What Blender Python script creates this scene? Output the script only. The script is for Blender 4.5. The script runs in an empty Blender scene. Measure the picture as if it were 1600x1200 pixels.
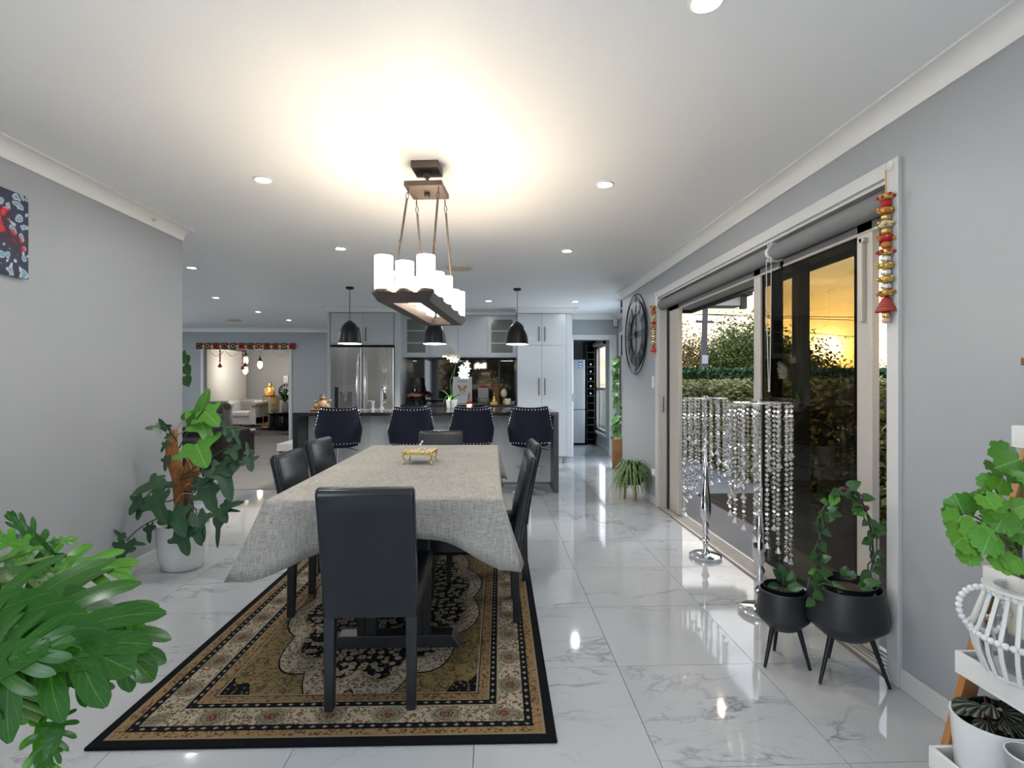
import bpy, math, random
from mathutils import Vector, Matrix
R = math.radians
PI = math.pi
random.seed(7)
SC = bpy.context.scene
COL = SC.collection

# ------------------------------------------------------------------ camera
CAMH, FPX, YAW = 1.215, 820.0, R(2.1)
cd = bpy.data.cameras.new('camera')
cam = bpy.data.objects.new('camera', cd)
COL.objects.link(cam)
cam.location = (0, 0, CAMH)
cam.rotation_euler = (R(90), 0, -YAW)
cd.sensor_width = 36.0
cd.lens = FPX / 1600 * 36
cd.clip_start = 0.02
cd.clip_end = 500
SC.camera = cam

# ------------------------------------------------------------------ view
SC.view_settings.view_transform = 'Standard'
SC.view_settings.look = 'None'
SC.view_settings.gamma = 1
SC.view_settings.use_curve_mapping = False
SC.view_settings.exposure = 0.72
SC.cycles.adaptive_threshold = 0.025
SC.cycles.max_bounces = 8
SC.cycles.diffuse_bounces = 3
SC.cycles.glossy_bounces = 3
SC.cycles.transmission_bounces = 6
SC.cycles.transparent_max_bounces = 12
SC.cycles.sample_clamp_indirect = 6
SC.cycles.caustics_reflective = False
SC.cycles.caustics_refractive = False

DOWN_W = 4.0        # watts of one ceiling downlight
CANDLE_E = 17.0      # emission of the chandelier shades
SKY_E = 2.3

# ------------------------------------------------------------------ sky
SUN_AZ, SUN_EL = R(33.0), R(3.3)
SUN_DIR = Vector((math.sin(SUN_AZ) * math.cos(SUN_EL), math.cos(SUN_AZ) * math.cos(SUN_EL), math.sin(SUN_EL)))


class NT:
    """small helper to write node trees"""
    def __init__(s, nt):
        s.nt = nt
        nt.nodes.clear()

    def n(s, t, **kw):
        nd = s.nt.nodes.new(t)
        for k, v in kw.items():
            if k.startswith('i_'):
                key = k[2:]
                key = int(key) if key.isdigit() else key.replace('_', ' ')
                sock = nd.inputs[key]
                if isinstance(v, bpy.types.NodeSocket):
                    s.nt.links.new(v, sock)
                else:
                    sock.default_value = v
            else:
                setattr(nd, k, v)
        return nd

    def link(s, a, b):
        s.nt.links.new(a, b)

    def m(s, op, a, b=None, c=None, clamp=False):
        nd = s.nt.nodes.new('ShaderNodeMath')
        nd.operation = op
        nd.use_clamp = clamp
        for i, v in enumerate((a, b, c)):
            if v is None:
                continue
            if isinstance(v, bpy.types.NodeSocket):
                s.nt.links.new(v, nd.inputs[i])
            else:
                nd.inputs[i].default_value = v
        return nd.outputs[0]

    def mix(s, f, a, b, mode='MIX'):
        nd = s.nt.nodes.new('ShaderNodeMix')
        nd.data_type = 'RGBA'
        nd.blend_type = mode
        for idx, v in ((0, f), (6, a), (7, b)):
            if isinstance(v, bpy.types.NodeSocket):
                s.nt.links.new(v, nd.inputs[idx])
            else:
                if idx != 0 and len(v) == 3:
                    v = (*v, 1)
                nd.inputs[idx].default_value = v
        return nd.outputs[2]

    def ramp(s, fac, stops, interp='LINEAR'):
        nd = s.nt.nodes.new('ShaderNodeValToRGB')
        cr = nd.color_ramp
        cr.interpolation = interp
        while len(cr.elements) < len(stops):
            cr.elements.new(0.5)
        for e, (p, c) in zip(cr.elements, stops):
            e.position = p
            e.color = (*c, 1) if len(c) == 3 else c
        s.nt.links.new(fac, nd.inputs[0])
        return nd.outputs[0]

    def xyz(s, vec):
        nd = s.nt.nodes.new('ShaderNodeSeparateXYZ')
        s.nt.links.new(vec, nd.inputs[0])
        return nd.outputs

    def noise(s, vec, scale, detail=2, rough=.5, dist=0.0):
        nd = s.n('ShaderNodeTexNoise', i_Scale=scale, i_Detail=detail, i_Roughness=rough, i_Distortion=dist)
        if vec is not None:
            s.link(vec, nd.inputs['Vector'])
        return nd.outputs['Fac']

    def mapping(s, vec, scale=(1, 1, 1), rot=(0, 0, 0), loc=(0, 0, 0)):
        nd = s.n('ShaderNodeMapping')
        s.link(vec, nd.inputs[0])
        nd.inputs[1].default_value = loc
        nd.inputs[2].default_value = rot
        nd.inputs[3].default_value = scale
        return nd.outputs[0]


wd = bpy.data.worlds.new('dusk_sky')
SC.world = wd
wd.use_nodes = True
t = NT(wd.node_tree)
tc = t.n('ShaderNodeTexCoord')
gx, gy, gz = t.xyz(tc.outputs['Generated'])
dot = t.n('ShaderNodeVectorMath', operation='DOT_PRODUCT')
t.link(tc.outputs['Generated'], dot.inputs[0])
dot.inputs[1].default_value = SUN_DIR
d = dot.outputs['Value']
el = t.m('MAXIMUM', gz, 0.0)
base = t.ramp(el, [(0.0, (1.05, .74, .42)), (.10, (1.0, .82, .58)), (.25, (.84, .86, .90)), (.55, (.58, .74, 1.05)), (1.0, (.42, .62, 1.05))])
# flattened cloud layer: project the direction on a plane overhead
inv = t.m('DIVIDE', 1.0, t.m('ADD', el, .06))
comb = t.n('ShaderNodeCombineXYZ')
t.link(t.m('MULTIPLY', gx, inv), comb.inputs[0])
t.link(t.m('MULTIPLY', gy, inv), comb.inputs[1])
cl = t.noise(t.mapping(comb.outputs[0], (.42, .42, 1), (0, 0, .6), (3.1, 1.7, 0)), 1.0, 6, .55, .4)
clm = t.ramp(t.m('ADD', cl, t.m('MULTIPLY', t.m('MINIMUM', el, .22), 1.4)), [(.38, (0, 0, 0)), (.56, (1, 1, 1))])
cloudy = t.mix(t.m('MULTIPLY', clm, .75), base, t.ramp(el, [(.05, (.50, .45, .36)), (.25, (.46, .45, .42)), (.6, (.52, .62, .80)), (1.0, (.44, .58, .88))]))
# layered stratus streaks
stk = t.noise(t.mapping(tc.outputs['Generated'], (2.2, 2.2, 15), (0, 0, 0), (.3, .8, .35)), 1.6, 5, .55, .5)
cloudy = t.mix(1.0, cloudy, t.ramp(stk, [(.36, (.42, .41, .42)), (.50, (.86, .85, .84)), (.62, (1.2, 1.18, 1.12))]), 'MULTIPLY')
# glow around the low sun
g1 = t.m('POWER', t.m('MAXIMUM', d, 0.0), 14.0)
g2 = t.m('POWER', t.m('MAXIMUM', d, 0.0), 260.0)
g3 = t.m('POWER', t.m('MAXIMUM', d, 0.0), 6000.0)
c1 = t.mix(1.0, cloudy, t.mix(g1, (0, 0, 0), (.22, .15, .05)), 'ADD')
c2 = t.mix(1.0, c1, t.mix(g2, (0, 0, 0), (2.0, 1.2, .3)), 'ADD')
c3 = t.mix(1.0, c2, t.mix(g3, (0, 0, 0), (22, 17, 9)), 'ADD')
bg = t.n('ShaderNodeBackground', i_Strength=SKY_E)
t.link(c3, bg.inputs[0])
out = t.n('ShaderNodeOutputWorld')
t.link(bg.outputs[0], out.inputs[0])

sd = bpy.data.lights.new('low_sun', 'SUN')
sd.energy = 0.9
sd.angle = R(3)
sd.color = (1, .72, .38)
so = bpy.data.objects.new('low_sun', sd)
so.rotation_euler = SUN_DIR.to_track_quat('Z', 'Y').to_euler()
so.location = (30, 50, 5)
COL.objects.link(so)

# area lamps boosting daylight at openings; both rear windows are invented for fill
for (lname, lloc, lrot, sx_, sy_, watt) in (('rear_right_fill_lamp', (1.62, -1.35, 1.2), (R(90), 0, R(90)), 1.9, 1.7, 33),
                                            ('rear_left_fill_lamp', (-2.31, -1.35, 1.2), (R(90), 0, R(-90)), 1.9, 1.7, 33),
                                            ('daylight_lounge_window', (-7.58, 7.3, 1.22), (R(90), 0, R(-90)), 4.0, 1.7, 36),
                                            ('daylight_entry_door', (2.14, 7.7, 1.1), (R(90), 0, R(90)), .9, 1.6, 19),
                                            ('daylight_scullery_window', (2.16, 10.1, 1.15), (R(90), 0, R(90)), 1.0, 1.5, 9)):
    ld = bpy.data.lights.new(lname, 'AREA')
    ld.shape = 'RECTANGLE'
    ld.size, ld.size_y = sx_, sy_
    ld.energy = watt
    ld.color = (.74, .87, 1.0)
    lo = bpy.data.objects.new(lname, ld)
    lo.location, lo.rotation_euler = lloc, lrot
    COL.objects.link(lo)


# ------------------------------------------------------------------ helpers
def at(px, py, Y):
    """world point seen at photo pixel (px, py) on the plane y = Y"""
    r = Vector((math.cos(YAW), -math.sin(YAW), 0))
    f = Vector((math.sin(YAW), math.cos(YAW), 0))
    dd = r * ((px - 800) / FPX) + Vector((0, 0, (600 - py) / FPX)) + f
    return Vector((0, 0, CAMH)) + dd * (Y / dd.y)


class MB:
    """collects geometry for ONE mesh object"""
    def __init__(s):
        s.v, s.f, s.uv = [], [], {}

    def add(s, vs, fs):
        o = len(s.v)
        s.v.extend([tuple(p) for p in vs])
        s.f.extend([tuple(i + o for i in q) for q in fs])
        return s

    def box(s, x0, x1, y0, y1, z0, z1, M=None):
        vs = [Vector(p) for p in ((x0, y0, z0), (x1, y0, z0), (x1, y1, z0), (x0, y1, z0), (x0, y0, z1), (x1, y0, z1), (x1, y1, z1), (x0, y1, z1))]
        if M is not None:
            vs = [M @ p for p in vs]
        return s.add(vs, [(3, 2, 1, 0), (4, 5, 6, 7), (0, 1, 5, 4), (1, 2, 6, 5), (2, 3, 7, 6), (3, 0, 4, 7)])

    def hexa(s, bottom, top):
        """8 corner solid: 4 bottom points, 4 top points, both counter-clockwise"""
        return s.add(list(bottom) + list(top), [(3, 2, 1, 0), (4, 5, 6, 7), (0, 1, 5, 4), (1, 2, 6, 5), (2, 3, 7, 6), (3, 0, 4, 7)])

    def lathe(s, prof, n=24, M=None, cap=True, sx=1, sy=1):
        vs, fs = [], []
        for (r, z) in prof:
            for k in range(n):
                a = 2 * PI * k / n
                vs.append(Vector((r * sx * math.cos(a), r * sy * math.sin(a), z)))
        for i in range(len(prof) - 1):
            for k in range(n):
                a, b = i * n + k, i * n + (k + 1) % n
                fs.append((a, b, b + n, a + n))
        if cap:
            if prof[0][0] > 1e-5:
                fs.append(tuple(range(n - 1, -1, -1)))
            if prof[-1][0] > 1e-5:
                o = (len(prof) - 1) * n
                fs.append(tuple(range(o, o + n)))
        if M is not None:
            vs = [M @ p for p in vs]
        return s.add(vs, fs)

    def tube(s, pts, r, n=8, cap=True, closed=False):
        pts = [Vector(p) for p in pts]
        m = len(pts)
        rr = r if isinstance(r, (list, tuple)) else [r] * m
        vs, fs = [], []
        prev = None
        for i, p in enumerate(pts):
            if closed:
                tg = pts[(i + 1) % m] - pts[i - 1]
            else:
                tg = pts[min(i + 1, m - 1)] - pts[max(i - 1, 0)]
            tg.normalize()
            if prev is None:
                a = Vector((0, 0, 1)) if abs(tg.z) < .9 else Vector((1, 0, 0))
                u = tg.cross(a).normalized()
            else:
                u = (prev - tg * prev.dot(tg)).normalized()
            prev = u
            w = tg.cross(u)
            for k in range(n):
                q = 2 * PI * k / n
                vs.append(p + (u * math.cos(q) + w * math.sin(q)) * rr[i])
        for i in range(m if closed else m - 1):
            for k in range(n):
                a, b = i * n + k, i * n + (k + 1) % n
                c, e = ((i + 1) % m) * n + (k + 1) % n, ((i + 1) % m) * n + k
                fs.append((a, b, c, e))
        if cap and not closed:
            fs.append(tuple(range(n - 1, -1, -1)))
            fs.append(tuple(range((m - 1) * n, m * n)))
        return s.add(vs, fs)

    def cyl(s, p0, p1, r0, r1=None, n=12):
        return s.tube([p0, p1], [r0, r0 if r1 is None else r1], n)

    def ball(s, c, r, n=10, m=6, sc=(1, 1, 1)):
        c = Vector(c)
        prof = [(max(math.sin(PI * i / m), 0) * r, -math.cos(PI * i / m) * r) for i in range(m + 1)]
        prof[0] = (r * .02, -r)
        prof[-1] = (r * .02, r)
        return s.lathe(prof, n, Matrix.Translation(c) @ Matrix.Diagonal((*sc, 1)))

    def prism(s, poly, z0, z1, M=None):
        n = len(poly)
        vs = [Vector((x, y, z0)) for x, y in poly] + [Vector((x, y, z1)) for x, y in poly]
        if M is not None:
            vs = [M @ p for p in vs]
        fs = [tuple(range(n - 1, -1, -1)), tuple(range(n, 2 * n))]
        fs += [(i, (i + 1) % n, n + (i + 1) % n, n + i) for i in range(n)]
        return s.add(vs, fs)

    def grid(s, fn, nu, nv, closed_u=False):
        vs = [fn(i / (nu if closed_u else nu - 1), j / (nv - 1)) for j in range(nv) for i in range(nu)]
        fs = []
        for j in range(nv - 1):
            for i in range(nu if closed_u else nu - 1):
                a, b = j * nu + i, j * nu + (i + 1) % nu
                fs.append((a, b, b + nu, a + nu))
        return s.add(vs, fs)

    def mesh(s, name, mat, smooth=None):
        me = bpy.data.meshes.new(name)
        me.from_pydata(s.v, [], s.f)
        if mat is not None:
            me.materials.append(mat)
        if smooth is not None:
            me.polygons.foreach_set('use_smooth', [True] * len(me.polygons))
            if smooth < 179:
                me.set_sharp_from_angle(angle=R(smooth))
        me.update()
        return me

    def build(s, name, mat, parent=None, smooth=None, bevel=0, loc=None, seg=2):
        o = bpy.data.objects.new(name, s.mesh(name, mat, smooth))
        COL.objects.link(o)
        if parent is not None:
            o.parent = parent
        if loc is not None:
            o.location = loc
        if bevel:
            md = o.modifiers.new('bevel', 'BEVEL')
            md.width = bevel
            md.segments = seg
            md.limit_method = 'ANGLE'
            md.angle_limit = R(40)
        return o


def tag(o, label=None, cat=None, group=None, kind=None):
    if label:
        o['label'] = label
    if cat:
        o['category'] = cat
    if group:
        o['group'] = group
    if kind:
        o['kind'] = kind
    return o


def thing(name, label, cat, loc=(0, 0, 0), rz=0, group=None, kind=None):
    o = bpy.data.objects.new(name, None)
    o.empty_display_size = .1
    COL.objects.link(o)
    o.location = loc
    o.rotation_euler = (0, 0, R(rz))
    return tag(o, label, cat, group, kind)


def struct(name, mb, mat, smooth=None, bevel=0, label=None):
    o = mb.build(name, mat, None, smooth, bevel)
    o['kind'] = 'structure'
    if label:
        o['label'] = label
    return o


def inst(me, name, parent, M=None):
    o = bpy.data.objects.new(name, me)
    COL.objects.link(o)
    o.parent = parent
    if M is not None:
        o.matrix_local = M
    return o


def dup(root, loc, rz=None, label=None, sc=None):
    r = root.copy()
    COL.objects.link(r)
    r.location = loc
    if rz is not None:
        r.rotation_euler = (0, 0, R(rz))
    if sc is not None:
        r.scale = sc
    if label:
        r['label'] = label
    for ch in list(root.children):
        c = ch.copy()
        COL.objects.link(c)
        c.parent = r
        for g in list(ch.children):
            q = g.copy()
            COL.objects.link(q)
            q.parent = c
    return r


def area_lamp(parent, loc, power, size, color=(1, .95, .88), rot=(0, 0, 0), spread=None, shape='DISK'):
    l = bpy.data.lights.new('lamp', 'AREA')
    l.shape = shape
    l.size = size
    l.energy = power
    l.color = color
    if spread:
        l.spread = spread
    o = bpy.data.objects.new('lamp', l)
    COL.objects.link(o)
    o.parent = parent
    o.location = loc
    o.rotation_euler = rot
    return o


def point_lamp(parent, loc, power, r, color):
    l = bpy.data.lights.new('lamp', 'POINT')
    l.energy = power
    l.shadow_soft_size = r
    l.color = color
    o = bpy.data.objects.new('lamp', l)
    COL.objects.link(o)
    o.parent = parent
    o.location = loc
    return o

# ------------------------------------------------------------------ materials
def mat(name, col, rough=.5, metal=0, spec=.5, **kw):
    m = bpy.data.materials.new(name)
    m.use_nodes = True
    b = m.node_tree.nodes['Principled BSDF']
    b.inputs['Base Color'].default_value = (*col, 1)
    b.inputs['Roughness'].default_value = rough
    b.inputs['Metallic'].default_value = metal
    b.inputs['Specular IOR Level'].default_value = spec
    for k, v in kw.items():
        b.inputs[k.replace('_', ' ')].default_value = v
    return m


def nmat(name, fn, rough=.5, metal=0, spec=.5, **kw):
    """principled material whose colour (and bump) come from fn(NT, coords) -> colour, rough, bump"""
    m = bpy.data.materials.new(name)
    m.use_nodes = True
    t = NT(m.node_tree)
    b = t.n('ShaderNodeBsdfPrincipled')
    o = t.n('ShaderNodeOutputMaterial')
    t.link(b.outputs[0], o.inputs[0])
    b.inputs['Roughness'].default_value = rough
    b.inputs['Metallic'].default_value = metal
    b.inputs['Specular IOR Level'].default_value = spec
    for k, v in kw.items():
        b.inputs[k.replace('_', ' ')].default_value = v
    tc = t.n('ShaderNodeTexCoord')
    res = fn(t, tc)
    col, rg, bump = (list(res) + [None, None])[:3] if isinstance(res, (tuple, list)) else (res, None, None)
    if col is not None:
        t.link(col, b.inputs['Base Color'])
    if rg is not None:
        t.link(rg, b.inputs['Roughness'])
    if bump is not None:
        h, strength, dist = bump
        bn = t.n('ShaderNodeBump', i_Strength=strength, i_Distance=dist)
        t.link(h, bn.inputs['Height'])
        t.link(bn.outputs[0], b.inputs['Normal'])
    return m


def emis(name, col, e):
    m = mat(name, col, .4)
    b = m.node_tree.nodes['Principled BSDF']
    b.inputs['Emission Color'].default_value = (*col, 1)
    b.inputs['Emission Strength'].default_value = e
    return m


def glass(name, tint, refl=1.0, rough=0.0, fr_ior=1.45):
    """thin pane: tinted straight transmission plus a mirror reflection"""
    m = bpy.data.materials.new(name)
    m.use_nodes = True
    t = NT(m.node_tree)
    tr = t.n('ShaderNodeBsdfTransparent')
    tr.inputs[0].default_value = (*tint, 1)
    gl = t.n('ShaderNodeBsdfGlossy')
    gl.inputs['Roughness'].default_value = rough
    gl.inputs[0].default_value = (refl, refl, refl, 1)
    geo = t.n('ShaderNodeNewGeometry')
    dt = t.n('ShaderNodeVectorMath', operation='DOT_PRODUCT')
    t.link(geo.outputs['Normal'], dt.inputs[0])
    t.link(geo.outputs['Incoming'], dt.inputs[1])
    ic = t.m('SUBTRACT', 1.0, t.m('ABSOLUTE', dt.outputs['Value']), clamp=True)
    fr = t.m('ADD', .04, t.m('MULTIPLY', t.m('POWER', ic, 5.0), .8))
    mx = t.n('ShaderNodeMixShader')
    t.link(fr, mx.inputs[0])
    t.link(tr.outputs[0], mx.inputs[1])
    t.link(gl.outputs[0], mx.inputs[2])
    o = t.n('ShaderNodeOutputMaterial')
    t.link(mx.outputs[0], o.inputs[0])
    return m


def fn_plaster(c):
    def fn(t, tc):
        n = t.noise(tc.outputs['Object'], 260, 2)
        return t.mix(t.noise(tc.outputs['Object'], 1.3, 3), tuple(x * .97 for x in c), c), None, (n, .05, .002)
    return fn


M_WALL = nmat('wall_paint', fn_plaster((.365, .382, .40)), .42, spec=.4)
M_CEIL = nmat('ceiling_paint', fn_plaster((.90, .90, .90)), .55, spec=.3)
M_TRIM = mat('trim_paint', (.62, .615, .60), .35)
M_CORNICE = mat('cornice_paint', (.80, .785, .76), .5)


def fn_marble(t, tc):
    oi = t.n('ShaderNodeObjectInfo')
    geo = t.n('ShaderNodeNewGeometry')
    off = t.n('ShaderNodeVectorMath', operation='SCALE')
    cb = t.n('ShaderNodeCombineXYZ')
    t.link(oi.outputs['Random'], cb.inputs[0])
    t.link(t.m('MULTIPLY', oi.outputs['Random'], 1.7), cb.inputs[1])
    t.link(cb.outputs[0], off.inputs[0])
    off.inputs['Scale'].default_value = 9.0
    ad = t.n('ShaderNodeVectorMath', operation='ADD')
    t.link(geo.outputs['Position'], ad.inputs[0])
    t.link(off.outputs[0], ad.inputs[1])
    p = ad.outputs[0]
    pr = t.mapping(p, (1, 2.2, 1), (0, 0, R(32)))
    w = t.noise(pr, 1.15, 5, .62, .6)
    v1 = t.m('ABSOLUTE', t.m('SUBTRACT', w, .5))
    m1 = t.ramp(v1, [(0, (1, 1, 1)), (.006, (.5, .5, .5)), (.020, (0, 0, 0))])
    br = t.ramp(t.noise(p, 1.7, 2), [(.47, (0, 0, 0)), (.66, (1, 1, 1))])
    w2 = t.noise(pr, 2.6, 4, .6, .8)
    m2 = t.ramp(t.m('ABSOLUTE', t.m('SUBTRACT', w2, .47)), [(0, (1, 1, 1)), (.012, (0, 0, 0))])
    a = t.m('MULTIPLY', m1, br)
    b = t.m('MULTIPLY', t.m('MULTIPLY', m2, br), .35)
    f = t.m('MINIMUM', t.m('ADD', a, b), .8)
    cl = t.mix(t.noise(p, 2.2, 3), (.49, .50, .51), (.425, .438, .45))
    return t.mix(f, cl, (.15, .165, .19))


M_MARBLE = nmat('polished_marble_tile', fn_marble, .055, spec=.62)
M_GROUT = mat('grout', (.16, .155, .15), .8)
M_CARPET = nmat('beige_carpet', lambda t, tc: (t.mix(t.noise(tc.outputs['Object'], 3.5, 5), (.33, .30, .265), (.47, .43, .39)), None, (t.noise(tc.outputs['Object'], 240, 2), .6, .01)), .95, spec=.1)
M_LEATHER = nmat('black_leather', lambda t, tc: (t.mix(t.noise(tc.outputs['Object'], 4, 2), (.010, .012, .016), (.013, .016, .020)), t.m('ADD', .22, t.m('MULTIPLY', t.noise(tc.outputs['Object'], 5, 2), .08))), .26, spec=.45)
M_BLACKWOOD = mat('black_stained_wood', (.012, .014, .017), .38)


def fn_linen(t, tc):
    o = tc.outputs['Object']
    n1 = t.noise(t.mapping(o, (430, 22, 22)), 1.0, 2, .6)
    n2 = t.noise(t.mapping(o, (22, 430, 430)), 1.0, 2, .6)
    n3 = t.noise(o, 4, 3)
    w = t.m('ADD', t.m('ADD', t.m('MULTIPLY', n1, .46), t.m('MULTIPLY', n2, .44)), t.m('MULTIPLY', n3, .12))
    return t.ramp(w, [(.36, (.18, .17, .155)), (.52, (.345, .33, .305)), (.68, (.50, .48, .445))]), None, (w, .35, .003)


M_LINEN = nmat('oatmeal_linen', fn_linen, .9, spec=.15)


def fn_stone(t, tc):
    n = t.noise(tc.outputs['Object'], 90, 2)
    return t.mix(n, (.010, .011, .013), (.028, .029, .032))


M_STONE = nmat('black_polished_stone', fn_stone, .09, spec=.6)
M_STONE_EDGE = nmat('slate_grey_stone', lambda t, tc: t.mix(t.noise(t.mapping(tc.outputs['Object'], (30, 30, 3)), 2, 3), (.05, .06, .07), (.10, .115, .125)), .3)
M_CAB = mat('white_lacquer_cabinet', (.50, .53, .56), .28)
M_CABGAP = mat('cabinet_carcass_shadow_gap', (.05, .05, .055), .7)
M_ISLAND = mat('pale_island_panel', (.80, .86, .90), .35)


def fn_brushed(a, b):
    def fn(t, tc):
        n = t.noise(t.mapping(tc.outputs['Object'], (9, 9, .35)), 1.0, 4)
        return t.mix(n, a, b), t.m('ADD', .18, t.m('MULTIPLY', n, .16))
    return fn


M_STEEL = nmat('brushed_steel', fn_brushed((.44, .43, .41), (.62, .60, .57)), .25, 1.0)
M_CHROME = mat('chrome', (.82, .82, .84), .07, 1.0)
M_BLACKMETAL = mat('black_metal', (.014, .014, .016), .35, .3)
M_GREYMETAL = mat('dark_grey_metal', (.035, .038, .042), .42, .4)
M_BRASS = mat('brass', (.80, .55, .20), .2, 1.0)
M_BRONZE = nmat('antique_bronze', lambda t, tc: t.mix(t.noise(tc.outputs['Object'], 14, 3), (.055, .043, .036), (.115, .092, .078)), .45, .5)
M_COPPER = mat('copper', (.75, .34, .18), .2, 1.0)
M_VELVET = nmat('navy_velvet', lambda t, tc: (t.mix(t.noise(tc.outputs['Object'], 7, 4), (.008, .010, .020), (.020, .022, .045)), None, (t.noise(tc.outputs['Object'], 300, 2), .2, .003)), .75, spec=.2, Sheen_Weight=.22, Sheen_Roughness=.35, Sheen_Tint=(.25, .25, .5, 1))
M_NAIL = mat('nailhead_chrome', (.9, .9, .92), .12, 1.0)
M_TINT = glass('tinted_pane', (.44, .40, .295), .8)
M_CLEAR = glass('clear_pane', (.97, .98, .98), .9)
M_FROST = mat('frosted_cabinet_glass', (.13, .15, .13), .18, 0, .5)
M_ALU = mat('silver_beige_aluminium', (.56, .52, .47), .42, .25)
M_RUBBER = mat('black_rubber', (.012, .012, .012), .7)
M_BLIND = nmat('grey_blind_fabric', lambda t, tc: t.mix(t.noise(tc.outputs['Object'], 160, 2), (.15, .15, .155), (.24, .24, .245)), .8)
M_BLACKGLASS = mat('black_back_painted_glass', (.012, .011, .012), .03, 0, .6)
M_WHITECER = mat('white_ceramic', (.78, .79, .80), .22)
M_WHITEPAINT = mat('white_painted_wood', (.76, .755, .74), .4)
M_PLASTICW = mat('white_plastic', (.78, .78, .76), .35)


def fn_wood(a, b, sc=(1, 1, 1)):
    def fn(t, tc):
        n = t.noise(t.mapping(tc.outputs['Object'], sc), 6, 4, .6, .4)
        return t.mix(n, a, b)
    return fn


M_OAK = nmat('honey_wood', fn_wood((.33, .13, .035), (.50, .235, .075), (6, 6, .7)), .4)
M_DECK = nmat('dark_wet_decking', fn_wood((.035, .024, .022), (.085, .06, .055), (10, .6, 10)), .22, spec=.7)
M_CONC = nmat('grey_concrete', lambda t, tc: t.mix(t.noise(tc.outputs['Object'], 3, 5), (.20, .205, .21), (.28, .285, .29)), .7)
M_GRASS = nmat('lawn_green', lambda t, tc: t.mix(t.noise(tc.outputs['Object'], 2, 5), (.06, .075, .035), (.10, .115, .055)), .9)
M_SOFFIT = mat('grey_soffit', (.42, .43, .44), .7)
M_FASCIA = mat('charcoal_fascia', (.035, .034, .036), .6)
M_SOIL = nmat('potting_soil', lambda t, tc: (t.mix(t.noise(tc.outputs['Object'], 60, 3), (.02, .013, .009), (.10, .06, .04)), None, (t.noise(tc.outputs['Object'], 60, 3), .8, .02)), .95)
M_COIR = nmat('orange_coir', lambda t, tc: (t.mix(t.noise(t.mapping(tc.outputs['Object'], (60, 60, 14)), 1.5, 4), (.22, .075, .02), (.62, .27, .09)), None, (t.noise(t.mapping(tc.outputs['Object'], (90, 90, 20)), 1.5, 3), 1.0, .02)), .95)
M_BARK = nmat('grey_brown_bark', lambda t, tc: (t.mix(t.noise(t.mapping(tc.outputs['Object'], (20, 20, 5)), 2, 4), (.06, .045, .032), (.18, .14, .105)), None, (t.noise(tc.outputs['Object'], 30, 3), .8, .02)), .9)
M_STEM = mat('green_stem', (.10, .20, .04), .5)
M_STEMDK = mat('dark_green_stem', (.035, .08, .03), .5)
M_WICKER = nmat('brown_wicker', lambda t, tc: (t.mix(t.noise(t.mapping(tc.outputs['Object'], (4, 4, 60)), 2, 2), (.10, .04, .012), (.34, .16, .055)), None, (t.noise(t.mapping(tc.outputs['Object'], (4, 4, 60)), 2, 2), .8, .01)), .7)
M_CRYSTAL = mat('faceted_crystal', (.92, .90, .88), .06, 0, 1.0, Transmission_Weight=.0, Metallic=.55) if False else mat('faceted_crystal', (.90, .88, .86), .10, .8, .8)


def leafmat(name, a, b, rough=.32, vein=None, veinw=.016, spec=.5):
    def fn(t, tc):
        u, v, _ = t.xyz(tc.outputs['UV'])
        n = t.noise(tc.outputs['Object'], 5, 2)
        c = t.mix(n, a, b)
        if vein is not None:
            au = t.m('ABSOLUTE', u)
            mid = t.m('LESS_THAN', au, veinw)
            sidew = t.m('FRACT', t.m('MULTIPLY', t.m('SUBTRACT', v, t.m('MULTIPLY', au, .55)), 7.0))
            side = t.m('MULTIPLY', t.m('LESS_THAN', sidew, .09), .45)
            f = t.m('MAXIMUM', t.m('MULTIPLY', mid, .9), side)
            c = t.mix(f, c, vein)
        return c
    return nmat(name, fn, rough, spec=spec, Subsurface_Weight=0.0)


M_LEAF_FG = leafmat('glossy_mid_green_leaf', (.008, .060, .004), (.026, .115, .008), .27, (.07, .17, .025), .02, .32)
M_LEAF_FG2 = leafmat('bright_young_leaf', (.03, .14, .004), (.065, .24, .010), .32, (.14, .30, .04), .02, .32)
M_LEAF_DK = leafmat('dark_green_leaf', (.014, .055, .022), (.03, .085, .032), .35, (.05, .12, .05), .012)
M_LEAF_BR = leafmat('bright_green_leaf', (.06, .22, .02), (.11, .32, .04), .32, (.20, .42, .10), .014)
M_LEAF_GER = leafmat('geranium_green_leaf', (.07, .22, .012), (.13, .33, .03), .5, (.2, .42, .08), .012)
M_LEAF_HOY = leafmat('waxy_deep_green_leaf', (.016, .06, .016), (.05, .14, .03), .3, (.09, .18, .06), .012)
M_LEAF_ORCH = leafmat('orchid_green_leaf', (.03, .13, .02), (.06, .2, .035), .35)


def fn_pep(t, tc):
    u, v, _ = t.xyz(tc.outputs['UV'])
    ang = t.m('ARCTAN2', u, t.m('ADD', v, .02))
    st = t.m('ABSOLUTE', t.m('SINE', t.m('MULTIPLY', ang, 8.0)))
    c = t.mix(t.m('POWER', st, 2.0), (.012, .014, .010), (.12, .135, .09))
    return c, None, (st, .8, .02)


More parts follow.
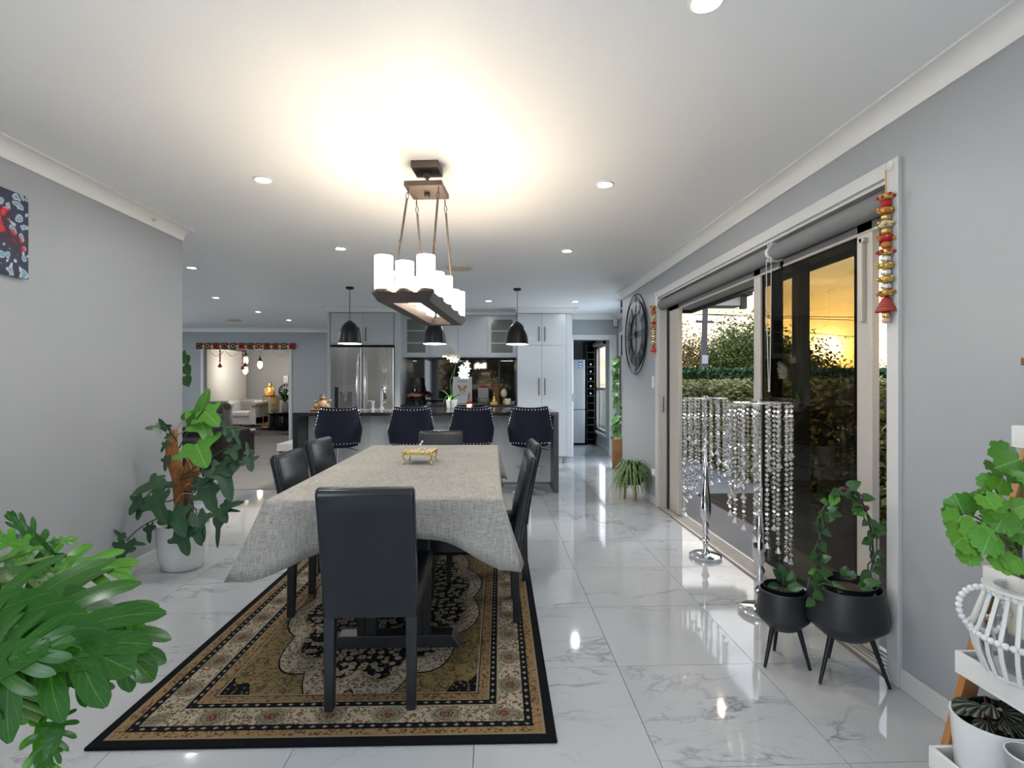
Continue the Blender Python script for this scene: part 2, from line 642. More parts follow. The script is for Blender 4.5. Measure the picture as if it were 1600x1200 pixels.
M_LEAF_PEP = nmat('dark_ridged_leaf', fn_pep, .3)
M_SPIDER = nmat('striped_blade_leaf', lambda t, tc: t.mix(t.m('LESS_THAN', t.m('ABSOLUTE', t.xyz(tc.outputs['UV'])[0]), .33), (.05, .16, .025), (.42, .50, .22)), .4)
M_HEDGE_DK = nmat('hedge_dark_leaf', lambda t, tc: t.mix(t.noise(tc.outputs['Object'], 6, 3), (.012, .045, .012), (.05, .13, .03)), .5)
M_HEDGE_LT = nmat('hedge_olive_leaf', lambda t, tc: t.mix(t.noise(tc.outputs['Object'], 5, 3), (.13, .135, .035), (.36, .34, .12)), .6)
M_HEDGE_CORE = mat('hedge_inner_twigs', (.02, .03, .01), .9)
M_TREE_A = nmat('tree_leaf_green', lambda t, tc: t.mix(t.noise(tc.outputs['Object'], 1.2, 3), (.05, .10, .015), (.15, .19, .04)), .6)
M_TREE_B = nmat('tree_leaf_autumn', lambda t, tc: t.mix(t.noise(tc.outputs['Object'], 1.0, 3), (.12, .11, .025), (.34, .22, .06)), .6)
M_PETAL = mat('white_petal', (.70, .69, .66), .5)
M_RED = mat('red_fabric', (.50, .012, .03), .7)
M_PINK = mat('magenta_fabric', (.62, .02, .14), .7)
M_GOLDTHREAD = mat('gold_thread', (.62, .40, .10), .35, .7)
M_ORANGE = mat('orange_fabric', (.55, .20, .03), .7)
M_MARBLEBEAD = mat('gold_bead', (.72, .48, .14), .25, .9)
M_CREAM = mat('cream_ceramic', (.70, .62, .44), .4)


# --- rug -----------------------------------------------------------------
RUG_HX, RUG_HY = .785, 1.2


def fn_rug(t, tc):
    o = tc.outputs['Object']
    x, y, _ = t.xyz(o)
    ax, ay = t.m('ABSOLUTE', x), t.m('ABSOLUTE', y)
    d = t.m('MINIMUM', t.m('SUBTRACT', RUG_HX, ax), t.m('SUBTRACT', RUG_HY, ay))
    # coordinate that runs along the nearest border
    near_x = t.m('LESS_THAN', t.m('SUBTRACT', RUG_HX, ax), t.m('SUBTRACT', RUG_HY, ay))
    along = t.m('ADD', t.m('MULTIPLY', near_x, y), t.m('MULTIPLY', t.m('SUBTRACT', 1.0, near_x), x))
    BLK, CRM, TAN, GLD = (.008, .008, .010), (.43, .36, .27), (.29, .185, .085), (.23, .16, .072)
    RED, OLV, DKR = (.12, .025, .018), (.10, .09, .035), (.05, .02, .015)
    # flowers: voronoi cells with coloured hearts
    def flowers(scale, vec=o, rnd=1.0):
        v = t.n('ShaderNodeTexVoronoi', i_Scale=scale, i_Randomness=rnd)
        t.link(vec, v.inputs['Vector'])
        return v.outputs['Distance'], v.outputs['Color']
    d1, col1 = flowers(24, o, .7)
    d2, col2 = flowers(58)
    d3, col3 = flowers(95)
    r1 = t.xyz(col1)[0]
    # field pieces
    pet = t.m('ADD', .42, t.m('MULTIPLY', t.noise(o, 90, 1), .22))
    fl_cream = t.ramp(t.m('DIVIDE', d1, t.m('MULTIPLY', pet, 1.05)), [(0, DKR), (.16, (.24, .15, .07)), (.30, (.10, .04, .02)), (.36, (.36, .31, .23)), (.72, (.24, .19, .13)), (.80, BLK), (1, BLK)], 'CONSTANT')
    med = t.mix(t.m('LESS_THAN', d2, t.m('MULTIPLY', t.xyz(col2)[2], .34)), fl_cream, t.mix(t.xyz(col2)[1], (.34, .28, .20), (.16, .09, .045)))
    ring = t.mix(t.m('LESS_THAN', d2, .36), CRM, t.mix(t.m('GREATER_THAN', t.xyz(col2)[0], .5), (.15, .095, .08), (.14, .13, .10)))
    ring = t.mix(t.m('LESS_THAN', d1, .16), ring, DKR)
    gold = t.mix(t.m('LESS_THAN', d2, .36), GLD, t.mix(t.m('GREATER_THAN', t.xyz(col2)[0], .55), (.085, .075, .035), (.25, .19, .10)))
    gold = t.mix(t.m('LESS_THAN', d3, .2), gold, (.06, .045, .025))
    scr = t.m('LESS_THAN', t.m('ABSOLUTE', t.m('SUBTRACT', t.noise(o, 16, 1, .5, 1.2), .5)), .028)
    scr2 = t.m('LESS_THAN', t.m('ABSOLUTE', t.m('SUBTRACT', t.noise(o, 27, 1, .5, 1.0), .5)), .026)
    gold = t.mix(scr, gold, (.09, .07, .03))
    ring = t.mix(scr2, ring, (.16, .13, .09))
    # medallion radius with scallops
    ang = t.m('ARCTAN2', t.m('DIVIDE', y, 2.0), x)
    rad = t.m('SQRT', t.m('ADD', t.m('MULTIPLY', x, x), t.m('MULTIPLY', t.m('DIVIDE', y, 2.0), t.m('DIVIDE', y, 2.0))))
    sc1 = t.m('MULTIPLY', t.m('ABSOLUTE', t.m('SINE', t.m('MULTIPLY', ang, 6.0))), .06)
    sc2 = t.m('MULTIPLY', t.m('ABSOLUTE', t.m('SINE', t.m('MULTIPLY', ang, 6.0))), .055)
    rA = t.m('SUBTRACT', rad, sc1)
    rB = t.m('SUBTRACT', rad, sc2)
    field = t.mix(t.m('LESS_THAN', rB, .445), gold, BLK)
    field = t.mix(t.m('LESS_THAN', rB, .439), field, ring)
    field = t.mix(t.m('LESS_THAN', rA, .368), field, GLD)
    field = t.mix(t.m('LESS_THAN', rA, .360), field, med)
    # dark spandrels in the field corners
    cx = t.m('SUBTRACT', RUG_HX - .29, ax)
    cy = t.m('SUBTRACT', RUG_HY - .29, ay)
    corner = t.m('LESS_THAN', t.m('ADD', t.m('ADD', cx, cy), t.m('MULTIPLY', t.m('SINE', t.m('MULTIPLY', cx, 60)), .025)), .13)
    field = t.mix(corner, field, t.mix(t.m('LESS_THAN', d2, .3), BLK, GLD))
    # main border: cartouches every 0.2 m
    per = t.m('SUBTRACT', t.m('FRACT', t.m('DIVIDE', t.m('ADD', along, 10.0), .21)), .5)
    bd = t.m('SUBTRACT', d, .1535)
    el = t.m('SQRT', t.m('ADD', t.m('POWER', t.m('ABSOLUTE', t.m('MULTIPLY', per, .21)), 2.0), t.m('POWER', t.m('ABSOLUTE', t.m('MULTIPLY', bd, 1.15)), 2.0)))
    el = t.m('ADD', el, t.m('MULTIPLY', t.m('SUBTRACT', t.noise(o, 70, 2), .5), .02))
    border = t.mix(t.m('LESS_THAN', d2, .33), CRM, t.mix(t.m('GREATER_THAN', t.xyz(col2)[0], .5), (.16, .09, .05), OLV))
    border = t.mix(t.m('LESS_THAN', d3, .2), border, (.09, .05, .03))
    border = t.mix(scr2, border, (.13, .10, .045))
    border = t.mix(t.m('LESS_THAN', d1, .22), border, t.mix(t.m('LESS_THAN', d1, .09), (.24, .13, .07), (.13, .03, .02)))
    cart = t.ramp(t.m('MULTIPLY', el, 10.0), [(0, (.22, .14, .07)), (.07, RED), (.15, (.26, .19, .11)), (.20, DKR), (.24, (.22, .19, .14)), (.38, (.13, .115, .06)), (.44, (.28, .24, .18)), (.52, (.10, .09, .05)), (.55, CRM), (1, CRM)], 'CONSTANT')
    cart = t.mix(t.m('LESS_THAN', d3, .28), cart, (.09, .055, .035))
    border = t.mix(t.m('LESS_THAN', el, .056), border, cart)
    # narrow guards
    g = t.m('SUBTRACT', t.m('FRACT', t.m('DIVIDE', t.m('ADD', along, 10.0), .042)), .5)
    dia = t.m('ABSOLUTE', g)
    dc = t.m('DIVIDE', t.m('MINIMUM', t.m('ABSOLUTE', t.m('SUBTRACT', d, .092)), t.m('ABSOLUTE', t.m('SUBTRACT', d, .2225))), .028)
    guard = t.mix(t.m('LESS_THAN', t.m('ADD', t.m('ADD', dia, dc), t.m('MULTIPLY', t.noise(o, 160, 1), .3)), .40), BLK, (.30, .25, .18))
    tanb = t.mix(t.m('LESS_THAN', d2, .34), TAN, t.mix(t.m('GREATER_THAN', t.xyz(col2)[0], .55), (.085, .05, .03), (.26, .19, .11)))
    tanb = t.mix(t.m('LESS_THAN', d3, .18), tanb, (.05, .03, .02))
    tanb = t.mix(scr2, tanb, (.11, .06, .03))
    c = field
    for lim, cc in ((.288, (.30, .26, .19)), (.281, BLK), (.277, tanb), (.240, (.28, .23, .15)), (.235, guard), (.210, BLK), (.207, (.30, .25, .18)), (.200, border), (.107, BLK), (.104, guard), (.080, BLK), (.077, tanb), (.046, (.26, .2, .12)), (.036, BLK)):
        c = t.mix(t.m('LESS_THAN', d, lim), c, cc)
    pile = t.noise(o, 420, 2)
    c = t.mix(t.m('MULTIPLY', pile, .5), c, t.mix(1.0, c, (.55, .55, .55), 'MULTIPLY'))
    return c, None, (pile, .5, .004)


M_RUG = nmat('patterned_rug_pile', fn_rug, .95, spec=.08)


def fn_art(t, tc):
    o = tc.outputs['Object']
    v = t.n('ShaderNodeTexVoronoi', i_Scale=22, feature='F1')
    w = t.n('ShaderNodeVectorMath', operation='ADD')
    nz = t.n('ShaderNodeTexNoise', i_Scale=9, i_Detail=3)
    t.link(o, nz.inputs['Vector'])
    t.link(o, w.inputs[0])
    sc = t.n('ShaderNodeVectorMath', operation='SCALE')
    t.link(nz.outputs['Color'], sc.inputs[0])
    sc.inputs['Scale'].default_value = .12
    t.link(sc.outputs[0], w.inputs[1])
    t.link(w.outputs[0], v.inputs['Vector'])
    dd = v.outputs['Distance']
    bl = t.ramp(dd, [(0, (.35, .55, .65)), (.25, (.12, .25, .36)), (.35, (.55, .62, .66)), (.45, (.02, .03, .07)), (1, (.012, .012, .03))])
    rd = t.ramp(dd, [(0, (.7, .03, .03)), (.4, (.55, .01, .015)), (.5, (.05, .01, .03)), (1, (.02, .01, .03))])
    zb = t.m('MULTIPLY', t.m('ABSOLUTE', t.m('ADD', t.xyz(o)[2], .03)), 1.6)
    msk = t.ramp(t.m('SUBTRACT', t.noise(o, 7, 2), zb), [(.44, (0, 0, 0)), (.48, (1, 1, 1))])
    return t.mix(msk, bl, rd)


M_ART = nmat('floral_print', fn_art, .35)

# ------------------------------------------------------------------ room shell
CH = 2.365           # ceiling height
XL, XR = -2.32, 1.635
YB = -2.6            # wall behind the camera


def wall(name, x0, x1, y0, y1, holes=(), axis='Y', z1=CH, m=None):
    """box wall; holes are (a0, a1, z0, z1) along the wall's length axis"""
    mb = MB()
    a0, a1 = (y0, y1) if axis == 'Y' else (x0, x1)
    cur = a0
    def put(s, e, b, tp):
        if e - s < 1e-4 or tp - b < 1e-4:
            return
        if axis == 'Y':
            mb.box(x0, x1, s, e, b, tp)
        else:
            mb.box(s, e, y0, y1, b, tp)
    for (h0, h1, hz0, hz1) in sorted(holes):
        put(cur, h0, 0, z1)
        put(h0, h1, 0, hz0)
        put(h0, h1, hz1, z1)
        cur = h1
    put(cur, a1, 0, z1)
    return struct(name, mb, m or M_WALL)


# floor slab (below the tiles) and ceiling
struct('floor_slab', MB().box(-9, 2.25, YB - .15, 16.6, -.14, -.012), M_GROUT)
struct('ceiling', MB().box(-9, 2.25, YB - .15, 16.6, CH, CH + .12), M_CEIL)

TX, TY, TS = .537, 2.24, .6
floor = thing('floor', None, None, (0, 0, 0), kind='structure')
full = MB().box(-TS / 2 + .0012, TS / 2 - .0012, -TS / 2 + .0012, TS / 2 - .0012, -.012, 0).mesh('tile', M_MARBLE)


def tile_region(x0, x1, y0, y1):
    i0, i1 = math.floor((x0 - TX) / TS), math.ceil((x1 - TX) / TS)
    j0, j1 = math.floor((y0 - TY) / TS), math.ceil((y1 - TY) / TS)
    for i in range(i0, i1):
        for j in range(j0, j1):
            a, b = max(x0, TX + i * TS), min(x1, TX + (i + 1) * TS)
            c, e = max(y0, TY + j * TS), min(y1, TY + (j + 1) * TS)
            if b - a < .02 or e - c < .02:
                continue
            if b - a > TS - .001 and e - c > TS - .001:
                inst(full, 'tile', floor, Matrix.Translation(((a + b) / 2, (c + e) / 2, 0)))
            else:
                MB().box(a + .0012, b - .0012, c + .0012, e - .0012, -.012, 0).build('tile', M_MARBLE, floor)


YS = TY - 3 * TS
YC = 6.14            # where the carpet starts
tile_region(XL, XR, YS, TY + 2 * TS)
tile_region(XL, XR, TY + 2 * TS, 4.013)
tile_region(-5.2, XR, 4.013, YC)
tile_region(-2.2, XR, YC, 6.57)
tile_region(-2.2, 2.08, 6.57, 8.67)
tile_region(1.1, 2.08, 8.67, 11.0)
MB().box(XL, XR, YB, YS, -.012, 0).build('tile_field', M_MARBLE, floor)

struct('floor_carpet', MB().box(-7.55, -2.2, YC, 16.3, -.012, .008).box(-7.55, -5.2, 4.013, YC, -.012, .008), M_CARPET)

wall('wall_left', XL - .1, XL, YB, 4.013, [(-2.35, -.35, .3, 2.1)])
DY0, DY1, DZ = 2.10, 5.11, 2.065
wall('wall_right', XR, XR + .14, YB, 6.57, [(DY0, DY1, 0, DZ), (-2.35, -.35, .3, 2.1)])
wall('wall_back', XL, XR, YB - .12, YB, [(-2.1, 1.45, .0, 2.2)], 'X')
wall('wall_kitchen', -2.44, 1.21, 8.62, 8.74, (), 'X')
wall('wall_hall', 1.21, 2.08, 8.67, 8.77, [(1.335, 1.94, 0, 1.95)], 'X')
wall('wall_entry', 2.08, 2.2, 6.57, 11.1, [(7.1, 8.45, 0, 2.0), (9.5, 10.7, .28, 1.98)])
wall('wall_entry_return', XR + .14, 2.08, 6.45, 6.57, (), 'X')
wall('wall_scullery_end', 1.0, 2.08, 11.0, 11.1, (), 'X')
wall('wall_scullery_side', 1.0, 1.1, 8.74, 11.0)
wall('wall_lounge_side', -2.44, -2.34, 8.74, 11.0)
wall('wall_far', -7.55, -2.34, 11.0, 11.1, [(-5.93, -4.2, 0, 1.93)], 'X')
wall('wall_lounge_left', -7.67, -7.55, 3.9, 16.3, [(5.2, 9.4, .35, 2.1), (12.4, 15.9, .1, 2.05)])
wall('wall_lounge_near', -7.55, XL - .1, 3.9, 4.0, (), 'X')
wall('wall_sitting_end', -7.55, -3.4, 16.2, 16.3, (), 'X')
wall('wall_sitting_right', -3.5, -3.4, 11.1, 16.2)


# cove cornices
def cornice(name, p0, p1, n, e0=0, e1=0, c=.072):
    """p0 -> p1 along the wall face, n = inward normal; e = mitre shift of the inner edge at each end"""
    p0, p1, n = Vector((*p0, 0)), Vector((*p1, 0)), Vector((*n, 0))
    dr = (p1 - p0).normalized()
    prof = [(0, 0), (0, -c - .008), (.010, -c - .008), (.012, -c)]
    for k in range(1, 8):
        a = k / 8 * PI / 2
        prof.append((.012 + (c - .012) * (1 - math.cos(a)) , -c + (c - .010) * math.sin(a)))
    prof += [(c, -.010), (c + .010, -.009), (c + .010, 0)]
    m = len(prof)
    vs = []
    for (p, sgn, e) in ((p0, 1, e0), (p1, -1, e1)):
        for (o, z) in prof:
            vs.append(p + n * (o + .0005) + dr * sgn * e * o + Vector((0, 0, CH + z - .0005)))
    fs = [(i, (i + 1) % m, m + (i + 1) % m, m + i) for i in range(m)] + [tuple(range(m - 1, -1, -1)), tuple(range(m, 2 * m))]
    return struct(name, MB().add(vs, fs), M_CORNICE, 40)


cornice('trim_1', (XL, YB), (XL, 4.013), (1, 0), 0, 0)
cornice('trim_2', (XR, 6.57), (XR, YB), (-1, 0), 0, 0)
cornice('trim_3', (-2.34, 11.0), (-7.55, 11.0), (0, -1))
cornice('trim_4', (2.08, 8.67), (1.21, 8.67), (0, -1))
cornice('trim_5', (2.08, 6.57), (2.08, 8.67), (-1, 0))
# round cap on the left cornice
cb = thing('cornice_sensor', 'small round beige sensor stuck on the cornice above the left wall', 'sensor', (XL + .045, 3.62, CH - .045), 0)
MB().lathe([(.014, -.004), (.014, .006), (.010, .010), (0.001, .011)], 14, Matrix.Rotation(R(135), 4, 'Y') @ Matrix.Rotation(PI, 4, 'Y')).build('cap', M_CREAM, cb, 40)


def skirting(name, x0, x1, y0, y1):
    struct(name, MB().box(x0, x1, y0, y1, 0, .082), M_TRIM, bevel=.003)


skirting('baseboard_left', XL, XL + .012, YB, 4.013)
skirting('baseboard_right', XR - .012, XR, YB, DY0 - .062)
skirting('baseboard_right_far', XR - .012, XR, DY1 + .062, 6.57)
skirting('baseboard_scullery', 2.068, 2.08, 8.77, 11.0)
skirting('baseboard_far', -4.13, -2.34, 10.988, 11.0)
skirting('baseboard_sitting', -7.4, -3.5, 16.188, 16.2)

# ---- sliding door in the right wall
d1 = thing('door_1', 'wide sliding glass door with pale architrave, open onto the deck', None, (0, 0, 0), kind='structure')
ar = MB()
for (a, b) in ((DY0 - .062, DY0), (DY1, DY1 + .062)):
    ar.box(XR - .018, XR + .002, a, b, 0, DZ + .062)
ar.box(XR - .018, XR + .002, DY0, DY1, DZ, DZ + .062)
ar.build('architrave', M_TRIM, d1, bevel=.003)
rv = MB()
rv.box(XR, XR + .06, DY0, DY0 + .016, 0, DZ)
rv.box(XR, XR + .06, DY1 - .016, DY1, 0, DZ)
rv.box(XR, XR + .06, DY0, DY1, DZ - .016, DZ)
rv.build('reveal_lining', M_TRIM, d1)
fr = MB()
FX0, FX1 = XR + .06, XR + .15
fr.box(FX0, FX1, DY0 + .0, DY0 + .05, .0, DZ)
fr.box(FX0, FX1, DY1 - .05, DY1, .0, DZ)
fr.box(FX0, FX1, DY0, DY1, DZ - .05, DZ)
fr.build('door_frame', M_ALU, d1, bevel=.002)
sl = MB()
sl.box(XR + .002, XR + .022, DY0, DY1, -.01, .006)
sl.box(XR + .022, FX1 + .02, DY0, DY1, -.03, -.004)
for k in range(5):
    xx = XR + .032 + k * .024
    sl.box(xx, xx + .006, DY0, DY1, -.004, .008)
sl.build('sill_track', M_ALU, d1)
MB().box(XR - .012, XR + .002, DY0, DY1, 0, .007).build('threshold_strip', mat('brown_sill', (.20, .15, .11), .4), d1)


def door_panel(name, x, y0, y1, w0, w1, pane=True, label=None, m=None):
    p = MB()
    z0, z1 = .012, DZ - .05
    th = .034
    p.box(x, x + th, y0, y0 + w0, z0, z1)
    p.box(x, x + th, y1 - w1, y1, z0, z1)
    p.box(x, x + th, y0 + w0, y1 - w1, z0, z0 + .085)
    p.box(x, x + th, y0 + w0, y1 - w1, z1 - .07, z1)
    o = p.build(name, m or M_ALU, d1, bevel=.003)
    r = MB()
    for (a, b) in ((y0 + w0, y0 + w0 + .008), (y1 - w1 - .008, y1 - w1)):
        r.box(x + .012, x + .024, a, b, z0 + .085, z1 - .07)
    r.box(x + .012, x + .024, y0 + w0, y1 - w1, z1 - .078, z1 - .07)
    r.box(x + .012, x + .024, y0 + w0, y1 - w1, z0 + .085, z0 + .093)
    r.build('gasket', M_RUBBER, o)
    if pane:
        MB().box(x + .016, x + .020, y0 + w0, y1 - w1, z0 + .085, z1 - .07).build('pane', M_TINT, o)
    if label:
        o['label'] = label
    return o


sp = door_panel('sliding_panel', FX0 + .004, 2.29, 3.36, .10, .085, True, 'sliding leaf pushed to the near end')
hp = MB()
hp.box(FX0 - .016, FX0 + .004, 2.33, 2.35, 1.50, 1.88)
hp.box(FX0 - .016, FX0 + .004, 2.32, 2.36, 1.86, 1.88)
hp.build('pull_handle', M_ALU, sp, bevel=.002)
fx = door_panel('fixed_panel', FX0 + .046, 2.42, 3.23, .05, .085, False, m=M_FASCIA)
MB().box(FX0 + .062, FX0 + .066, 2.47, 3.145, .1, DZ - .12).build('pane', M_CLEAR, fx)
st = MB().box(FX0 + .004, FX0 + .038, 4.74, 5.05, .012, DZ - .05).build('end_stile', M_ALU, d1, bevel=.003)
MB().box(FX0 - .003, FX0 + .004, 4.99, 5.05, .012, DZ - .05).build('gasket', M_RUBBER, st)
lk = MB().box(XR + .022, XR + .04, DY1 - .03, DY1 - .012, .94, 1.09).box(XR + .02, XR + .034, DY1 - .028, DY1 - .016, .97, 1.06)
lk.build('latch_plate', M_CHROME, d1, bevel=.002)

# ---- doorway to the scullery
d2 = thing('door_2', 'white cased doorway leading to the scullery behind the kitchen', None, (0, 0, 0), kind='structure')
a2 = MB()
a2.box(1.215, 1.335, 8.652, 8.672, 0, 2.035)
a2.box(1.94, 2.062, 8.652, 8.672, 0, 2.035)
a2.box(1.335, 1.94, 8.652, 8.672, 1.95, 2.035)
a2.build('architrave', M_TRIM, d2, bevel=.003)
lf = MB().box(1.215, 1.333, 8.626, 8.65, .004, 1.98).build('door_leaf', M_WHITEPAINT, d2, bevel=.002)
MB().box(1.278, 1.326, 8.622, 8.627, .93, 1.05).build('flush_pull', M_STEEL, lf)

# ---- glazed entry door in the recess
d3 = thing('door_3', 'white glazed entry door in the side recess', None, (0, 0, 0), kind='structure')
f3 = MB()
f3.box(2.06, 2.12, 7.04, 7.1, 0, 2.06).box(2.06, 2.12, 8.45, 8.51, 0, 2.06).box(2.06, 2.12, 7.1, 8.45, 2.0, 2.06)
f3.build('architrave', M_TRIM, d3, bevel=.003)
l3 = MB()
l3.box(2.10, 2.14, 7.1, 7.24, .005, 2.0).box(2.10, 2.14, 8.05, 8.19, .005, 2.0).box(2.10, 2.14, 7.24, 8.05, .005, .2).box(2.10, 2.14, 7.24, 8.05, 1.86, 2.0)
l3.box(2.10, 2.14, 8.19, 8.24, .005, 2.0).box(2.10, 2.14, 8.40, 8.45, .005, 2.0).box(2.1, 2.14, 8.24, 8.40, .005, .06).box(2.1, 2.14, 8.24, 8.40, 1.94, 2.0)
lf3 = l3.build('door_leaf', M_WHITEPAINT, d3, bevel=.003)
MB().box(2.118, 2.122, 7.24, 8.05, .2, 1.86).build('pane', M_CLEAR, lf3)
MB().box(2.118, 2.122, 8.24, 8.40, .06, 1.94).build('pane', M_CLEAR, lf3)


def window(name, label, x, y0, y1, z0, z1, side=-1, mull=(), rail=None):
    w = thing(name, label, None, (0, 0, 0), kind='structure')
    f = MB()
    for (a, b) in ((y0, y0 + .05), (y1 - .05, y1)):
        f.box(x, x + .05, a, b, z0, z1)
    f.box(x, x + .05, y0 + .05, y1 - .05, z0, z0 + .05).box(x, x + .05, y0 + .05, y1 - .05, z1 - .05, z1)
    for mm in mull:
        f.box(x, x + .05, mm - .025, mm + .025, z0 + .05, z1 - .05)
    if rail:
        f.box(x, x + .05, y0 + .05, y1 - .05, rail - .025, rail + .025)
    f.build('window_frame', M_ALU, w)
    MB().box(x + .022, x + .026, y0 + .05, y1 - .05, z0 + .05, z1 - .05).build('pane', M_CLEAR, w)
    xi = x - .05 if side < 0 else x + .05
    c = MB()
    a, b = (xi - .02, x) if side < 0 else (x + .05, x + .13)
    c.box(a, b, y0 - .05, y1 + .05, z0 - .05, z0)
    c.box(a, b, y0 - .05, y0, z0, z1).box(a, b, y1, y1 + .05, z0, z1).box(a, b, y0 - .05, y1 + .05, z1, z1 + .05)
    c.build('window_casing', M_TRIM, w, bevel=.003)
    return w


window('window_1', 'tall scullery window with pale frame beside the wine rack', 2.12, 9.5, 10.7, .28, 1.98, -1, (), 1.12)
window('window_2', 'wide lounge window in the left wall', -7.63, 5.2, 9.4, .35, 2.1, 1, (6.6, 8.0))
window('window_3', 'window behind the vertical blinds of the sitting room', -7.65, 12.4, 15.9, .1, 2.05, 1, (14.1,))
window('added_window_5', 'added unseen window for fill light in the right wall behind the viewer', XR + .06, -2.35, -.35, .3, 2.1, -1, (-1.35,))  # unseen window added to hold a fill lamp
window('added_window_6', 'added unseen window for fill light in the left wall behind the viewer', XL - .07, -2.35, -.35, .3, 2.1, 1, (-1.35,))  # its twin on the left, likewise added for fill light
w4 = thing('window_4', 'large window behind the viewer', None, (0, 0, 0), kind='structure')
f4 = MB()
for xx in (-2.1, -.94, .21, 1.39):
    f4.box(xx, xx + .06, YB - .09, YB - .03, 0, 2.2)
f4.box(-2.04, 1.39, YB - .09, YB - .03, 0, .06).box(-2.04, 1.39, YB - .09, YB - .03, 2.14, 2.2)
f4.build('window_frame', M_ALU, w4)
MB().box(-2.04, 1.39, YB - .062, YB - .058, .06, 2.14).build('pane', M_CLEAR, w4)

# casing of the wide opening to the sitting room
op = MB()
op.box(-5.985, -5.925, 10.98, 11.115, 0, 1.99).box(-4.205, -4.145, 10.98, 11.115, 0, 1.99).box(-5.925, -4.205, 10.98, 11.115, 1.93, 1.99)
struct('trim_6', op, M_TRIM, bevel=.004)

# ------------------------------------------------------------------ outdoors
struct('ground', MB().box(-60, 110, -70, 160, -.30, -.18), M_GRASS)
struct('patio', MB().box(1.8, 3.5, -4, 14, -.18, -.085), M_CONC)
deck = thing('deck', None, None, (0, 0, 0), kind='structure')
MB().box(1.80, 3.3, 0.6, 5.95, -.085, -.075).build('joist_bed', M_RUBBER, deck)
bme = MB().box(0, .088, .6, 5.95, -.075, -.045).mesh('plank', M_DECK)
for k in range(16):
    inst(bme, 'plank', deck, Matrix.Translation((1.805 + k * .0935, 0, 0)))
# eave over the deck
roof = thing('roof_eave', 'grey lined eave above the deck with dark fascia and gutter', None, (0, 0, 0), kind='structure')
MB().box(XR + .14, 2.74, -3, 7.2, 2.245, 2.27).build('soffit', M_SOFFIT, roof)
MB().box(2.74, 2.78, -3, 7.2, 2.20, 2.40).build('fascia', M_FASCIA, roof)
MB().box(XR + .1, 2.76, -3, 7.2, 2.38, 2.44).build('roofing', M_FASCIA, roof)
MB().box(XR + .14, 2.78, 7.2, 7.24, 2.20, 2.44).build('end_fascia', M_FASCIA, roof)
r2 = thing('roof_porch', 'porch roof end with pale grey fascia beyond the eave', None, (0, 0, 0), kind='structure')
MB().box(2.26, 4.62, 9.5, 9.9, 2.66, 2.84).build('fascia', M_SOFFIT, r2)
MB().box(2.26, 4.74, 9.4, 10.0, 2.84, 2.90).build('roofing', M_FASCIA, r2)
MB().box(4.56, 4.66, 9.46, 9.56, 2.60, 2.86).build('gutter_end', M_FASCIA, r2)
pv = thing('veranda_post', 'dark square veranda post seen through the tinted glass', 'post', (2.635, 4.4, -.09))
MB().box(-.05, .05, -.05, .05, 0, 2.34).build('shaft', M_FASCIA, pv, bevel=.004)
MB().box(-.065, .065, -.065, .065, 0, .12).build('foot_plate', M_GREYMETAL, pv, bevel=.004)
sdl = thing('soffit_downlight', 'lit round downlight in the grey eave over the deck', 'downlight', (2.44, 5.47, 2.245))
MB().lathe([(.062, 0), (.062, -.006), (.046, -.008), (.046, 0)], 24).build('trim_ring', M_PLASTICW, sdl, 40)
MB().lathe([(.046, -.003), (.001, -.004)], 20).build('lens', emis('warm_lens', (1, .85, .65), 6), sdl, 40)
area_lamp(sdl, (0, 0, -.012), 14, .08, (1, .86, .66))

# ------------------------------------------------------------------ hedges, trees, pole
def leaf_cloud(points, size, seed, jitter=1.0):
    rnd = random.Random(seed)
    mb = MB()
    vs, fs = [], []
    for p in points:
        a, b = rnd.uniform(0, 2 * PI), rnd.uniform(-1, 1)
        u = Vector((math.cos(a), math.sin(a), b)).normalized()
        w = u.cross(Vector((rnd.uniform(-1, 1), rnd.uniform(-1, 1), rnd.uniform(-1, 1)))).normalized()
        s = size * rnd.uniform(.6, 1.3)
        o = len(vs)
        p = Vector(p)
        vs += [p - u * s, p + w * s * .45, p + u * s, p - w * s * .45]
        fs.append((o, o + 1, o + 2, o + 3))
    mb.v, mb.f = [tuple(v) for v in vs], fs
    return mb


def hedge(name, label, x0, x1, y0, y1, z0, z1, n, size, m, seed):
    h = thing(name, label, 'hedge', ((x0 + x1) / 2, (y0 + y1) / 2, z0))
    hx, hy, hz = (x1 - x0) / 2, (y1 - y0) / 2, z1 - z0
    MB().box(-hx + .08, hx - .08, -hy + .08, hy - .08, 0, hz - .08).build('inner_twigs', M_HEDGE_CORE, h)
    rnd = random.Random(seed)
    A = [2 * hx * 2 * hy, 2 * hy * hz, 2 * hx * hz]
    pts = []
    for _ in range(n):
        q = rnd.random() * sum(A)
        dn = rnd.uniform(-.07, .07) + .03 * math.sin(rnd.random() * 6)
        if q < A[0]:
            pts.append((rnd.uniform(-hx, hx), rnd.uniform(-hy, hy), hz + dn))
        elif q < A[0] + A[1]:
            pts.append((-hx + dn, rnd.uniform(-hy, hy), rnd.uniform(0, hz)))
        else:
            pts.append((rnd.uniform(-hx, hx), -hy + dn, rnd.uniform(0, hz)))
    o = leaf_cloud(pts, size, seed + 1).build('foliage', m, h)
    o['kind'] = 'stuff'
    return h


hedge('garden_hedge', 'low olive green clipped hedge running along the patio', 3.45, 4.5, -3, 11.5, -.18, 1.19, 34000, .045, M_HEDGE_LT, 3)
hedge('garden_hedge', 'taller dark green clipped hedge behind the olive one', 5.6, 26, 19, 20.5, -.2, 1.72, 26000, .09, M_HEDGE_DK, 4)


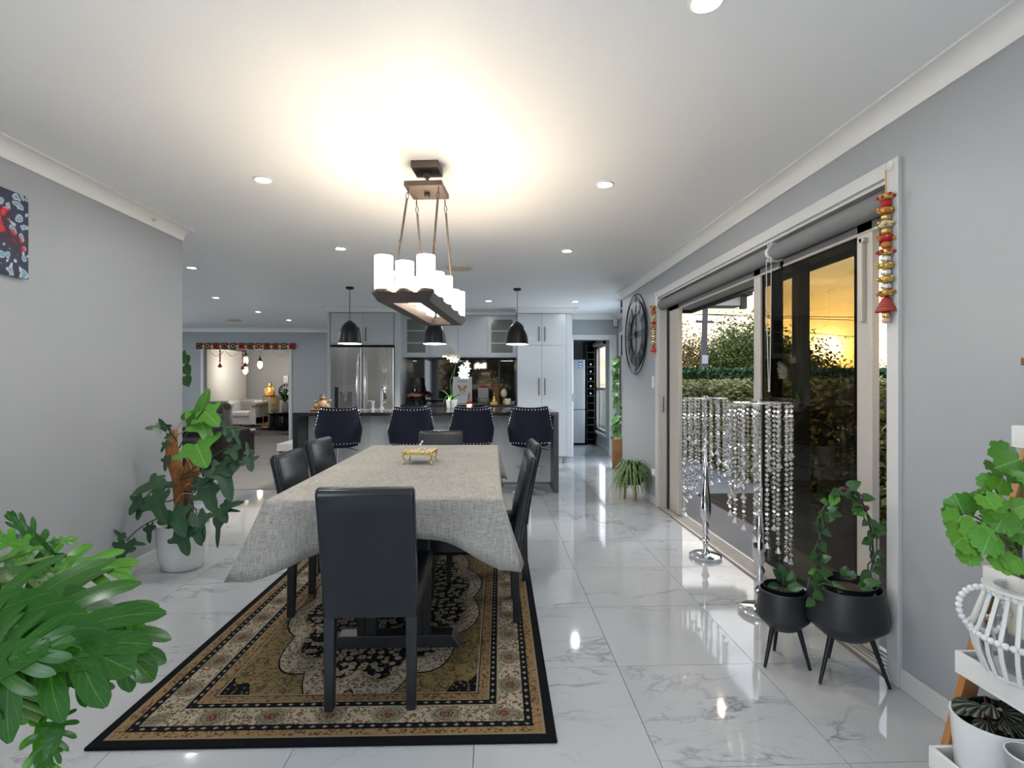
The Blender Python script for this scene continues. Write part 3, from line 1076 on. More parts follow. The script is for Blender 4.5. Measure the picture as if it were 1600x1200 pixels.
def tree_parts(h, crown, nleaf, size, seed, sparse=.5):
    """trunk+branches mesh and foliage point cloud for one tree of height h"""
    rnd = random.Random(seed)
    tr = MB()
    pts = []
    tr.tube([(0, 0, 0), (.05, .03, h * .25), (-.04, .05, h * .5), (0, 0, h * .8)], [.11, .085, .06, .02], 7)
    tips = []
    for k in range(16):
        a = k * 2.4 + rnd.uniform(-.3, .3)
        z0 = h * rnd.uniform(.12, .6)
        L = crown * rnd.uniform(.6, 1.0) * (1.1 - .5 * z0 / h)
        p1 = Vector((math.cos(a) * L * .5, math.sin(a) * L * .5, z0 + L * .35))
        p2 = Vector((math.cos(a) * L, math.sin(a) * L, min(z0 + L * .9, h * .97)))
        tr.tube([(0, 0, z0), p1, p2], [.045, .03, .008], 5)
        tips += [(p1, .8), (p2, .9), ((p1 + p2) / 2, .8)]
    tips += [(Vector((0, 0, h * .9)), .7), (Vector((0, 0, h * .72)), .9)]
    for _ in range(nleaf):
        c, s = rnd.choice(tips)
        g = Vector((rnd.gauss(0, 1), rnd.gauss(0, 1), rnd.gauss(0, 1)))
        pts.append(c + g * crown * .24 * s)
    pts = [p for p in pts if p.z > .3]
    return tr, leaf_cloud(pts, size, seed + 5)


protos = []
for (h, cr, nl, sz, sd_, m) in ((5.2, 1.9, 6500, .10, 11, M_TREE_A), (4.7, 1.9, 2600, .09, 12, M_TREE_B), (3.4, 2.2, 5200, .11, 13, M_TREE_A)):
    a, b = tree_parts(h, cr, nl, sz, sd_)
    protos.append((a.mesh('trunk', M_BARK, 60), b.mesh('foliage', m)))


def tree(kind, label, x, y, s=1.0, rz=0, z=-.2):
    t_ = thing('garden_tree', label, 'tree', (x, y, z), rz, 'trees beyond the hedges')
    t_.scale = (s, s, s)
    inst(protos[kind][0], 'trunk', t_)
    f = inst(protos[kind][1], 'foliage', t_)
    f['kind'] = 'stuff'


tree(1, 'thin autumn tree with orange leaves left of the power pole', 10.0, 27.5, 1.0, 20)
tree(1, 'sparse golden tree just behind the power pole', 11.6, 29, .95, 140)
tree(0, 'dense green tree right of the power pole', 12.4, 26.5, .92, 60)
tree(0, 'tallest green tree next to the door stile', 14.0, 27.5, 1.0, 200)
tree(1, 'golden tree rising behind the tallest green tree', 15.2, 31, 1.05, 300)
tree(2, 'low bushy tree at the left edge of the tinted glass', 15.7, 27, .98, 15)
tree(2, 'low bushy tree below the sunset, left of the sun', 18.2, 29, .66, 95)
tree(2, 'low bushy tree below the sunset, right of the sun', 20.4, 28, .62, 170)
tree(2, 'low bushy tree at the right edge of the tinted glass', 22.6, 27.5, .68, 260)
tree(2, 'bushy tree seen past the near end of the sliding door', 24.8, 27, .85, 330)
tree(0, 'green tree behind the viewer, mirrored in the black splashback', 1.0, -9.5, .8, 30)
tree(0, 'second green tree behind the viewer, mirrored in the splashback', -1.6, -10.5, .7, 130)
hedge('garden_hedge', 'hedge behind the viewer outside the large window', -6, 5, -7.2, -6.4, -.18, .9, 9000, .06, M_HEDGE_DK, 9)

pl = thing('power_pole', 'leaning grey power pole with cross arm in front of the trees', 'power pole', (9.69, 24, -.2))
pl.rotation_euler = (0, R(1.9), 0)
M_POLE = mat('weathered_pole', (.10, .09, .10), .8)
MB().tube([(0, 0, 0), (0, 0, 5.2)], [.16, .12], 10).build('shaft', M_POLE, pl, 50)
MB().box(-.42, .42, -.05, .05, 4.25, 4.36).build('cross_arm', M_POLE, pl, bevel=.01)
iz = MB()
for xx in (-.36, 0.3):
    iz.lathe([(.03, 0), (.05, .05), (.03, .09), (.045, .13), (.01, .17)], 8, Matrix.Translation((xx, 0, 4.36)))
iz.build('insulator', M_WHITECER, pl, 50)
MB().box(-.14, .14, -.175, -.16, 2.35, 2.75).build('notice_plate', mat('pole_notice', (.45, .46, .52), .6), pl)
for i, (a, b) in enumerate((((9.3, 24, 4.45), (70, 52, 8.6)), ((10.0, 24, 4.45), (70, 50, 9.2)), ((9.9, 24, 4.1), (70, 55, 5.2)))):
    pts = []
    for k in range(13):
        f_ = k / 12
        p = Vector(a).lerp(Vector(b), f_)
        p.z -= 1.2 * 4 * f_ * (1 - f_) * .5
        pts.append(p)
    w_ = MB().tube([p - Vector(a) for p in pts], .018, 4).build('power_line', M_BLACKMETAL, None, loc=a)
    tag(w_, ('upper of the thin power lines crossing the sunset sky', 'middle of the thin power lines crossing the sunset sky', 'lowest of the thin power lines crossing the sunset sky')[i], 'cable', 'power lines')

# ------------------------------------------------------------------ ceiling fixtures
M_LENS = emis('downlight_lens', (1, .96, .90), 16)
dl0 = None
DL = [(.64, 1.55, 'downlight at the top edge of the picture, nearest the sliding door'),
      (-1.29, 1.55, 'downlight overhead left of the viewer'),
      (-1.29, 3.0, 'downlight left of the chandelier plate'),
      (.645, 3.0, 'downlight right of the chandelier plate'),
      (-1.29, 4.5, 'downlight above the left side of the table, second from the camera'),
      (.64, 4.51, 'downlight between the chandelier and the wall clock'),
      (-2.97, 5.29, 'downlight just past the end of the left wall'),
      (-3.68, 7.12, 'lounge downlight nearest the left wall end, second of the lounge row'),
      (-3.73, 8.49, 'lounge downlight third in the row toward the sitting room'),
      (-3.66, 9.57, 'lounge downlight furthest back, by the refrigerator cabinet'),
      (-.06, 7.26, 'kitchen downlight left of the right pendant'),
      (1.15, 7.27, 'hall downlight in front of the scullery doorway')]
for i, (x, y, lab) in enumerate(DL):
    lab = 'lit round white ceiling ' + lab
    if dl0 is None:
        dl0 = thing('downlight', lab, 'downlight', (x, y, CH), 0, 'recessed ceiling downlights')
        MB().lathe([(.054, 0), (.054, -.004), (.047, -.008), (.038, -.004), (.038, 0)], 28).build('trim_ring', M_PLASTICW, dl0, 40)
        MB().lathe([(.038, -.003), (.001, -.0035)], 20).build('lens', M_LENS, dl0, 40)
        area_lamp(dl0, (0, 0, -.012), DOWN_W, .07, (.94, .97, 1.0))
    else:
        dup(dl0, (x, y, CH), 0, lab)
# sitting room downlight level light comes from its pendants
for (x, y, lab) in ((-.328, 5.2, 'round beige ceiling vent behind the chandelier'), (-4.65, 9.6, 'round ceiling vent above the lounge')):
    v = thing('ceiling_vent', lab, 'vent', (x, y, CH), 0, 'round ceiling vents')
    MB().lathe([(.135, 0), (.135, -.008), (.118, -.016), (.10, -.010), (.10, 0)], 28).build('rim', mat('vent_beige', (.62, .57, .46), .5), v, 40)
    MB().lathe([(.095, -.002), (.09, -.018), (.05, -.024), (.001, -.024)], 24).build('cone', mat('vent_beige2', (.56, .52, .42), .5), v, 40)

# ------------------------------------------------------------------ chandelier
ch = thing('chandelier', 'long bronze tray chandelier with lit white candle cylinders above the table', 'chandelier', (-.345, 2.775, 0), -5.2)
W2, L2, ZT, ZB = .136, .50, 1.612, 1.575
MB().box(-.07, .07, -.07, .07, CH - .038, CH).build('ceiling_plate', M_BRONZE, ch, bevel=.003)
MB().cyl((0, 0, CH - .038), (0, 0, 2.245), .009).lathe([(.016, 2.30), (.02, 2.31), (.016, 2.32)], 12).build('swivel_stem', M_BRONZE, ch, 50)
MB().box(-.098, .098, -.102, .102, 2.22, 2.248).lathe([(.012, 2.195), (.016, 2.205), (.016, 2.22)], 12).build('spreader_plate', M_BRONZE, ch, bevel=.003)


def frame_ring(w, l, wi, li, z0, w0, l0, wi0, li0, z1):
    """rectangular ring: bottom outline (w0,l0)/(wi0,li0) at z0, top outline (w,l)/(wi,li) at z1"""
    mb = MB()
    def c(a, b, z):
        return [(-a, -b, z), (a, -b, z), (a, b, z), (-a, b, z)]
    vs = c(w0, l0, z0) + c(wi0, li0, z0) + c(w, l, z1) + c(wi, li, z1)
    fs = []
    for k in range(4):
        k2 = (k + 1) % 4
        fs += [(k, k2, 8 + k2, 8 + k), (4 + k2, 4 + k, 12 + k, 12 + k2), (8 + k, 8 + k2, 12 + k2, 12 + k), (k2, k, 4 + k, 4 + k2)]
    return mb.add(vs, fs)


frame_ring(W2, L2, W2 - .085, L2 - .085, ZB, W2 - .022, L2 - .022, W2 - .075, L2 - .075, ZT).build('tray', M_BRONZE, ch)
M_CANDLE = emis('lit_frosted_glass', (1, .87, .70), CANDLE_E)
spots = []
ys = [-.455, -.235, 0, .235, .455]
for s in (-1, 1):
    for k, y in enumerate(ys):
        spots.append((s * (W2 - .042), y, (.145, .118, .145, .118, .145)[k]))
spots += [(0, -.458, .118), (0, .458, .118)]
for (x, y, h) in spots:
    cpo = MB().lathe([(.036, ZT), (.038, ZT + .004), (.038, ZT + .018), (.034, ZT + .022)], 20, Matrix.Translation((x, y, 0))).build('candle_cup', M_BRONZE, ch, 50)
    n = 20
    MB().lathe([(.039, ZT + .020), (.0395, ZT + .03), (.0395, ZT + .02 + h), (.036, ZT + .02 + h), (.036, ZT + .03)], n, Matrix.Translation((x, y, 0)), cap=False).build('glass_shade', M_CANDLE, cpo, 50)
for sx in (-1, 1):
    for sy in (-1, 1):
        a = Vector((sx * .078, sy * .082, 2.218))
        b = Vector((sx * (W2 - .05), sy * .33, ZT + .045))
        a2 = a.lerp(b, .12)
        b2 = a.lerp(b, .93)
        rod = MB().cyl(a2, b2, .0058, n=8).ball(a.lerp(b, .55), .0085, 8, 5).build('suspension_rod', M_BRONZE, ch, 50)
        lk_ = MB()
        for k in range(2):
            c = a.lerp(a2, .28 + k * .45)
            pts = []
            for q in range(10):
                g = 2 * PI * q / 10
                pts.append(c + Vector((math.cos(g) * .007 if k else 0, 0 if k else math.cos(g) * .007, math.sin(g) * .018)))
            lk_.tube(pts, .0022, 6, closed=True)
        for k in range(3):
            c = b2.lerp(b, .1 + k * .4)
            pts = [c + Vector((math.cos(2 * PI * q / 10) * .009 if k % 2 else 0, 0 if k % 2 else math.cos(2 * PI * q / 10) * .009, math.sin(2 * PI * q / 10) * .016)) for q in range(10)]
            lk_.tube(pts, .002, 6, closed=True)
        lk_.build('chain_links', M_BRONZE, rod, 60)

# ------------------------------------------------------------------ rug
rug = MB().box(-RUG_HX, RUG_HX, -RUG_HY, RUG_HY, 0, .011).build('area_rug', M_RUG, None, bevel=.003, loc=(-.552, 2.975, .0005))
rug.rotation_euler = (0, 0, R(-.7))
tag(rug, 'black bordered beige and gold patterned rug under the dining table', 'rug')
RZ = .0118

# ------------------------------------------------------------------ table and cloth
TZ = .738
TX0, TX1, TY0, TY1 = -.925, .035, 2.18, 4.10
tcx, tcy = (TX0 + TX1) / 2, (TY0 + TY1) / 2
hx, hy = (TX1 - TX0) / 2, (TY1 - TY0) / 2
tb = thing('dining_table', 'black trestle dining table hidden under the linen cloth', 'table', (tcx, tcy, RZ))
MB().box(-hx + .006, hx - .006, -hy + .006, hy - .006, TZ - .055 - RZ, TZ - .006 - RZ).build('tabletop', M_BLACKWOOD, tb, bevel=.004)
for sy in (-1, 1):
    yy = sy * (hy - .27)
    ft = MB()
    ft.hexa([(-.30, yy - .045, 0), (.30, yy - .045, 0), (.30, yy + .045, 0), (-.30, yy + .045, 0)], [(-.26, yy - .04, .055), (.26, yy - .04, .055), (.26, yy + .04, .055), (-.26, yy + .04, .055)])
    fo = ft.build('trestle_foot', M_BLACKWOOD, tb, bevel=.004)
    for sx in (-.12, .12):
        MB().box(sx - .032, sx + .032, yy - .03, yy + .03, .05, TZ - .06 - RZ).build('post', M_BLACKWOOD, fo, bevel=.003)
MB().box(-.02, .02, -hy + .27, hy - .27, .2, .27).build('stretcher', M_BLACKWOOD, tb, bevel=.003)

# cloth: rounded-rectangle rings that run from the centre over the edge and hang down with folds
cl = MB()
NS = 200
per = []
nx_, ny_ = 34, 66
for k in range(nx_):
    per.append((-hx + 2 * hx * k / nx_, -hy))
for k in range(ny_):
    per.append((hx, -hy + 2 * hy * k / ny_))
for k in range(nx_):
    per.append((hx - 2 * hx * k / nx_, hy))
for k in range(ny_):
    per.append((-hx, hy - 2 * hy * k / ny_))
NP = len(per)
rows = [0, .55, .9, .985, 1.0]
hang = [.004, .03, .07, .11, .15, .19]
vs = []
top = TZ + .002


def corner_k(px_, py_):
    """1 at a table corner, 0 away from it"""
    dx, dy = hx - abs(px_), hy - abs(py_)
    dd = math.hypot(dx, dy)
    return math.exp(-(dd / .17) ** 2)


for r in rows:
    for (x, y) in per:
        vs.append((x * r, y * r, top - (.0015 if r > .99 else 0)))
for hgt in hang:
    for k, (x, y) in enumerate(per):
        ck = corner_k(x, y)
        ln = hgt / .19
        nx = (1 if x > hx - 1e-6 else -1 if x < -hx + 1e-6 else 0)
        ny = (1 if y > hy - 1e-6 else -1 if y < -hy + 1e-6 else 0)
        if ck > .02:
            cx_, cy_ = math.copysign(1, x), math.copysign(1, y)
            nx, ny = nx + cx_ * ck * .6, ny + cy_ * ck * .6
        s_ = k / NP * 2 * PI
        wav = .010 * math.sin(s_ * 17 + 1) + .007 * math.sin(s_ * 29)
        fl = ln * (.010 + .038 * ck * (1.25 if x < 0 else .9)) + ln * ln * wav + .004
        drop = hgt * (.86 + .62 * ck) + .012 * ln * math.sin(s_ * 5 + .7)
        if y < -hy + 1e-6:
            drop += .035 * ln * max(0, -x / hx) * (1 - ck)
        vs.append((x + nx * fl, y + ny * fl, top - .002 - drop))
fs = []
nr = len(rows) + len(hang)
for j in range(nr - 1):
    for k in range(NP):
        a, b = j * NP + k, j * NP + (k + 1) % NP
        fs.append((a, b, b + NP, a + NP))
cl.add(vs, fs)
co = cl.build('tablecloth', M_LINEN, None, 60, loc=(tcx, tcy, 0))
so_ = co.modifiers.new('thick', 'SOLIDIFY')
so_.thickness = .0018
tag(co, 'oatmeal linen tablecloth draped over the dining table', 'tablecloth')

# gilt trinket tray on the table
tk = thing('trinket_tray', 'small gilt footed tray with white enamel lid in the middle of the table', 'tray', (-.435, 3.17, top + .001), -4)
tk.scale = (.92, .92, .92)
g = MB()
g.box(-.085, .085, -.085, .085, .062, .074)
g.build('base_panel', mat('gilt_yellow', (.75, .58, .10), .25, .8), tk, bevel=.003)
for sx in (-1, 1):
    for sy in (-1, 1):
        MB().tube([(sx * .085, sy * .085, .08), (sx * .092, sy * .092, .05), (sx * .082, sy * .082, .025), (sx * .094, sy * .094, 0.004)], [.008, .006, .004, .006], 8).build('leg', M_BRASS, tk, 60)
MB().box(-.08, .08, -.08, .08, .074, .080).build('enamel_lid', M_WHITECER, tk, bevel=.002)
rm = MB()
for k in range(36):
    a = k / 36
    q = a * 4
    s_, f_ = int(q), q - int(q)
    c4 = [(-.09, -.09), (.09, -.09), (.09, .09), (-.09, .09), (-.09, -.09)]
    x = c4[s_][0] + (c4[s_ + 1][0] - c4[s_][0]) * f_
    y = c4[s_][1] + (c4[s_ + 1][1] - c4[s_][1]) * f_
    rm.ball((x, y, .080), .0065 if k % 3 else .0095, 6, 4)
rm.build('beaded_rim', M_BRASS, tk, 60)
dv = MB()
for k in range(11):
    f_ = -1 + 2 * k / 10
    dv.ball((f_ * .072, 0, .083), .005, 6, 4)
    dv.ball((0, f_ * .072, .083), .005, 6, 4)
dv.build('divider_beads', M_BRASS, tk, 60)
MB().tube([(0, 0, .084), (.004, .004, .102), (-.004, .0, .112), (.01, .004, .135)], [.008, .005, .008, .003], 8).ball((.012, .004, .139), .007, 8, 5).build('finial', mat('pale_gilt', (.85, .78, .62), .2, .8), tk, 60)

# ------------------------------------------------------------------ dining chairs
CW, CHT = .172, .838


def make_chair(label, loc, rz):
    c = thing('dining_chair', label, 'chair', loc, rz, 'dining chairs round the table')
    # backrest: rear legs at y=0, leaning back by .085 at the top, rounded top
    def bp(u, v):
        ang = v * 2 * PI
        return u, ang
    mb = MB()
    zb, zt, th = .345, CHT, .05
    sec = []
    NZ = 9
    for i in range(NZ):
        f_ = i / (NZ - 1)
        z = zb + (zt - .03 - zb) * f_
        yb = -.005 - .085 * f_ ** 1.3
        sec.append((yb - .018, yb + th - .018, z))
    prof = [(a, z) for a, b, z in sec]
    cyy = (sec[-1][0] + sec[-1][1]) / 2
    for k in range(1, 6):
        g_ = PI - PI * k / 6
        prof.append((cyy + math.cos(g_) * th / 2, zt - .03 + math.sin(g_) * .03))
    prof += [(b, z) for a, b, z in reversed(sec)]
    n = len(prof)
    gy = sum(p[0] for p in prof) / n

    def inset(e):
        # profile shrunk by e toward its own middle line
        out_ = []
        for i, (y, z) in enumerate(prof):
            (ya, za), (yb_, zb_) = prof[i - 1], prof[(i + 1) % n]
            tx, tz = yb_ - ya, zb_ - za
            l_ = math.hypot(tx, tz)
            out_.append((y + tz / l_ * e, z - tx / l_ * e))
        return out_

    xo = CW + .002
    rings_ = [(-xo, .011), (-xo + .003, .0045), (-xo + .007, .0012), (-xo + .012, 0), (xo - .012, 0), (xo - .007, .0012), (xo - .003, .0045), (xo, .011)]
    vs = []
    for (x, e) in rings_:
        vs += [(x, y, z) for (y, z) in inset(e)]
    fs = []
    for j in range(len(rings_) - 1):
        fs += [(j * n + i, (j + 1) * n + i, (j + 1) * n + (i + 1) % n, j * n + (i + 1) % n) for i in range(n)]
    o_ = (len(rings_) - 1) * n
    # end caps as strips between the front and rear edge of the profile
    for base_, flip in ((0, 0), (o_, 1)):
        for i in range(n // 2):
            q = (base_ + i, base_ + i + 1, base_ + n - 2 - i, base_ + n - 1 - i)
            if len(set(q)) == 4:
                fs.append(q if not flip else q[::-1])
    mb.add(vs, fs).build('backrest', M_LEATHER, c, 60)
    MB().box(-CW - .004, CW + .004, .03, .478, .345, .438).build('seat', M_LEATHER, c, 50, bevel=.02, seg=3)
    for sx in (-1, 1):
        x = sx * (CW - .022)
        w = .02
        MB().hexa([(x - w * .8, -.022, 0), (x + w * .8, -.022, 0), (x + w * .8, .012, 0), (x - w * .8, .012, 0)], [(x - w, -.016, .36), (x + w, -.016, .36), (x + w, .024, .36), (x - w, .024, .36)]).build('leg', M_BLACKWOOD, c, bevel=.002)
        MB().hexa([(x - w * .75, .446, 0), (x + w * .75, .446, 0), (x + w * .75, .474, 0), (x - w * .75, .474, 0)], [(x - w, .432, .36), (x + w, .432, .36), (x + w, .472, .36), (x - w, .472, .36)]).build('leg', M_BLACKWOOD, c, bevel=.002)
    return c


c0 = make_chair('black leather dining chair at the near end, its back to the camera', (-.452, 1.968, RZ), 0)
dup(c0, (-1.035, 2.905, RZ), -91, 'black leather dining chair on the left side with amber light on its back')
dup(c0, (-1.085, 3.56, RZ), -95, 'black leather dining chair on the left side, second from the camera')
dup(c0, (.115, 2.80, RZ), 90, 'black leather dining chair on the right side nearer the camera')
dup(c0, (.185, 3.36, RZ), 93, 'black leather dining chair on the right side, further from the camera')
dup(c0, (-.418, 4.18, 0), 180, 'black leather dining chair at the far end, facing the camera')

# ------------------------------------------------------------------ island
IX0, IX1, IY0, IY1 = -2.19, .735, 5.83, 6.92
isl = thing('kitchen_island', 'long kitchen island with black stone waterfall top and pale panels', 'island', (0, 0, 0))
MB().box(IX0, IX1, IY0, IY1, .862, .9).build('worktop', M_STONE, isl, bevel=.002)
MB().box(IX0, IX0 + .055, IY0, IY1, 0, .862).build('waterfall_end', M_STONE, isl, bevel=.002)
MB().box(IX1 - .055, IX1, IY0, IY1, 0, .862).build('waterfall_end', M_STONE_EDGE, isl, bevel=.002)
MB().box(IX0 + .055, IX1 - .055, 6.16, IY1 - .03, .06, .862).build('body', M_ISLAND, isl)
MB().box(IX0 + .055, IX1 - .055, 6.20, IY1 - .06, 0, .06).build('kickboard', M_CAB, isl)
xs = [IX0 + .06 + k * (IX1 - IX0 - .12) / 4 for k in range(5)]
for a, b in zip(xs, xs[1:]):
    MB().box(a + .002, b - .002, 6.145, 6.162, .065, .858).build('panel', M_ISLAND, isl, bevel=.001)
MB().box(-1.75, -1.15, 6.32, 6.72, .895, .902).build('sink_rim', M_STEEL, isl, bevel=.002)

tp = thing('kitchen_tap', 'tall curved chrome tap standing on the island by the refrigerator', 'tap', (-1.42, 6.78, .9))
MB().lathe([(.028, 0), (.028, .012), (.02, .016)], 16).build('base_ring', M_CHROME, tp, 40)
pts = [(0, 0, .01), (0, 0, .22)] + [(0, -.08 + .08 * math.cos(a), .22 + .08 * math.sin(a)) for a in [k * PI / 8 for k in range(1, 8)]] + [(0, -.16, .2)]
pts = [(p[1] * -.45, p[1] * .9, p[2]) for p in pts]
MB().tube(pts, .0125, 10).build('spout', M_CHROME, tp, 60)
MB().cyl((.07, -.152, .205), (.076, -.16, .12), .017, .02, 12).build('spray_head', M_BLACKMETAL, tp, 50)
MB().cyl((0, 0, .07), (.06, .01, .085), .008, .006, 8).build('lever', M_CHROME, tp, 50)
sd_ = thing('soap_dispenser', 'short chrome pump dispenser beside the tap', 'dispenser', (-1.52, 6.74, .9))
MB().lathe([(.026, 0), (.026, .008), (.012, .014), (.012, .075), (.02, .08), (.02, .1), (.01, .104)], 14).build('stem', M_CHROME, sd_, 40)
MB().tube([(0, 0, .1), (-.05, -.03, .104), (-.06, -.036, .09)], .006, 8).build('nozzle', M_CHROME, sd_, 60)

# ------------------------------------------------------------------ bar stools
SZ0 = .555


def make_stool(label, loc, rz):
    s = thing('bar_stool', label, 'bar stool', loc, rz, 'velvet bar stools at the island')
    rx, ry = .245, .235
    def topz(a):
        a = abs(a)
        if a < R(50):
            return .962 + .014 * (a / R(50)) ** 2
        if a < R(63):
            q = (a - R(50)) / R(13)
            return .976 - .146 * q
        if a < R(84):
            q = (a - R(63)) / R(21)
            return .83 - .085 * (1 - (1 - q) ** 2)
        return .745 - .012 * (a - R(84))
    def pt(u, v, off):
        a = (u - .5) * 2 * R(118)
        zt = topz(a)
        z = SZ0 + (zt - SZ0) * v
        k = .93 + .07 * min(1, (z - SZ0) / .12)
        fl = 1 + .02 * v
        lean = -.05 * max(0, (z - .68)) / .3 * max(0, math.cos(a))
        return Vector((math.sin(a) * (rx - off) * k * fl, -math.cos(a) * (ry - off) * k + lean, z))
    NU, NV = 96, 12
    mb = MB()
    vs = []
    for side, off in ((0, 0), (1, .045)):
        for j in range(NV):
            for i in range(NU):
                p = pt(i / (NU - 1), j / (NV - 1), off)
                vs.append(p)
    fs = []
    o2 = NU * NV
    for j in range(NV - 1):
        for i in range(NU - 1):
            a = j * NU + i
            fs.append((a, a + 1, a + NU + 1, a + NU))
            fs.append((o2 + a, o2 + a + NU, o2 + a + NU + 1, o2 + a + 1))
    for i in range(NU - 1):
        a = (NV - 1) * NU + i
        fs.append((a, a + 1, o2 + a + 1, o2 + a))
        fs.append((i + 1, i, o2 + i, o2 + i + 1))
    for j in range(NV - 1):
        a = j * NU
        fs.append((a + NU, a, o2 + a, o2 + a + NU))
        a = j * NU + NU - 1
        fs.append((a, a + NU, o2 + a + NU, o2 + a))
    mb.add(vs, fs).build('wing_back', M_VELVET, s, 55, bevel=.006)
    MB().lathe([(.15, .52), (.205, .535), (.212, .56), (.21, .64), (.19, .665), (.001, .672)], 28, None, True, 1.0, .98).build('seat_cushion', M_VELVET, s, 60)
    nh = MB()
    # studs follow the top edge of the wing and its bottom edge
    prev = None
    acc = 0
    for i in range(400):
        p = pt(i / 399, 1.0, -.003)
        p.z -= .024
        if prev is not None:
            acc += (p - prev).length
        if prev is None or acc > .034:
            nh.ball(p, .0088, 6, 4)
            acc = 0
        prev = p
    prev = None
    for i in range(400):
        p = pt(i / 399, .045, -.003)
        if prev is not None:
            acc += (p - prev).length
        if prev is None or acc > .036:
            nh.ball(p, .0078, 6, 4)
            acc = 0
        prev = p
    nh.build('nailhead_trim', M_NAIL, s, 60)['kind'] = 'stuff'
    MB().cyl((0, 0, .13), (0, 0, .53), .026, n=16).build('gas_column', M_CHROME, s, 50)
    MB().lathe([(.038, .05), (.034, .12), (.03, .15)], 16).build('column_sleeve', M_BLACKMETAL, s, 50)
    MB().lathe([(.2, 0), (.2, .008), (.16, .018), (.06, .034), (.035, .055)], 32).build('base_plate', M_CHROME, s, 50)
    MB().tube([(.0, .02, .27), (.13, -.02 + .04, .27), (.15, .12, .27), (.08, .2, .27), (-.08, .2, .27), (-.15, .12, .27), (-.13, .02, .27), (0, .02, .27)], .009, 8).build('footrest', M_CHROME, s, 60)
    MB().tube([(.03, -.02, .52), (.12, -.08, .51), (.2, -.1, .485)], .004, 6).build('lift_lever', M_BLACKMETAL, s, 60)
    return s


s0 = make_stool('navy velvet wingback bar stool, rightmost, by the grey stone island end', (.415, 5.86, 0), -2)
dup(s0, (-.235, 5.86, 0), 5, 'navy velvet wingback bar stool below the orchid, second from the right')
dup(s0, (-.905, 5.84, 0), 13, 'navy velvet wingback bar stool directly left of the far dining chair')
dup(s0, (-1.70, 5.86, 0), 17, 'navy velvet wingback bar stool at the left end of the island')

# ------------------------------------------------------------------ pendant lamps over the island
M_BULB = emis('pendant_bulb', (1, .93, .82), 10)
M_INNER = mat('white_shade_lining', (.85, .84, .82), .5)
for i, (x, y, lab) in enumerate(((-1.697, 6.3, 'in front of the refrigerator'), (-.692, 6.29, 'under the far end of the chandelier'), (.295, 6.32, 'in front of the tall pantry'))):
    p = thing('pendant_lamp', 'black dome pendant lamp ' + lab, 'pendant lamp', (x, y, 0), 0, 'pendant lamps over the island')
    MB().lathe([(.047, CH), (.047, CH - .018), (.035, CH - .026), (.006, CH - .03)], 20).build('ceiling_rose', M_BLACKMETAL, p, 40)
    MB().cyl((0, 0, CH - .02), (0, 0, 1.955), .0035, n=6).build('cord', M_BLACKMETAL, p)
    prof = [(.022, 1.965), (.03, 1.955), (.055, 1.94), (.085, 1.905), (.108, 1.855), (.124, 1.79), (.136, 1.70), (.137, 1.694)]
    sh = MB().lathe(prof, 36, cap=False).build('shade', M_BLACKMETAL, p, 60)
    MB().lathe([(r - .003, z) for r, z in prof[1:]] , 36, cap=False).build('shade_lining', M_INNER, sh, 60)
    MB().ball((0, 0, 1.80), .03, 12, 8).build('bulb', M_BULB, p, 60)
    area_lamp(p, (0, 0, 1.745), 12, .12, (1, .96, .90))

# ------------------------------------------------------------------ cabinets along the kitchen wall
YF, YK = 7.95, 8.615
CTOP = 2.29


def handle(parent, x, y, z0, z1):
    MB().tube([(x, y, z0), (x, y - .028, z0 + .012), (x, y - .03, (z0 + z1) / 2), (x, y - .028, z1 - .012), (x, y, z1)], .0065, 8).build('handle', M_BLACKMETAL, parent, 60)


def cabinet(name, label, x0, x1, y0, z0, z1, doors, back=YK, mat_=M_CAB):
    """doors: (x0, x1, z0, z1, handle x or None, hz0, hz1)"""
    c = thing(name, label, 'cabinet', ((x0 + x1) / 2, (y0 + back) / 2, z0))
    ox, oy = (x0 + x1) / 2, (y0 + back) / 2
    MB().box(x0 - ox, x1 - ox, y0 + .02 - oy, back - oy, 0, z1 - z0).build('carcass', mat_, c)
    for (a, b, c0_, c1_, hx_, h0, h1) in doors:
        d_ = MB().box(a + .0018 - ox, b - .0018 - ox, y0 - oy, y0 + .019 - oy, c0_ + .0018 - z0, c1_ - .0018 - z0).build('door', mat_, c, bevel=.001)
        if hx_ is not None:
            handle(d_, hx_ - ox, y0 - oy, h0 - z0, h1 - z0)
    return c


cabinet('overhead_cabinet', 'white two door cabinet above the steel refrigerator', -2.44, -1.475, YF, 1.80, CTOP,
        [(-2.42, -1.95, 1.815, 2.28, -2.0, 1.86, 2.06), (-1.95, -1.49, 1.815, 2.28, -1.90, 1.86, 2.06)])
fp = MB().box(-2.475, -2.44, YF, YK, 0, CTOP).build('side_panel', M_CAB, None)
tag(fp, 'tall white end panel left of the refrigerator', 'panel')
fp = MB().box(-1.475, -1.395, YF, YK, 0, CTOP).build('side_panel', M_CAB, None)
tag(fp, 'tall white panel between refrigerator and black splashback', 'panel')
cabinet('pantry_cabinet', 'tall white four door pantry cabinet right of the splashback', .375, 1.21, YF, .11, CTOP,
        [(.375, .745, .115, 1.80, .70, 1.05, 1.30), (.745, 1.12, .115, 1.80, .79, 1.05, 1.30), (.375, .745, 1.80, 2.28, .70, 1.87, 2.08), (.745, 1.12, 1.80, 2.28, .79, 1.87, 2.08), (1.12, 1.21, .115, 2.28, None, 0, 0)])
kb = MB().box(.375, 1.06, YF + .03, YK, 0, .108).build('kickboard', mat('grey_kickboard', (.42, .41, .40), .4), None)
tag(kb, 'grey kickboard under the tall pantry cabinet', 'kickboard')

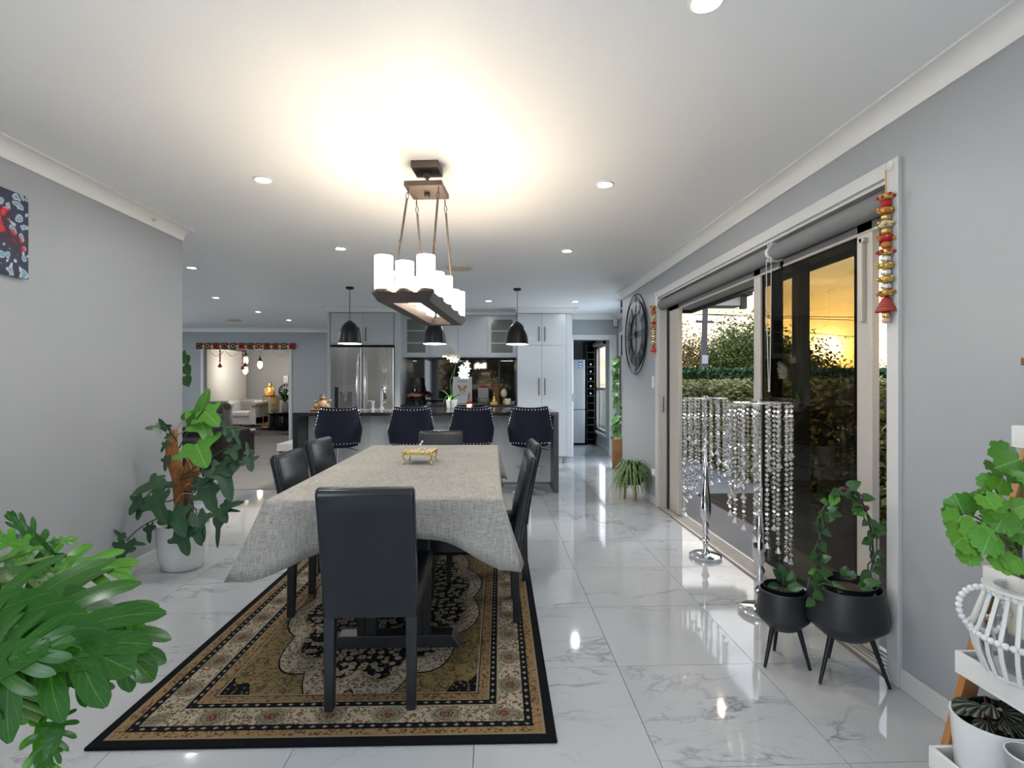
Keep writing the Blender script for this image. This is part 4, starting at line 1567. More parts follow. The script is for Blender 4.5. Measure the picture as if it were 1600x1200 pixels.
uc = thing('wall_cabinet', 'white wall cabinet run with two frosted glass doors above the splashback', 'cabinet', (-.51, 8.42, 1.645))
UX0, UX1, UY = -1.395, .375, 8.22
O = uc.location
MB().box(UX0 - O.x, UX1 - O.x, UY + .02 - O.y, YK - O.y, 0, CTOP - O.z).build('carcass', M_CAB, uc)
for (a, b, gl) in ((UX0, -.985, 1), (-.985, -.54, 0), (-.54, -.085, 0), (-.085, UX1, 1)):
    y0, y1 = UY - O.y, UY + .019 - O.y
    z0, z1 = 1.648 - O.z, CTOP - .01 - O.z
    x0, x1 = a + .002 - O.x, b - .002 - O.x
    if not gl:
        MB().box(x0, x1, y0, y1, z0, z1).build('door', M_CAB, uc, bevel=.001)
    else:
        f = MB()
        f.box(x0, x0 + .06, y0, y1, z0, z1).box(x1 - .06, x1, y0, y1, z0, z1).box(x0 + .06, x1 - .06, y0, y1, z0, z0 + .055).box(x0 + .06, x1 - .06, y0, y1, z1 - .055, z1)
        f = f.build('door', M_CAB, uc, bevel=.001)
        MB().box(x0 + .06, x1 - .06, y0 + .008, y0 + .012, z0 + .055, z1 - .055).build('frosted_pane', M_FROST, f)
        for zz in (.2, .39):
            MB().box(x0 + .06, x1 - .06, y0 + .005, y0 + .0085, z0 + zz, z0 + zz + .014).build('shelf_edge', M_CAB, f)
MB().box(UX0 - O.x, UX1 - O.x, UY + .005 - O.y, YK - O.y, -.012, 0).build('pelmet', M_CAB, uc)

sb = MB().box(-1.395, .375, YK - .012, YK, .9, 1.645).build('splashback', M_BLACKGLASS, None)
tag(sb, 'mirror black glass splashback behind the kitchen bench', 'splashback')
bc = thing('base_cabinet', 'white drawer cabinets under the black kitchen bench', 'cabinet', (-.51, 8.3, 0))
MB().box(-.885, .885, -.29, .31, .1, .862).build('carcass', M_CABGAP, bc)
for k in range(3):
    for (z0, z1) in ((.115, .36), (.364, .61), (.614, .855)):
        d_ = MB().box(-.883 + k * .589, -.883 + k * .589 + .585, -.31, -.29, z0, z1).build('drawer_front', M_CAB, bc, bevel=.001)
wt = MB().box(-1.395, .375, 7.97, YK - .012, .862, .9).build('worktop', M_STONE, None, bevel=.002)
tag(wt, 'black stone bench top in front of the splashback', 'worktop')
# cornice on top of the cabinets
for nm, p0, p1, n_ in (('trim_7', (-1.395, YF), (-2.475, YF), (0, -1)), ('trim_8', (UX1, UY), (UX0, UY), (0, -1)), ('trim_9', (1.21, YF), (.375, YF), (0, -1)), ('trim_10', (1.21, 8.67), (1.21, YF), (1, 0)), ('trim_11', (-2.475, YF), (-2.475, 11.0), (-1, 0)), ('trim_12', (-1.395, 8.22), (-1.395, YF), (1, 0)), ('trim_13', (.375, YF), (.375, 8.22), (-1, 0))):
    ex = {'trim_7': (-1, -1), 'trim_9': (-1, -1), 'trim_8': (0, 0), 'trim_10': (0, -1), 'trim_11': (-1, 0), 'trim_12': (0, -1), 'trim_13': (-1, 0)}[nm]
    cornice(nm, p0, p1, n_, ex[0], ex[1], .066)
struct('bulkhead', MB().box(-2.475, -1.395, YF + .004, YK, CTOP, CH).box(.375, 1.21, YF + .004, YK, CTOP, CH).box(-1.395, .375, UY + .004, YK, CTOP, CH), M_CAB)

# refrigerator
rf = thing('refrigerator', 'large stainless french door refrigerator with water dispenser', 'refrigerator', (-1.957, 8.28, 0))
MB().box(-.475, .475, -.27, .33, .02, 1.775).build('body', M_GREYMETAL, rf)
M_STEELD = nmat('fridge_steel', fn_brushed((.44, .42, .39), (.56, .54, .51)), .25, 1.0)
for s in (-1, 1):
    d_ = MB().box(min(s * .004, s * .472), max(s * .004, s * .472), -.355, -.272, .62, 1.77).build('door', M_STEELD, rf, bevel=.012, seg=3)
    hd = [(s * .045, -.36, .76), (s * .045, -.40, .80), (s * .06, -.415, 1.2), (s * .045, -.40, 1.62), (s * .045, -.36, 1.66)]
    MB().tube(hd, .013, 10).build('handle', M_CHROME, d_, 60)
    if s < 0:
        MB().box(-.40, -.11, -.359, -.354, .80, 1.20).build('dispenser_surround', M_STEEL, d_, bevel=.002)
        MB().box(-.33, -.14, -.361, -.358, .83, 1.10).build('dispenser_niche', mat('niche_grey', (.12, .12, .115), .3), d_)
        MB().box(-.40, -.345, -.362, -.358, .84, 1.17).build('control_panel', M_BLACKGLASS, d_)
        MB().box(-.265, -.205, -.385, -.358, 1.05, 1.12).box(-.255, -.215, -.375, -.358, .96, 1.05).build('spout_paddle', M_STEEL, d_, bevel=.004)
        MB().box(-.33, -.14, -.39, -.358, .815, .832).build('drip_tray', M_STEEL, d_, bevel=.002)
MB().box(-.472, .472, -.355, -.272, .06, .61).build('freezer_drawer', M_STEELD, rf, bevel=.012, seg=3)
MB().tube([(-.4, -.36, .54), (-.38, -.405, .54), (.38, -.405, .54), (.4, -.36, .54)], .013, 10).build('drawer_handle', M_CHROME, rf, 60)
for (z0, z1, w, lab) in ((1.395, 1.46, .06, 'upper'), (1.13, 1.20, .075, 'lower')):
    mg = thing('fridge_magnet', '%s white paper note on the right refrigerator door' % lab, 'magnet', (-1.62, 7.924, (z0 + z1) / 2))
    h = (z1 - z0) / 2
    MB().box(-w / 2, w / 2, -.0015, .0005, -h, h).build('paper', mat('note_paper', (.8, .8, .8), .7), mg)
    pr = MB()
    for k in range(3):
        pr.box(-w * .35, w * (.3 - .12 * k), -.002, -.0014, h * (.55 - .45 * k) - .003, h * (.55 - .45 * k) + .003)
    pr.build('print', M_RUBBER, mg)

# ------------------------------------------------------------------ things on the bench and the island
def on(name, label, cat, x, y, z, rz=0):
    return thing(name, label, cat, (x, y, z), rz)


fm = on('coffee_machine', 'tall black coffee machine at the left end of the bench', 'coffee machine', -1.22, 8.36, .9)
MB().box(-.11, .11, -.13, .13, 0, .05).build('drip_base', M_BLACKMETAL, fm, bevel=.008)
MB().lathe([(.085, 0), (.09, .02), (.09, .33), (.08, .36), (.03, .37)], 24, Matrix.Translation((0, .05, .05))).build('tower', M_GREYMETAL, fm, 50)
MB().box(-.05, .05, -.12, .0, .24, .32).build('brew_head', M_BLACKMETAL, fm, bevel=.012)
MB().cyl((0, -.09, .2), (0, -.09, .25), .012).build('outlet', M_CHROME, fm, 50)
cp = on('copper_serving_dish', 'round copper chafing dish with lid on a black burner stand', 'serving dish', -1.17, 8.12, .9)
MB().lathe([(.02, .085), (.10, .095), (.135, .13), (.14, .14)], 32).build('pan', M_COPPER, cp, 60)
MB().lathe([(.14, .14), (.13, .155), (.08, .185), (.02, .20), (.012, .205)], 32).build('lid', M_COPPER, cp, 60)
MB().lathe([(.006, .2), (.018, .215), (.014, .235), (.002, .24)], 12).build('knob', M_BLACKMETAL, cp, 60)
for s in (-1, 1):
    MB().tube([(s * .135, -.03, .13), (s * .175, -.025, .14), (s * .175, .025, .14), (s * .135, .03, .13)], .006, 8).build('handle', M_COPPER, cp, 60)
for k in range(3):
    a = k * 2.094 + .5
    MB().tube([(math.cos(a) * .06, math.sin(a) * .06, .1), (math.cos(a) * .085, math.sin(a) * .085, 0.006)], .006, 8).build('stand_leg', M_BLACKMETAL, cp, 60)
MB().lathe([(.035, 0), (.035, .04), (.02, .05)], 16).build('burner', M_BLACKMETAL, cp, 60)

pf = on('picture_frame', 'white framed print with an orange butterfly leaning on the splashback', 'picture frame', -.495, 8.575, .902)
pf.rotation_euler = (R(-3), 0, 0)
f = MB()
f.box(-.155, -.13, -.01, .01, 0, .43).box(.13, .155, -.01, .01, 0, .43).box(-.13, .13, -.01, .01, 0, .025).box(-.13, .13, -.01, .01, .405, .43)
f.build('frame', M_WHITEPAINT, pf, bevel=.002)
MB().box(-.13, .13, .0, .006, .025, .405).build('mount', mat('print_paper', (.66, .68, .70), .6), pf)
MB().box(-.08, .08, -.001, .001, .355, .362).build('print_line', M_RUBBER, pf)
bt = MB()
for s in (-1, 1):
    bt.prism([(0, .22), (s * .03, .28), (s * .075, .30), (s * .07, .245), (s * .035, .225)] if s > 0 else [(0, .22), (s * .035, .225), (s * .07, .245), (s * .075, .30), (s * .03, .28)], 0, .0015, Matrix.Rotation(R(90), 4, 'X'))
    bt.prism([(0, .22), (s * .035, .222), (s * .055, .2), (s * .03, .18)] if s < 0 else [(0, .22), (s * .03, .18), (s * .055, .2), (s * .035, .222)], 0, .0015, Matrix.Rotation(R(90), 4, 'X'))
bt.build('butterfly_print', mat('butterfly_orange', (.45, .22, .06), .6), pf)

# orchid on the island
orc = on('orchid_plant', 'white orchid in a white pot on the island', 'potted plant', -.53, 6.78, .9)
MB().lathe([(.055, 0), (.062, .01), (.078, .11), (.08, .115), (.072, .115), (.068, .09)], 28, cap=False).lathe([(.055, .001), (.001, .001)], 28, cap=False).build('pot', M_WHITECER, orc, 50)
MB().lathe([(.069, .098), (.001, .1)], 20, cap=False).build('bark_mix', M_SOIL, orc, 50)


def strap_leaf(mb, base, tip, width, sag, n=9, up=Vector((0, 0, 1))):
    base, tip = Vector(base), Vector(tip)
    dr = (tip - base)
    side = dr.cross(up)
    side = side.normalized() if side.length > 1e-5 else Vector((1, 0, 0))
    vs, fs = [], []
    for i in range(n):
        f_ = i / (n - 1)
        c = base.lerp(tip, f_) + up * sag * 4 * f_ * (1 - f_)
        w = width * math.sin(PI * min(.98, f_ * .9 + .12)) ** .6
        vs += [c - side * w, c + Vector((0, 0, -w * .35)), c + side * w]
    for i in range(n - 1):
        a = i * 3
        fs += [(a, a + 1, a + 4, a + 3), (a + 1, a + 2, a + 5, a + 4)]
    mb.add(vs, fs)


for (tx, ty, tz, sg) in ((-.17, .02, .23, .05), (-.12, -.03, .02, .10), (.13, -.02, .16, .04), (.20, .03, .19, .05), (-.02, -.12, .07, .08), (.03, .1, .15, .05)):
    mb = MB()
    strap_leaf(mb, (0, 0, .10), (tx, ty, tz), .03, sg)
    mb.build('leaf', M_LEAF_ORCH, orc, 60)


def flower(parent, c, nrm, s):
    nrm = Vector(nrm).normalized()
    q = nrm.to_track_quat('Z', 'Y').to_matrix().to_4x4()
    mb = MB()
    for k in range(5):
        a = k * 2 * PI / 5 + .3
        r_, w = (1.0, .62) if k % 2 else (1.0, .42)
        n = 8
        vs, fs = [Vector((0, 0, 0))], []
        for i in range(n):
            g_ = 2 * PI * i / n
            lx, ly = (.5 + .5 * math.cos(g_)) * r_, math.sin(g_) * w * .62
            vs.append(Vector((lx * math.cos(a) - ly * math.sin(a), lx * math.sin(a) + ly * math.cos(a), .16 * lx * lx)) * s)
        fs = [(0, 1 + i, 1 + (i + 1) % n) for i in range(n)]
        mb.add([Matrix.Translation(c) @ q @ v for v in vs], fs)
    o = mb.build('flower', M_PETAL, parent, 70)
    MB().ball(Vector(c) + nrm * s * .14, s * .16, 6, 4).build('flower_heart', mat('orchid_heart', (.75, .55, .12), .5), o, 60)


sps = [([(0, 0, .1), (.01, 0, .3), (.05, 0, .55), (.03, -.01, .66), (-.02, -.02, .72), (-.08, -.03, .70)], [(-.08, .69), (-.055, .73), (-.02, .745), (.01, .71), (.035, .66), (-.03, .67), (.055, .62), (.08, .665), (.015, .625)]),
       ([(0, 0, .1), (-.02, .01, .35), (.06, .02, .58), (.15, .02, .60), (.21, .01, .52), (.16, .0, .42)], [(.20, .57), (.15, .49), (.185, .46), (.125, .45), (.21, .50), (.15, .42), (.19, .42), (.135, .52)])]
for i, (pts, fl) in enumerate(sps):
    MB().tube(pts, .0035, 6).build('flower_stem', M_STEMDK, orc, 60)
    for j, (x, z) in enumerate(fl):
        flower(orc, Vector((x, -.03 + .02 * math.sin(j * 3), z)), (random.uniform(-.4, .4), -1, random.uniform(-.1, .4)), .048)

# small figures and jars
fg = on('figurine', 'small dark red seated figurine on a white pedestal beside the orchid', 'figurine', -.305, 6.86, .9)
MB().lathe([(.038, 0), (.038, .05), (.034, .055)], 20).build('pedestal', M_CREAM, fg, 50)
MB().lathe([(.03, .055), (.034, .07), (.028, .10), (.02, .13), (.016, .145)], 14, None, True, 1, .8).ball((0, 0, .165), .018, 10, 7).ball((-.022, -.01, .085), .016, 8, 5).ball((.022, -.01, .085), .016, 8, 5).lathe([(.012, .178), (.015, .185), (.004, .205)], 10).build('body', mat('dark_red_lacquer', (.09, .012, .010), .3), fg, 60)
jr = on('glass_canister', 'square glass canister with a red lid and pink contents', 'canister', -.15, 8.3, .9)
MB().box(-.085, .085, -.07, .07, .085, .255).build('glass_body', mat('pale_jar', (.40, .36, .40), .1, 0, .5, Transmission_Weight=.35), jr, bevel=.015, seg=3)
MB().box(-.07, .07, -.055, .055, .09, .16).build('contents', M_PINK, jr, bevel=.015)
MB().lathe([(.06, .255), (.06, .272), (.03, .285), (.001, .29)], 24).build('lid', mat('red_lid', (.35, .01, .04), .35), jr, 50)
MB().lathe([(.07, 0), (.085, .02), (.1, .06), (.095, .085), (.001, .086)], 24).build('fluted_base', mat('mottled_pot', (.20, .19, .15), .5), jr, 50)
bw = on('bowl', 'dark glazed bowl on the island behind the right stools', 'bowl', -.17, 6.82, .9)
MB().lathe([(.035, 0), (.04, .008), (.075, .035), (.09, .055), (.086, .055), (.07, .036), (.03, .014), (.001, .012)], 28).build('bowl_body', mat('dark_glaze', (.05, .04, .035), .2), bw, 60)
gv = on('gold_figurine', 'small gold seated figurine at the right end of the bench', 'figurine', .02, 8.36, .9)
MB().box(-.06, .06, -.045, .045, 0, .025).build('plinth', M_BRASS, gv, bevel=.004)
MB().lathe([(.055, .025), (.06, .04), (.045, .065), (.032, .09), (.026, .12), (.012, .13)], 16, None, True, 1, .75).ball((0, 0, .147), .022, 10, 7).lathe([(.016, .16), (.02, .17), (.004, .195)], 12).build('body', M_BRASS, gv, 60)
wv = on('woven_canister', 'tall brown woven canister on the bench', 'canister', .06, 8.46, .9)
MB().lathe([(.058, 0), (.06, .01), (.062, .30), (.056, .312), (.05, .30)], 24).build('canister_body', M_WICKER, wv, 50)
eg = on('egg_ornament', 'cream egg ornament on a gold stand', 'ornament', .175, 8.34, .9)
MB().lathe([(.028, 0), (.03, .01), (.012, .03), (.01, .08), (.022, .1)], 16).build('stand', M_BRASS, eg, 50)
MB().ball((0, 0, .165), .062, 18, 12, (.85, .85, 1.2)).build('egg', M_CREAM, eg, 60)
cdd = on('gift_card', 'small white card standing beside the egg ornament', 'card', .235, 8.25, .902)
MB().box(-.045, .045, -.003, .003, 0, .085).build('card_front', M_WHITEPAINT, cdd)
MB().box(-.05, -.03, -.004, .02, 0, .06).box(.03, .05, -.004, .02, 0, .06).build('card_stand', M_BRASS, cdd)
wc = on('glass_tealight', 'small clear glass tealight at the end of the bench', 'tealight', .32, 8.2, .9)
MB().lathe([(.024, 0), (.03, .045), (.027, .045), (.022, .006)], 16, cap=False).build('cup', mat('thick_glass', (.6, .65, .66), .05, 0, .8, Transmission_Weight=.6), wc, 60)
MB().lathe([(.021, .004), (.022, .02), (.001, .021)], 14).build('wax', M_WHITECER, wc, 60)
hv = on('curled_ornament', 'small curled brass ornament on the island edge', 'ornament', -.83, 6.6, .9)
MB().tube([(0, 0, .004), (.02, 0, .02), (.005, 0, .04), (-.02, 0, .035), (-.01, 0, .02)], .004, 6).build('wire', M_BRASS, hv, 60)
el = on('wooden_figure', 'small carved wooden seated figure at the left end of the island', 'figurine', -2.02, 6.3, .9)
M_CARVE = nmat('carved_wood', fn_wood((.16, .085, .035), (.40, .25, .12), (3, 3, 9)), .6)
MB().box(-.12, .12, -.07, .07, 0, .02).build('plinth', M_CARVE, el, bevel=.006)
MB().lathe([(.075, .02), (.08, .05), (.06, .085), (.05, .11), (.03, .125)], 18, None, True, 1, .8).ball((-.06, -.02, .05), .035, 10, 6).ball((.06, -.02, .05), .035, 10, 6).ball((0, 0, .15), .036, 12, 8).build('body', M_CARVE, el, 60)
MB().ball((0, .004, .168), .034, 12, 8, (1.05, 1, .8)).build('hair', mat('dark_carved', (.03, .02, .014), .6), el, 60)
for s in (-1, 1):
    MB().cyl((s * .055, 0, .1), (s * .09, 0, .115), .012, .009, 8).ball((s * .095, 0, .118), .012, 8, 5).build('arm', M_CARVE, el, 60)

# ------------------------------------------------------------------ scullery
sf = thing('scullery_refrigerator', 'narrow silver two door refrigerator with a blue sticker in the scullery', 'refrigerator', (1.63, 10.66, 0))
MB().box(-.29, .20, -.25, .32, .03, 1.70).build('body', M_GREYMETAL, sf)
M_SILV = mat('silver_door', (.50, .52, .54), .35, .3)
MB().box(-.29, .20, -.30, -.252, .71, 1.70).build('upper_door', M_SILV, sf, bevel=.01)
MB().box(-.29, .20, -.30, -.252, .04, .70).build('lower_door', M_SILV, sf, bevel=.01)
sk = MB().box(.07, .155, -.302, -.3, 1.53, 1.66).build('sticker', mat('blue_sticker', (.02, .22, .50), .4), sf)
sk['label'] = 'blue and white energy sticker'
MB().prism([(.112 + .034 * math.cos(k * PI / 8), 1.60 + .034 * math.sin(k * PI / 8)) for k in range(9)], .3021, .3026, Matrix.Rotation(R(90), 4, 'X')).box(.082, .143, -.3027, -.302, 1.545, 1.575).build('sticker_print', M_PLASTICW, sk)
wr = thing('wine_rack', 'tall black wine rack column with bottles in the scullery', 'wine rack', (1.955, 10.66, 0))
r_ = MB()
r_.box(-.085, -.068, -.25, .2, 0, 2.08).box(.068, .085, -.25, .2, 0, 2.08).box(-.068, .068, .18, .2, 0, 2.08)
r_.build('frame', M_BLACKMETAL, wr)
for k in range(14):
    MB().box(-.068, .068, -.25, .18, .10 + k * .145, .115 + k * .145).build('shelf', M_BLACKMETAL if k % 2 else M_GREYMETAL, wr)
for k in range(6, 11):
    bo = thing('wine_bottle', 'wine bottle lying in the scullery rack, %s from the top' % ('fifth', 'fourth', 'third', 'second', 'first')[k - 6], 'bottle', (1.955, 10.62, .158 + k * .145), 0, 'bottles in the wine rack')
    Mx = Matrix.Rotation(R(90), 4, 'X')
    MB().lathe([(.036, -.16), (.037, -.15), (.037, .03), (.015, .09), (.014, .15)], 14, Mx).build('glass_body', mat('bottle_glass', (.01, .02, .012), .1), bo, 50)
    MB().lathe([(.0155, .11), (.0165, .205), (.001, .206)], 12, Mx).build('foil_cap', M_WHITECER, bo, 50)
# roller blind cassette over the scullery window
rb = thing('roller_blind', 'dark roller blind above the scullery window', 'roller blind', (2.03, 10.1, 1.99))
MB().cyl((0, -.62, 0), (0, .62, 0), .035, n=16).build('roll', M_BLIND, rb, 50)
MB().box(-.03, .045, -.64, -.62, -.05, .05).box(-.03, .045, .62, .64, -.05, .05).build('bracket', M_BLACKMETAL, rb)

# ------------------------------------------------------------------ lounge (carpet side)
lc = thing('low_cabinet', 'low white two tier cabinet beside the island end', 'cabinet', (-2.7, 8.35, .008))
MB().box(-.48, .22, -.5, .5, .215, .325).build('upper_tier', M_WHITEPAINT, lc, bevel=.004)
MB().box(-.46, .22, -.47, .5, .185, .215).build('shadow_gap', M_CABGAP, lc)
MB().box(-.48, .22, -.5, .5, .012, .185).build('lower_tier', M_WHITEPAINT, lc, bevel=.004)
for sx in (-.42, .16):
    MB().box(sx, sx + .06, -.44, -.38, 0, .014).build('foot', M_BLACKMETAL, lc)

M_BROWN = nmat('dark_brown_leather', lambda t, tc: t.mix(t.noise(tc.outputs['Object'], 5, 3), (.012, .008, .007), (.026, .018, .016)), .45, spec=.3)
ds = thing('leather_sofa', 'dark brown leather sofa partly hidden by the tall potted plant', 'sofa', (-4.55, 7.75, .008))
MB().box(-.8, .8, -.38, .45, .05, .30).build('base', M_BROWN, ds, bevel=.03, seg=3)
for k in (-.39, .39):
    MB().box(k - .38, k + .38, -.40, .2, .30, .43).build('seat_cushion', M_BROWN, ds, bevel=.04, seg=3)
MB().box(-.8, .8,   .2, .46, .3, .56).build('backrest', M_BROWN, ds, bevel=.06, seg=3)
for s in (-1, 1):
    MB().box(min(s * .66, s * .86), max(s * .66, s * .86), -.40, .44, .06, .54).build('armrest', M_BROWN, ds, bevel=.05, seg=3)
for sx in (-1, 1):
    for sy in (-.32, .38):
        MB().box(sx * .72 - .03, sx * .72 + .03, sy - .03, sy + .03, 0, .06).build('leg', M_BLACKWOOD, ds)
ct = thing('coffee_table', 'narrow coffee table with a pale top and dark legs on the carpet', 'table', (-4.65, 8.95, .008))
MB().box(-.55, .55, -.32, .32, .40, .43).build('tabletop', mat('pale_top', (.50, .51, .50), .25), ct, bevel=.004)
MB().box(-.53, .53, -.30, .30, .36, .40).build('apron', mat('brown_apron', (.09, .065, .055), .5), ct)
for sx in (-1, 1):
    for sy in (-1, 1):
        MB().box(sx * .5 - .022, sx * .5 + .022, sy * .28 - .022, sy * .28 + .022, 0, .36).build('leg', mat('dark_table_leg', (.07, .055, .05), .5), ct)

# garland over the opening
tg = thing('door_garland', 'red and gold embroidered garland across the top of the wide opening', 'garland', (-5.065, 10.972, 1.985))
for k in range(12):
    x = -.94 + k * 1.88 / 11
    w = .062
    md = MB().box(-w, w, -.012, .0, -.055, .07, Matrix.Translation((x, 0, 0))).build('patch', (mat('dark_brown_patch', (.05, .02, .015), .7), mat('maroon', (.12, .014, .02), .7))[k % 2], tg, bevel=.006)
    MB().lathe([(.001, 0), (.022, .0), (.04, .006), (.046, 0)], 10, Matrix.Translation((x, -.012, .008)) @ Matrix.Rotation(R(90), 4, 'X')).build('rosette', (mat('rust_flower', (.30, .08, .03), .7), mat('pale_flower', (.40, .26, .16), .7), M_RED)[k % 3], md, 50)
    if k < 11:
        MB().ball((x + .0855, -.008, .005), .034, 8, 6, (1, .5, 1)).build('gold_boss', M_GOLDTHREAD, tg, 50)
bd = MB()
for k in range(5):
    x0, x1 = -.75 + k * .32, -.75 + (k + 1) * .32
    pts = [(x0 + (x1 - x0) * f / 8, -.004, -.06 - .14 * 4 * (f / 8) * (1 - f / 8)) for f in range(9)]
    bd.tube(pts, .006, 5)
bd.build('bead_swags', M_CREAM, tg, 60)
for (x, L) in ((-.52, .34), (-.06, .38)):
    q = thing('hanging_tassel', 'red and gold tassel hanging in the opening, %s' % ('left one' if x < -.3 else 'the longer one nearer the pendant bulbs'), 'tassel', (-5.065 + x, 10.965, 1.94), 0, 'tassels in the opening')
    for k in range(9):
        MB().ball((0, 0, -.02 - k * (L - .06) / 9), .02, 8, 5, (1, 1, .8)).build('bead', (M_GOLDTHREAD, M_RED)[k % 2], q, 60)
    MB().lathe([(.008, -L + .04), (.03, -L), (.045, -L - .03), (.02, -L - .05)], 10).build('bell', M_RED, q, 60)

# ------------------------------------------------------------------ sitting room beyond the opening
vb = thing('vertical_blind', 'pale vertical blinds covering the sitting room window', 'blind', (-7.44, 14.1, 0))
M_SLAT = mat('pale_blind_slat', (.50, .50, .49), .6, 0, .3, Transmission_Weight=0.0)
MB().box(-.03, .03, -2.0, 2.0, 2.12, 2.17).build('headrail', M_PLASTICW, vb)
sme = MB().box(-.002, .002, -.066, .066, .05, 2.12).mesh('slat', M_SLAT)
for k in range(37):
    inst(sme, 'slat', vb, Matrix.Translation((.01, -1.95 + k * .106, 0)) @ Matrix.Rotation(R(-34), 4, 'Z'))

M_GREYVEL = nmat('silver_grey_velvet', lambda t, tc: (t.mix(t.noise(tc.outputs['Object'], 6, 3), (.42, .43, .45), (.56, .57, .59)), None, (t.noise(tc.outputs['Object'], 200, 2), .2, .004)), .7)
M_TUFT = mat('taupe_tufting', (.26, .25, .245), .7)


def chesterfield(label, loc, rz, w):
    s = thing('chesterfield_sofa', label, 'sofa', loc, rz, 'chesterfield seats in the sitting room')
    MB().box(-w, w, -.4, .4, .09, .30).build('base', M_GREYVEL, s, bevel=.02, seg=3)
    nc = 2 if w > .6 else 1
    for k in range(nc):
        a = -w + .17 + k * (2 * w - .34) / nc
        MB().box(a + .003, a + (2 * w - .34) / nc - .003, -.43, .22, .30, .45).build('seat_cushion', M_GREYVEL, s, bevel=.04, seg=3)
    MB().box(-w + .1, w - .1, .22, .38, .3, .70).cyl((-w + .08, .33, .70), (w - .08, .33, .70), .075, n=16).build('backrest', M_TUFT, s, 50, bevel=.01)
    tf = MB()
    for j in range(3):
        for k in range(int(w * 12)):
            tf.ball((-w + .22 + (k + .5 * (j % 2)) * (2 * w - .4) / int(w * 12), .215, .50 + j * .085), .014, 6, 4)
    tf.build('tufting_buttons', M_BLACKWOOD, s, 60)['kind'] = 'stuff'
    for q in (-1, 1):
        MB().box(min(q * (w - .16), q * w), max(q * (w - .16), q * w), -.42, .36, .1, .64).cyl((q * (w - .06), -.44, .66), (q * (w - .06), .36, .66), .085, n=16).build('rolled_arm', M_GREYVEL, s, 50)
        MB().lathe([(.085, 0), (.07, .008), (.03, .01), (.001, .01)], 18, Matrix.Translation((q * (w - .06), -.44, .66)) @ Matrix.Rotation(R(90), 4, 'X')).build('arm_scroll', M_TUFT, s, 50)
        for yy in (-.34, .32):
            MB().lathe([(.022, 0), (.04, .06), (.045, .09)], 12, Matrix.Translation((q * (w - .1), yy, 0))).build('leg', M_BLACKWOOD, s, 60)
    return s


chesterfield('grey tufted chesterfield sofa beside the gold stand', (-6.95, 15.1, .008), 0, .43)
chesterfield('grey chesterfield armchair in front of the sofa, seen from its side', (-6.94, 13.3, .008), 22, .40)

gs = thing('gold_stand', 'slim gold frame pedestal table with a glossy column', 'pedestal', (-6.27, 15.1, .008))
fr_ = MB()
for sx in (-1, 1):
    for sy in (-1, 1):
        fr_.box(sx * .16 - .012, sx * .16 + .012, sy * .15 - .012, sy * .15 + .012, 0, .86)
for zz in (0, .06, .84):
    fr_.box(-.16, .16, -.162, -.138, zz, zz + .02).box(-.16, .16, .138, .162, zz, zz + .02).box(-.172, -.148, -.15, .15, zz, zz + .02).box(.148, .172, -.15, .15, zz, zz + .02)
fr_.build('frame', M_BRASS, gs)
MB().box(-.175, .175, -.165, .165, .86, .875).build('stand_top', M_STONE, gs)
MB().box(.02, .15, -.13, .13, .08, .84).build('inner_column', M_BRASS, gs, bevel=.01)
gd = thing('gold_statue', 'golden seated statue on the gold pedestal', 'statue', (-6.30, 15.1, .884))
M_GOLDP = mat('golden_paint', (.70, .36, .08), .35, .5)
MB().lathe([(.13, 0), (.14, .03), (.12, .05)], 18).build('lotus_base', M_GOLDP, gd, 60)
MB().lathe([(.12, .05), (.13, .10), (.10, .15), (.085, .20), (.06, .235)], 18, None, True, 1, .8).ball((-.10, -.03, .09), .05, 10, 6).ball((.10, -.03, .09), .05, 10, 6).ball((0, 0, .275), .055, 12, 8).build('body', M_GOLDP, gd, 60)
MB().lathe([(.05, .30), (.055, .32), (.035, .35), (.01, .39)], 14).build('crown', M_BRASS, gd, 60)
for s in (-1, 1):
    MB().tube([(s * .07, -.01, .22), (s * .125, -.03, .17), (s * .10, -.08, .12)], [.024, .02, .014], 8).build('arm', M_GOLDP, gd, 60)
cn = thing('red_candle', 'small red jar candle on the lower shelf of the gold pedestal', 'candle', (-6.17, 14.93, .09))
MB().lathe([(.05, 0), (.055, .01), (.055, .1), (.05, .11), (.001, .105)], 18).build('jar', mat('red_jar', (.28, .01, .015), .25), cn, 50)
MB().cyl((0, 0, .1), (0, 0, .125), .003, n=5).build('wick', M_BLACKMETAL, cn)

rt = thing('round_table', 'glossy black drum coffee table with an overhanging round top', 'table', (-5.42, 13.7, .02))
MB().lathe([(.40, 0), (.41, .02), (.41, .44), (.40, .45)], 40, None, True, .78, .7).build('drum', mat('gloss_black', (.012, .014, .018), .15), rt, 50)
MB().lathe([(.46, .45), (.47, .455), (.47, .475), (.46, .48)], 44).build('tabletop', mat('gloss_black_top', (.016, .016, .018), .12), rt, 50)
fv = thing('flower_vase', 'white vase with green leaves and pale flowers on the drum table', 'vase', (-5.28, 13.55, .502))
MB().lathe([(.06, 0), (.07, .02), (.09, .12), (.075, .2), (.06, .24), (.07, .26), (.06, .255)], 20).build('vase_body', M_WHITECER, fv, 60)
for k in range(26):
    a, r_ = k * 2.4, .05 + .16 * (k / 26)
    mb = MB()
    z0 = .26
    strap_leaf(mb, (0, 0, z0), (math.cos(a) * r_ * 1.3, math.sin(a) * r_ * 1.3, z0 + .32 - r_ * 1.1 + .05 * math.sin(k)), .035, .03)
    mb.build('leaf', (M_LEAF_BR, M_LEAF_DK)[k % 2], fv, 60)
for k in range(7):
    a = k * 2.1
    MB().ball((math.cos(a) * .13, -.05 + math.sin(a) * .1, .42 + .05 * math.sin(k * 2)), .034, 8, 6).build('flower', M_PETAL, fv, 60)
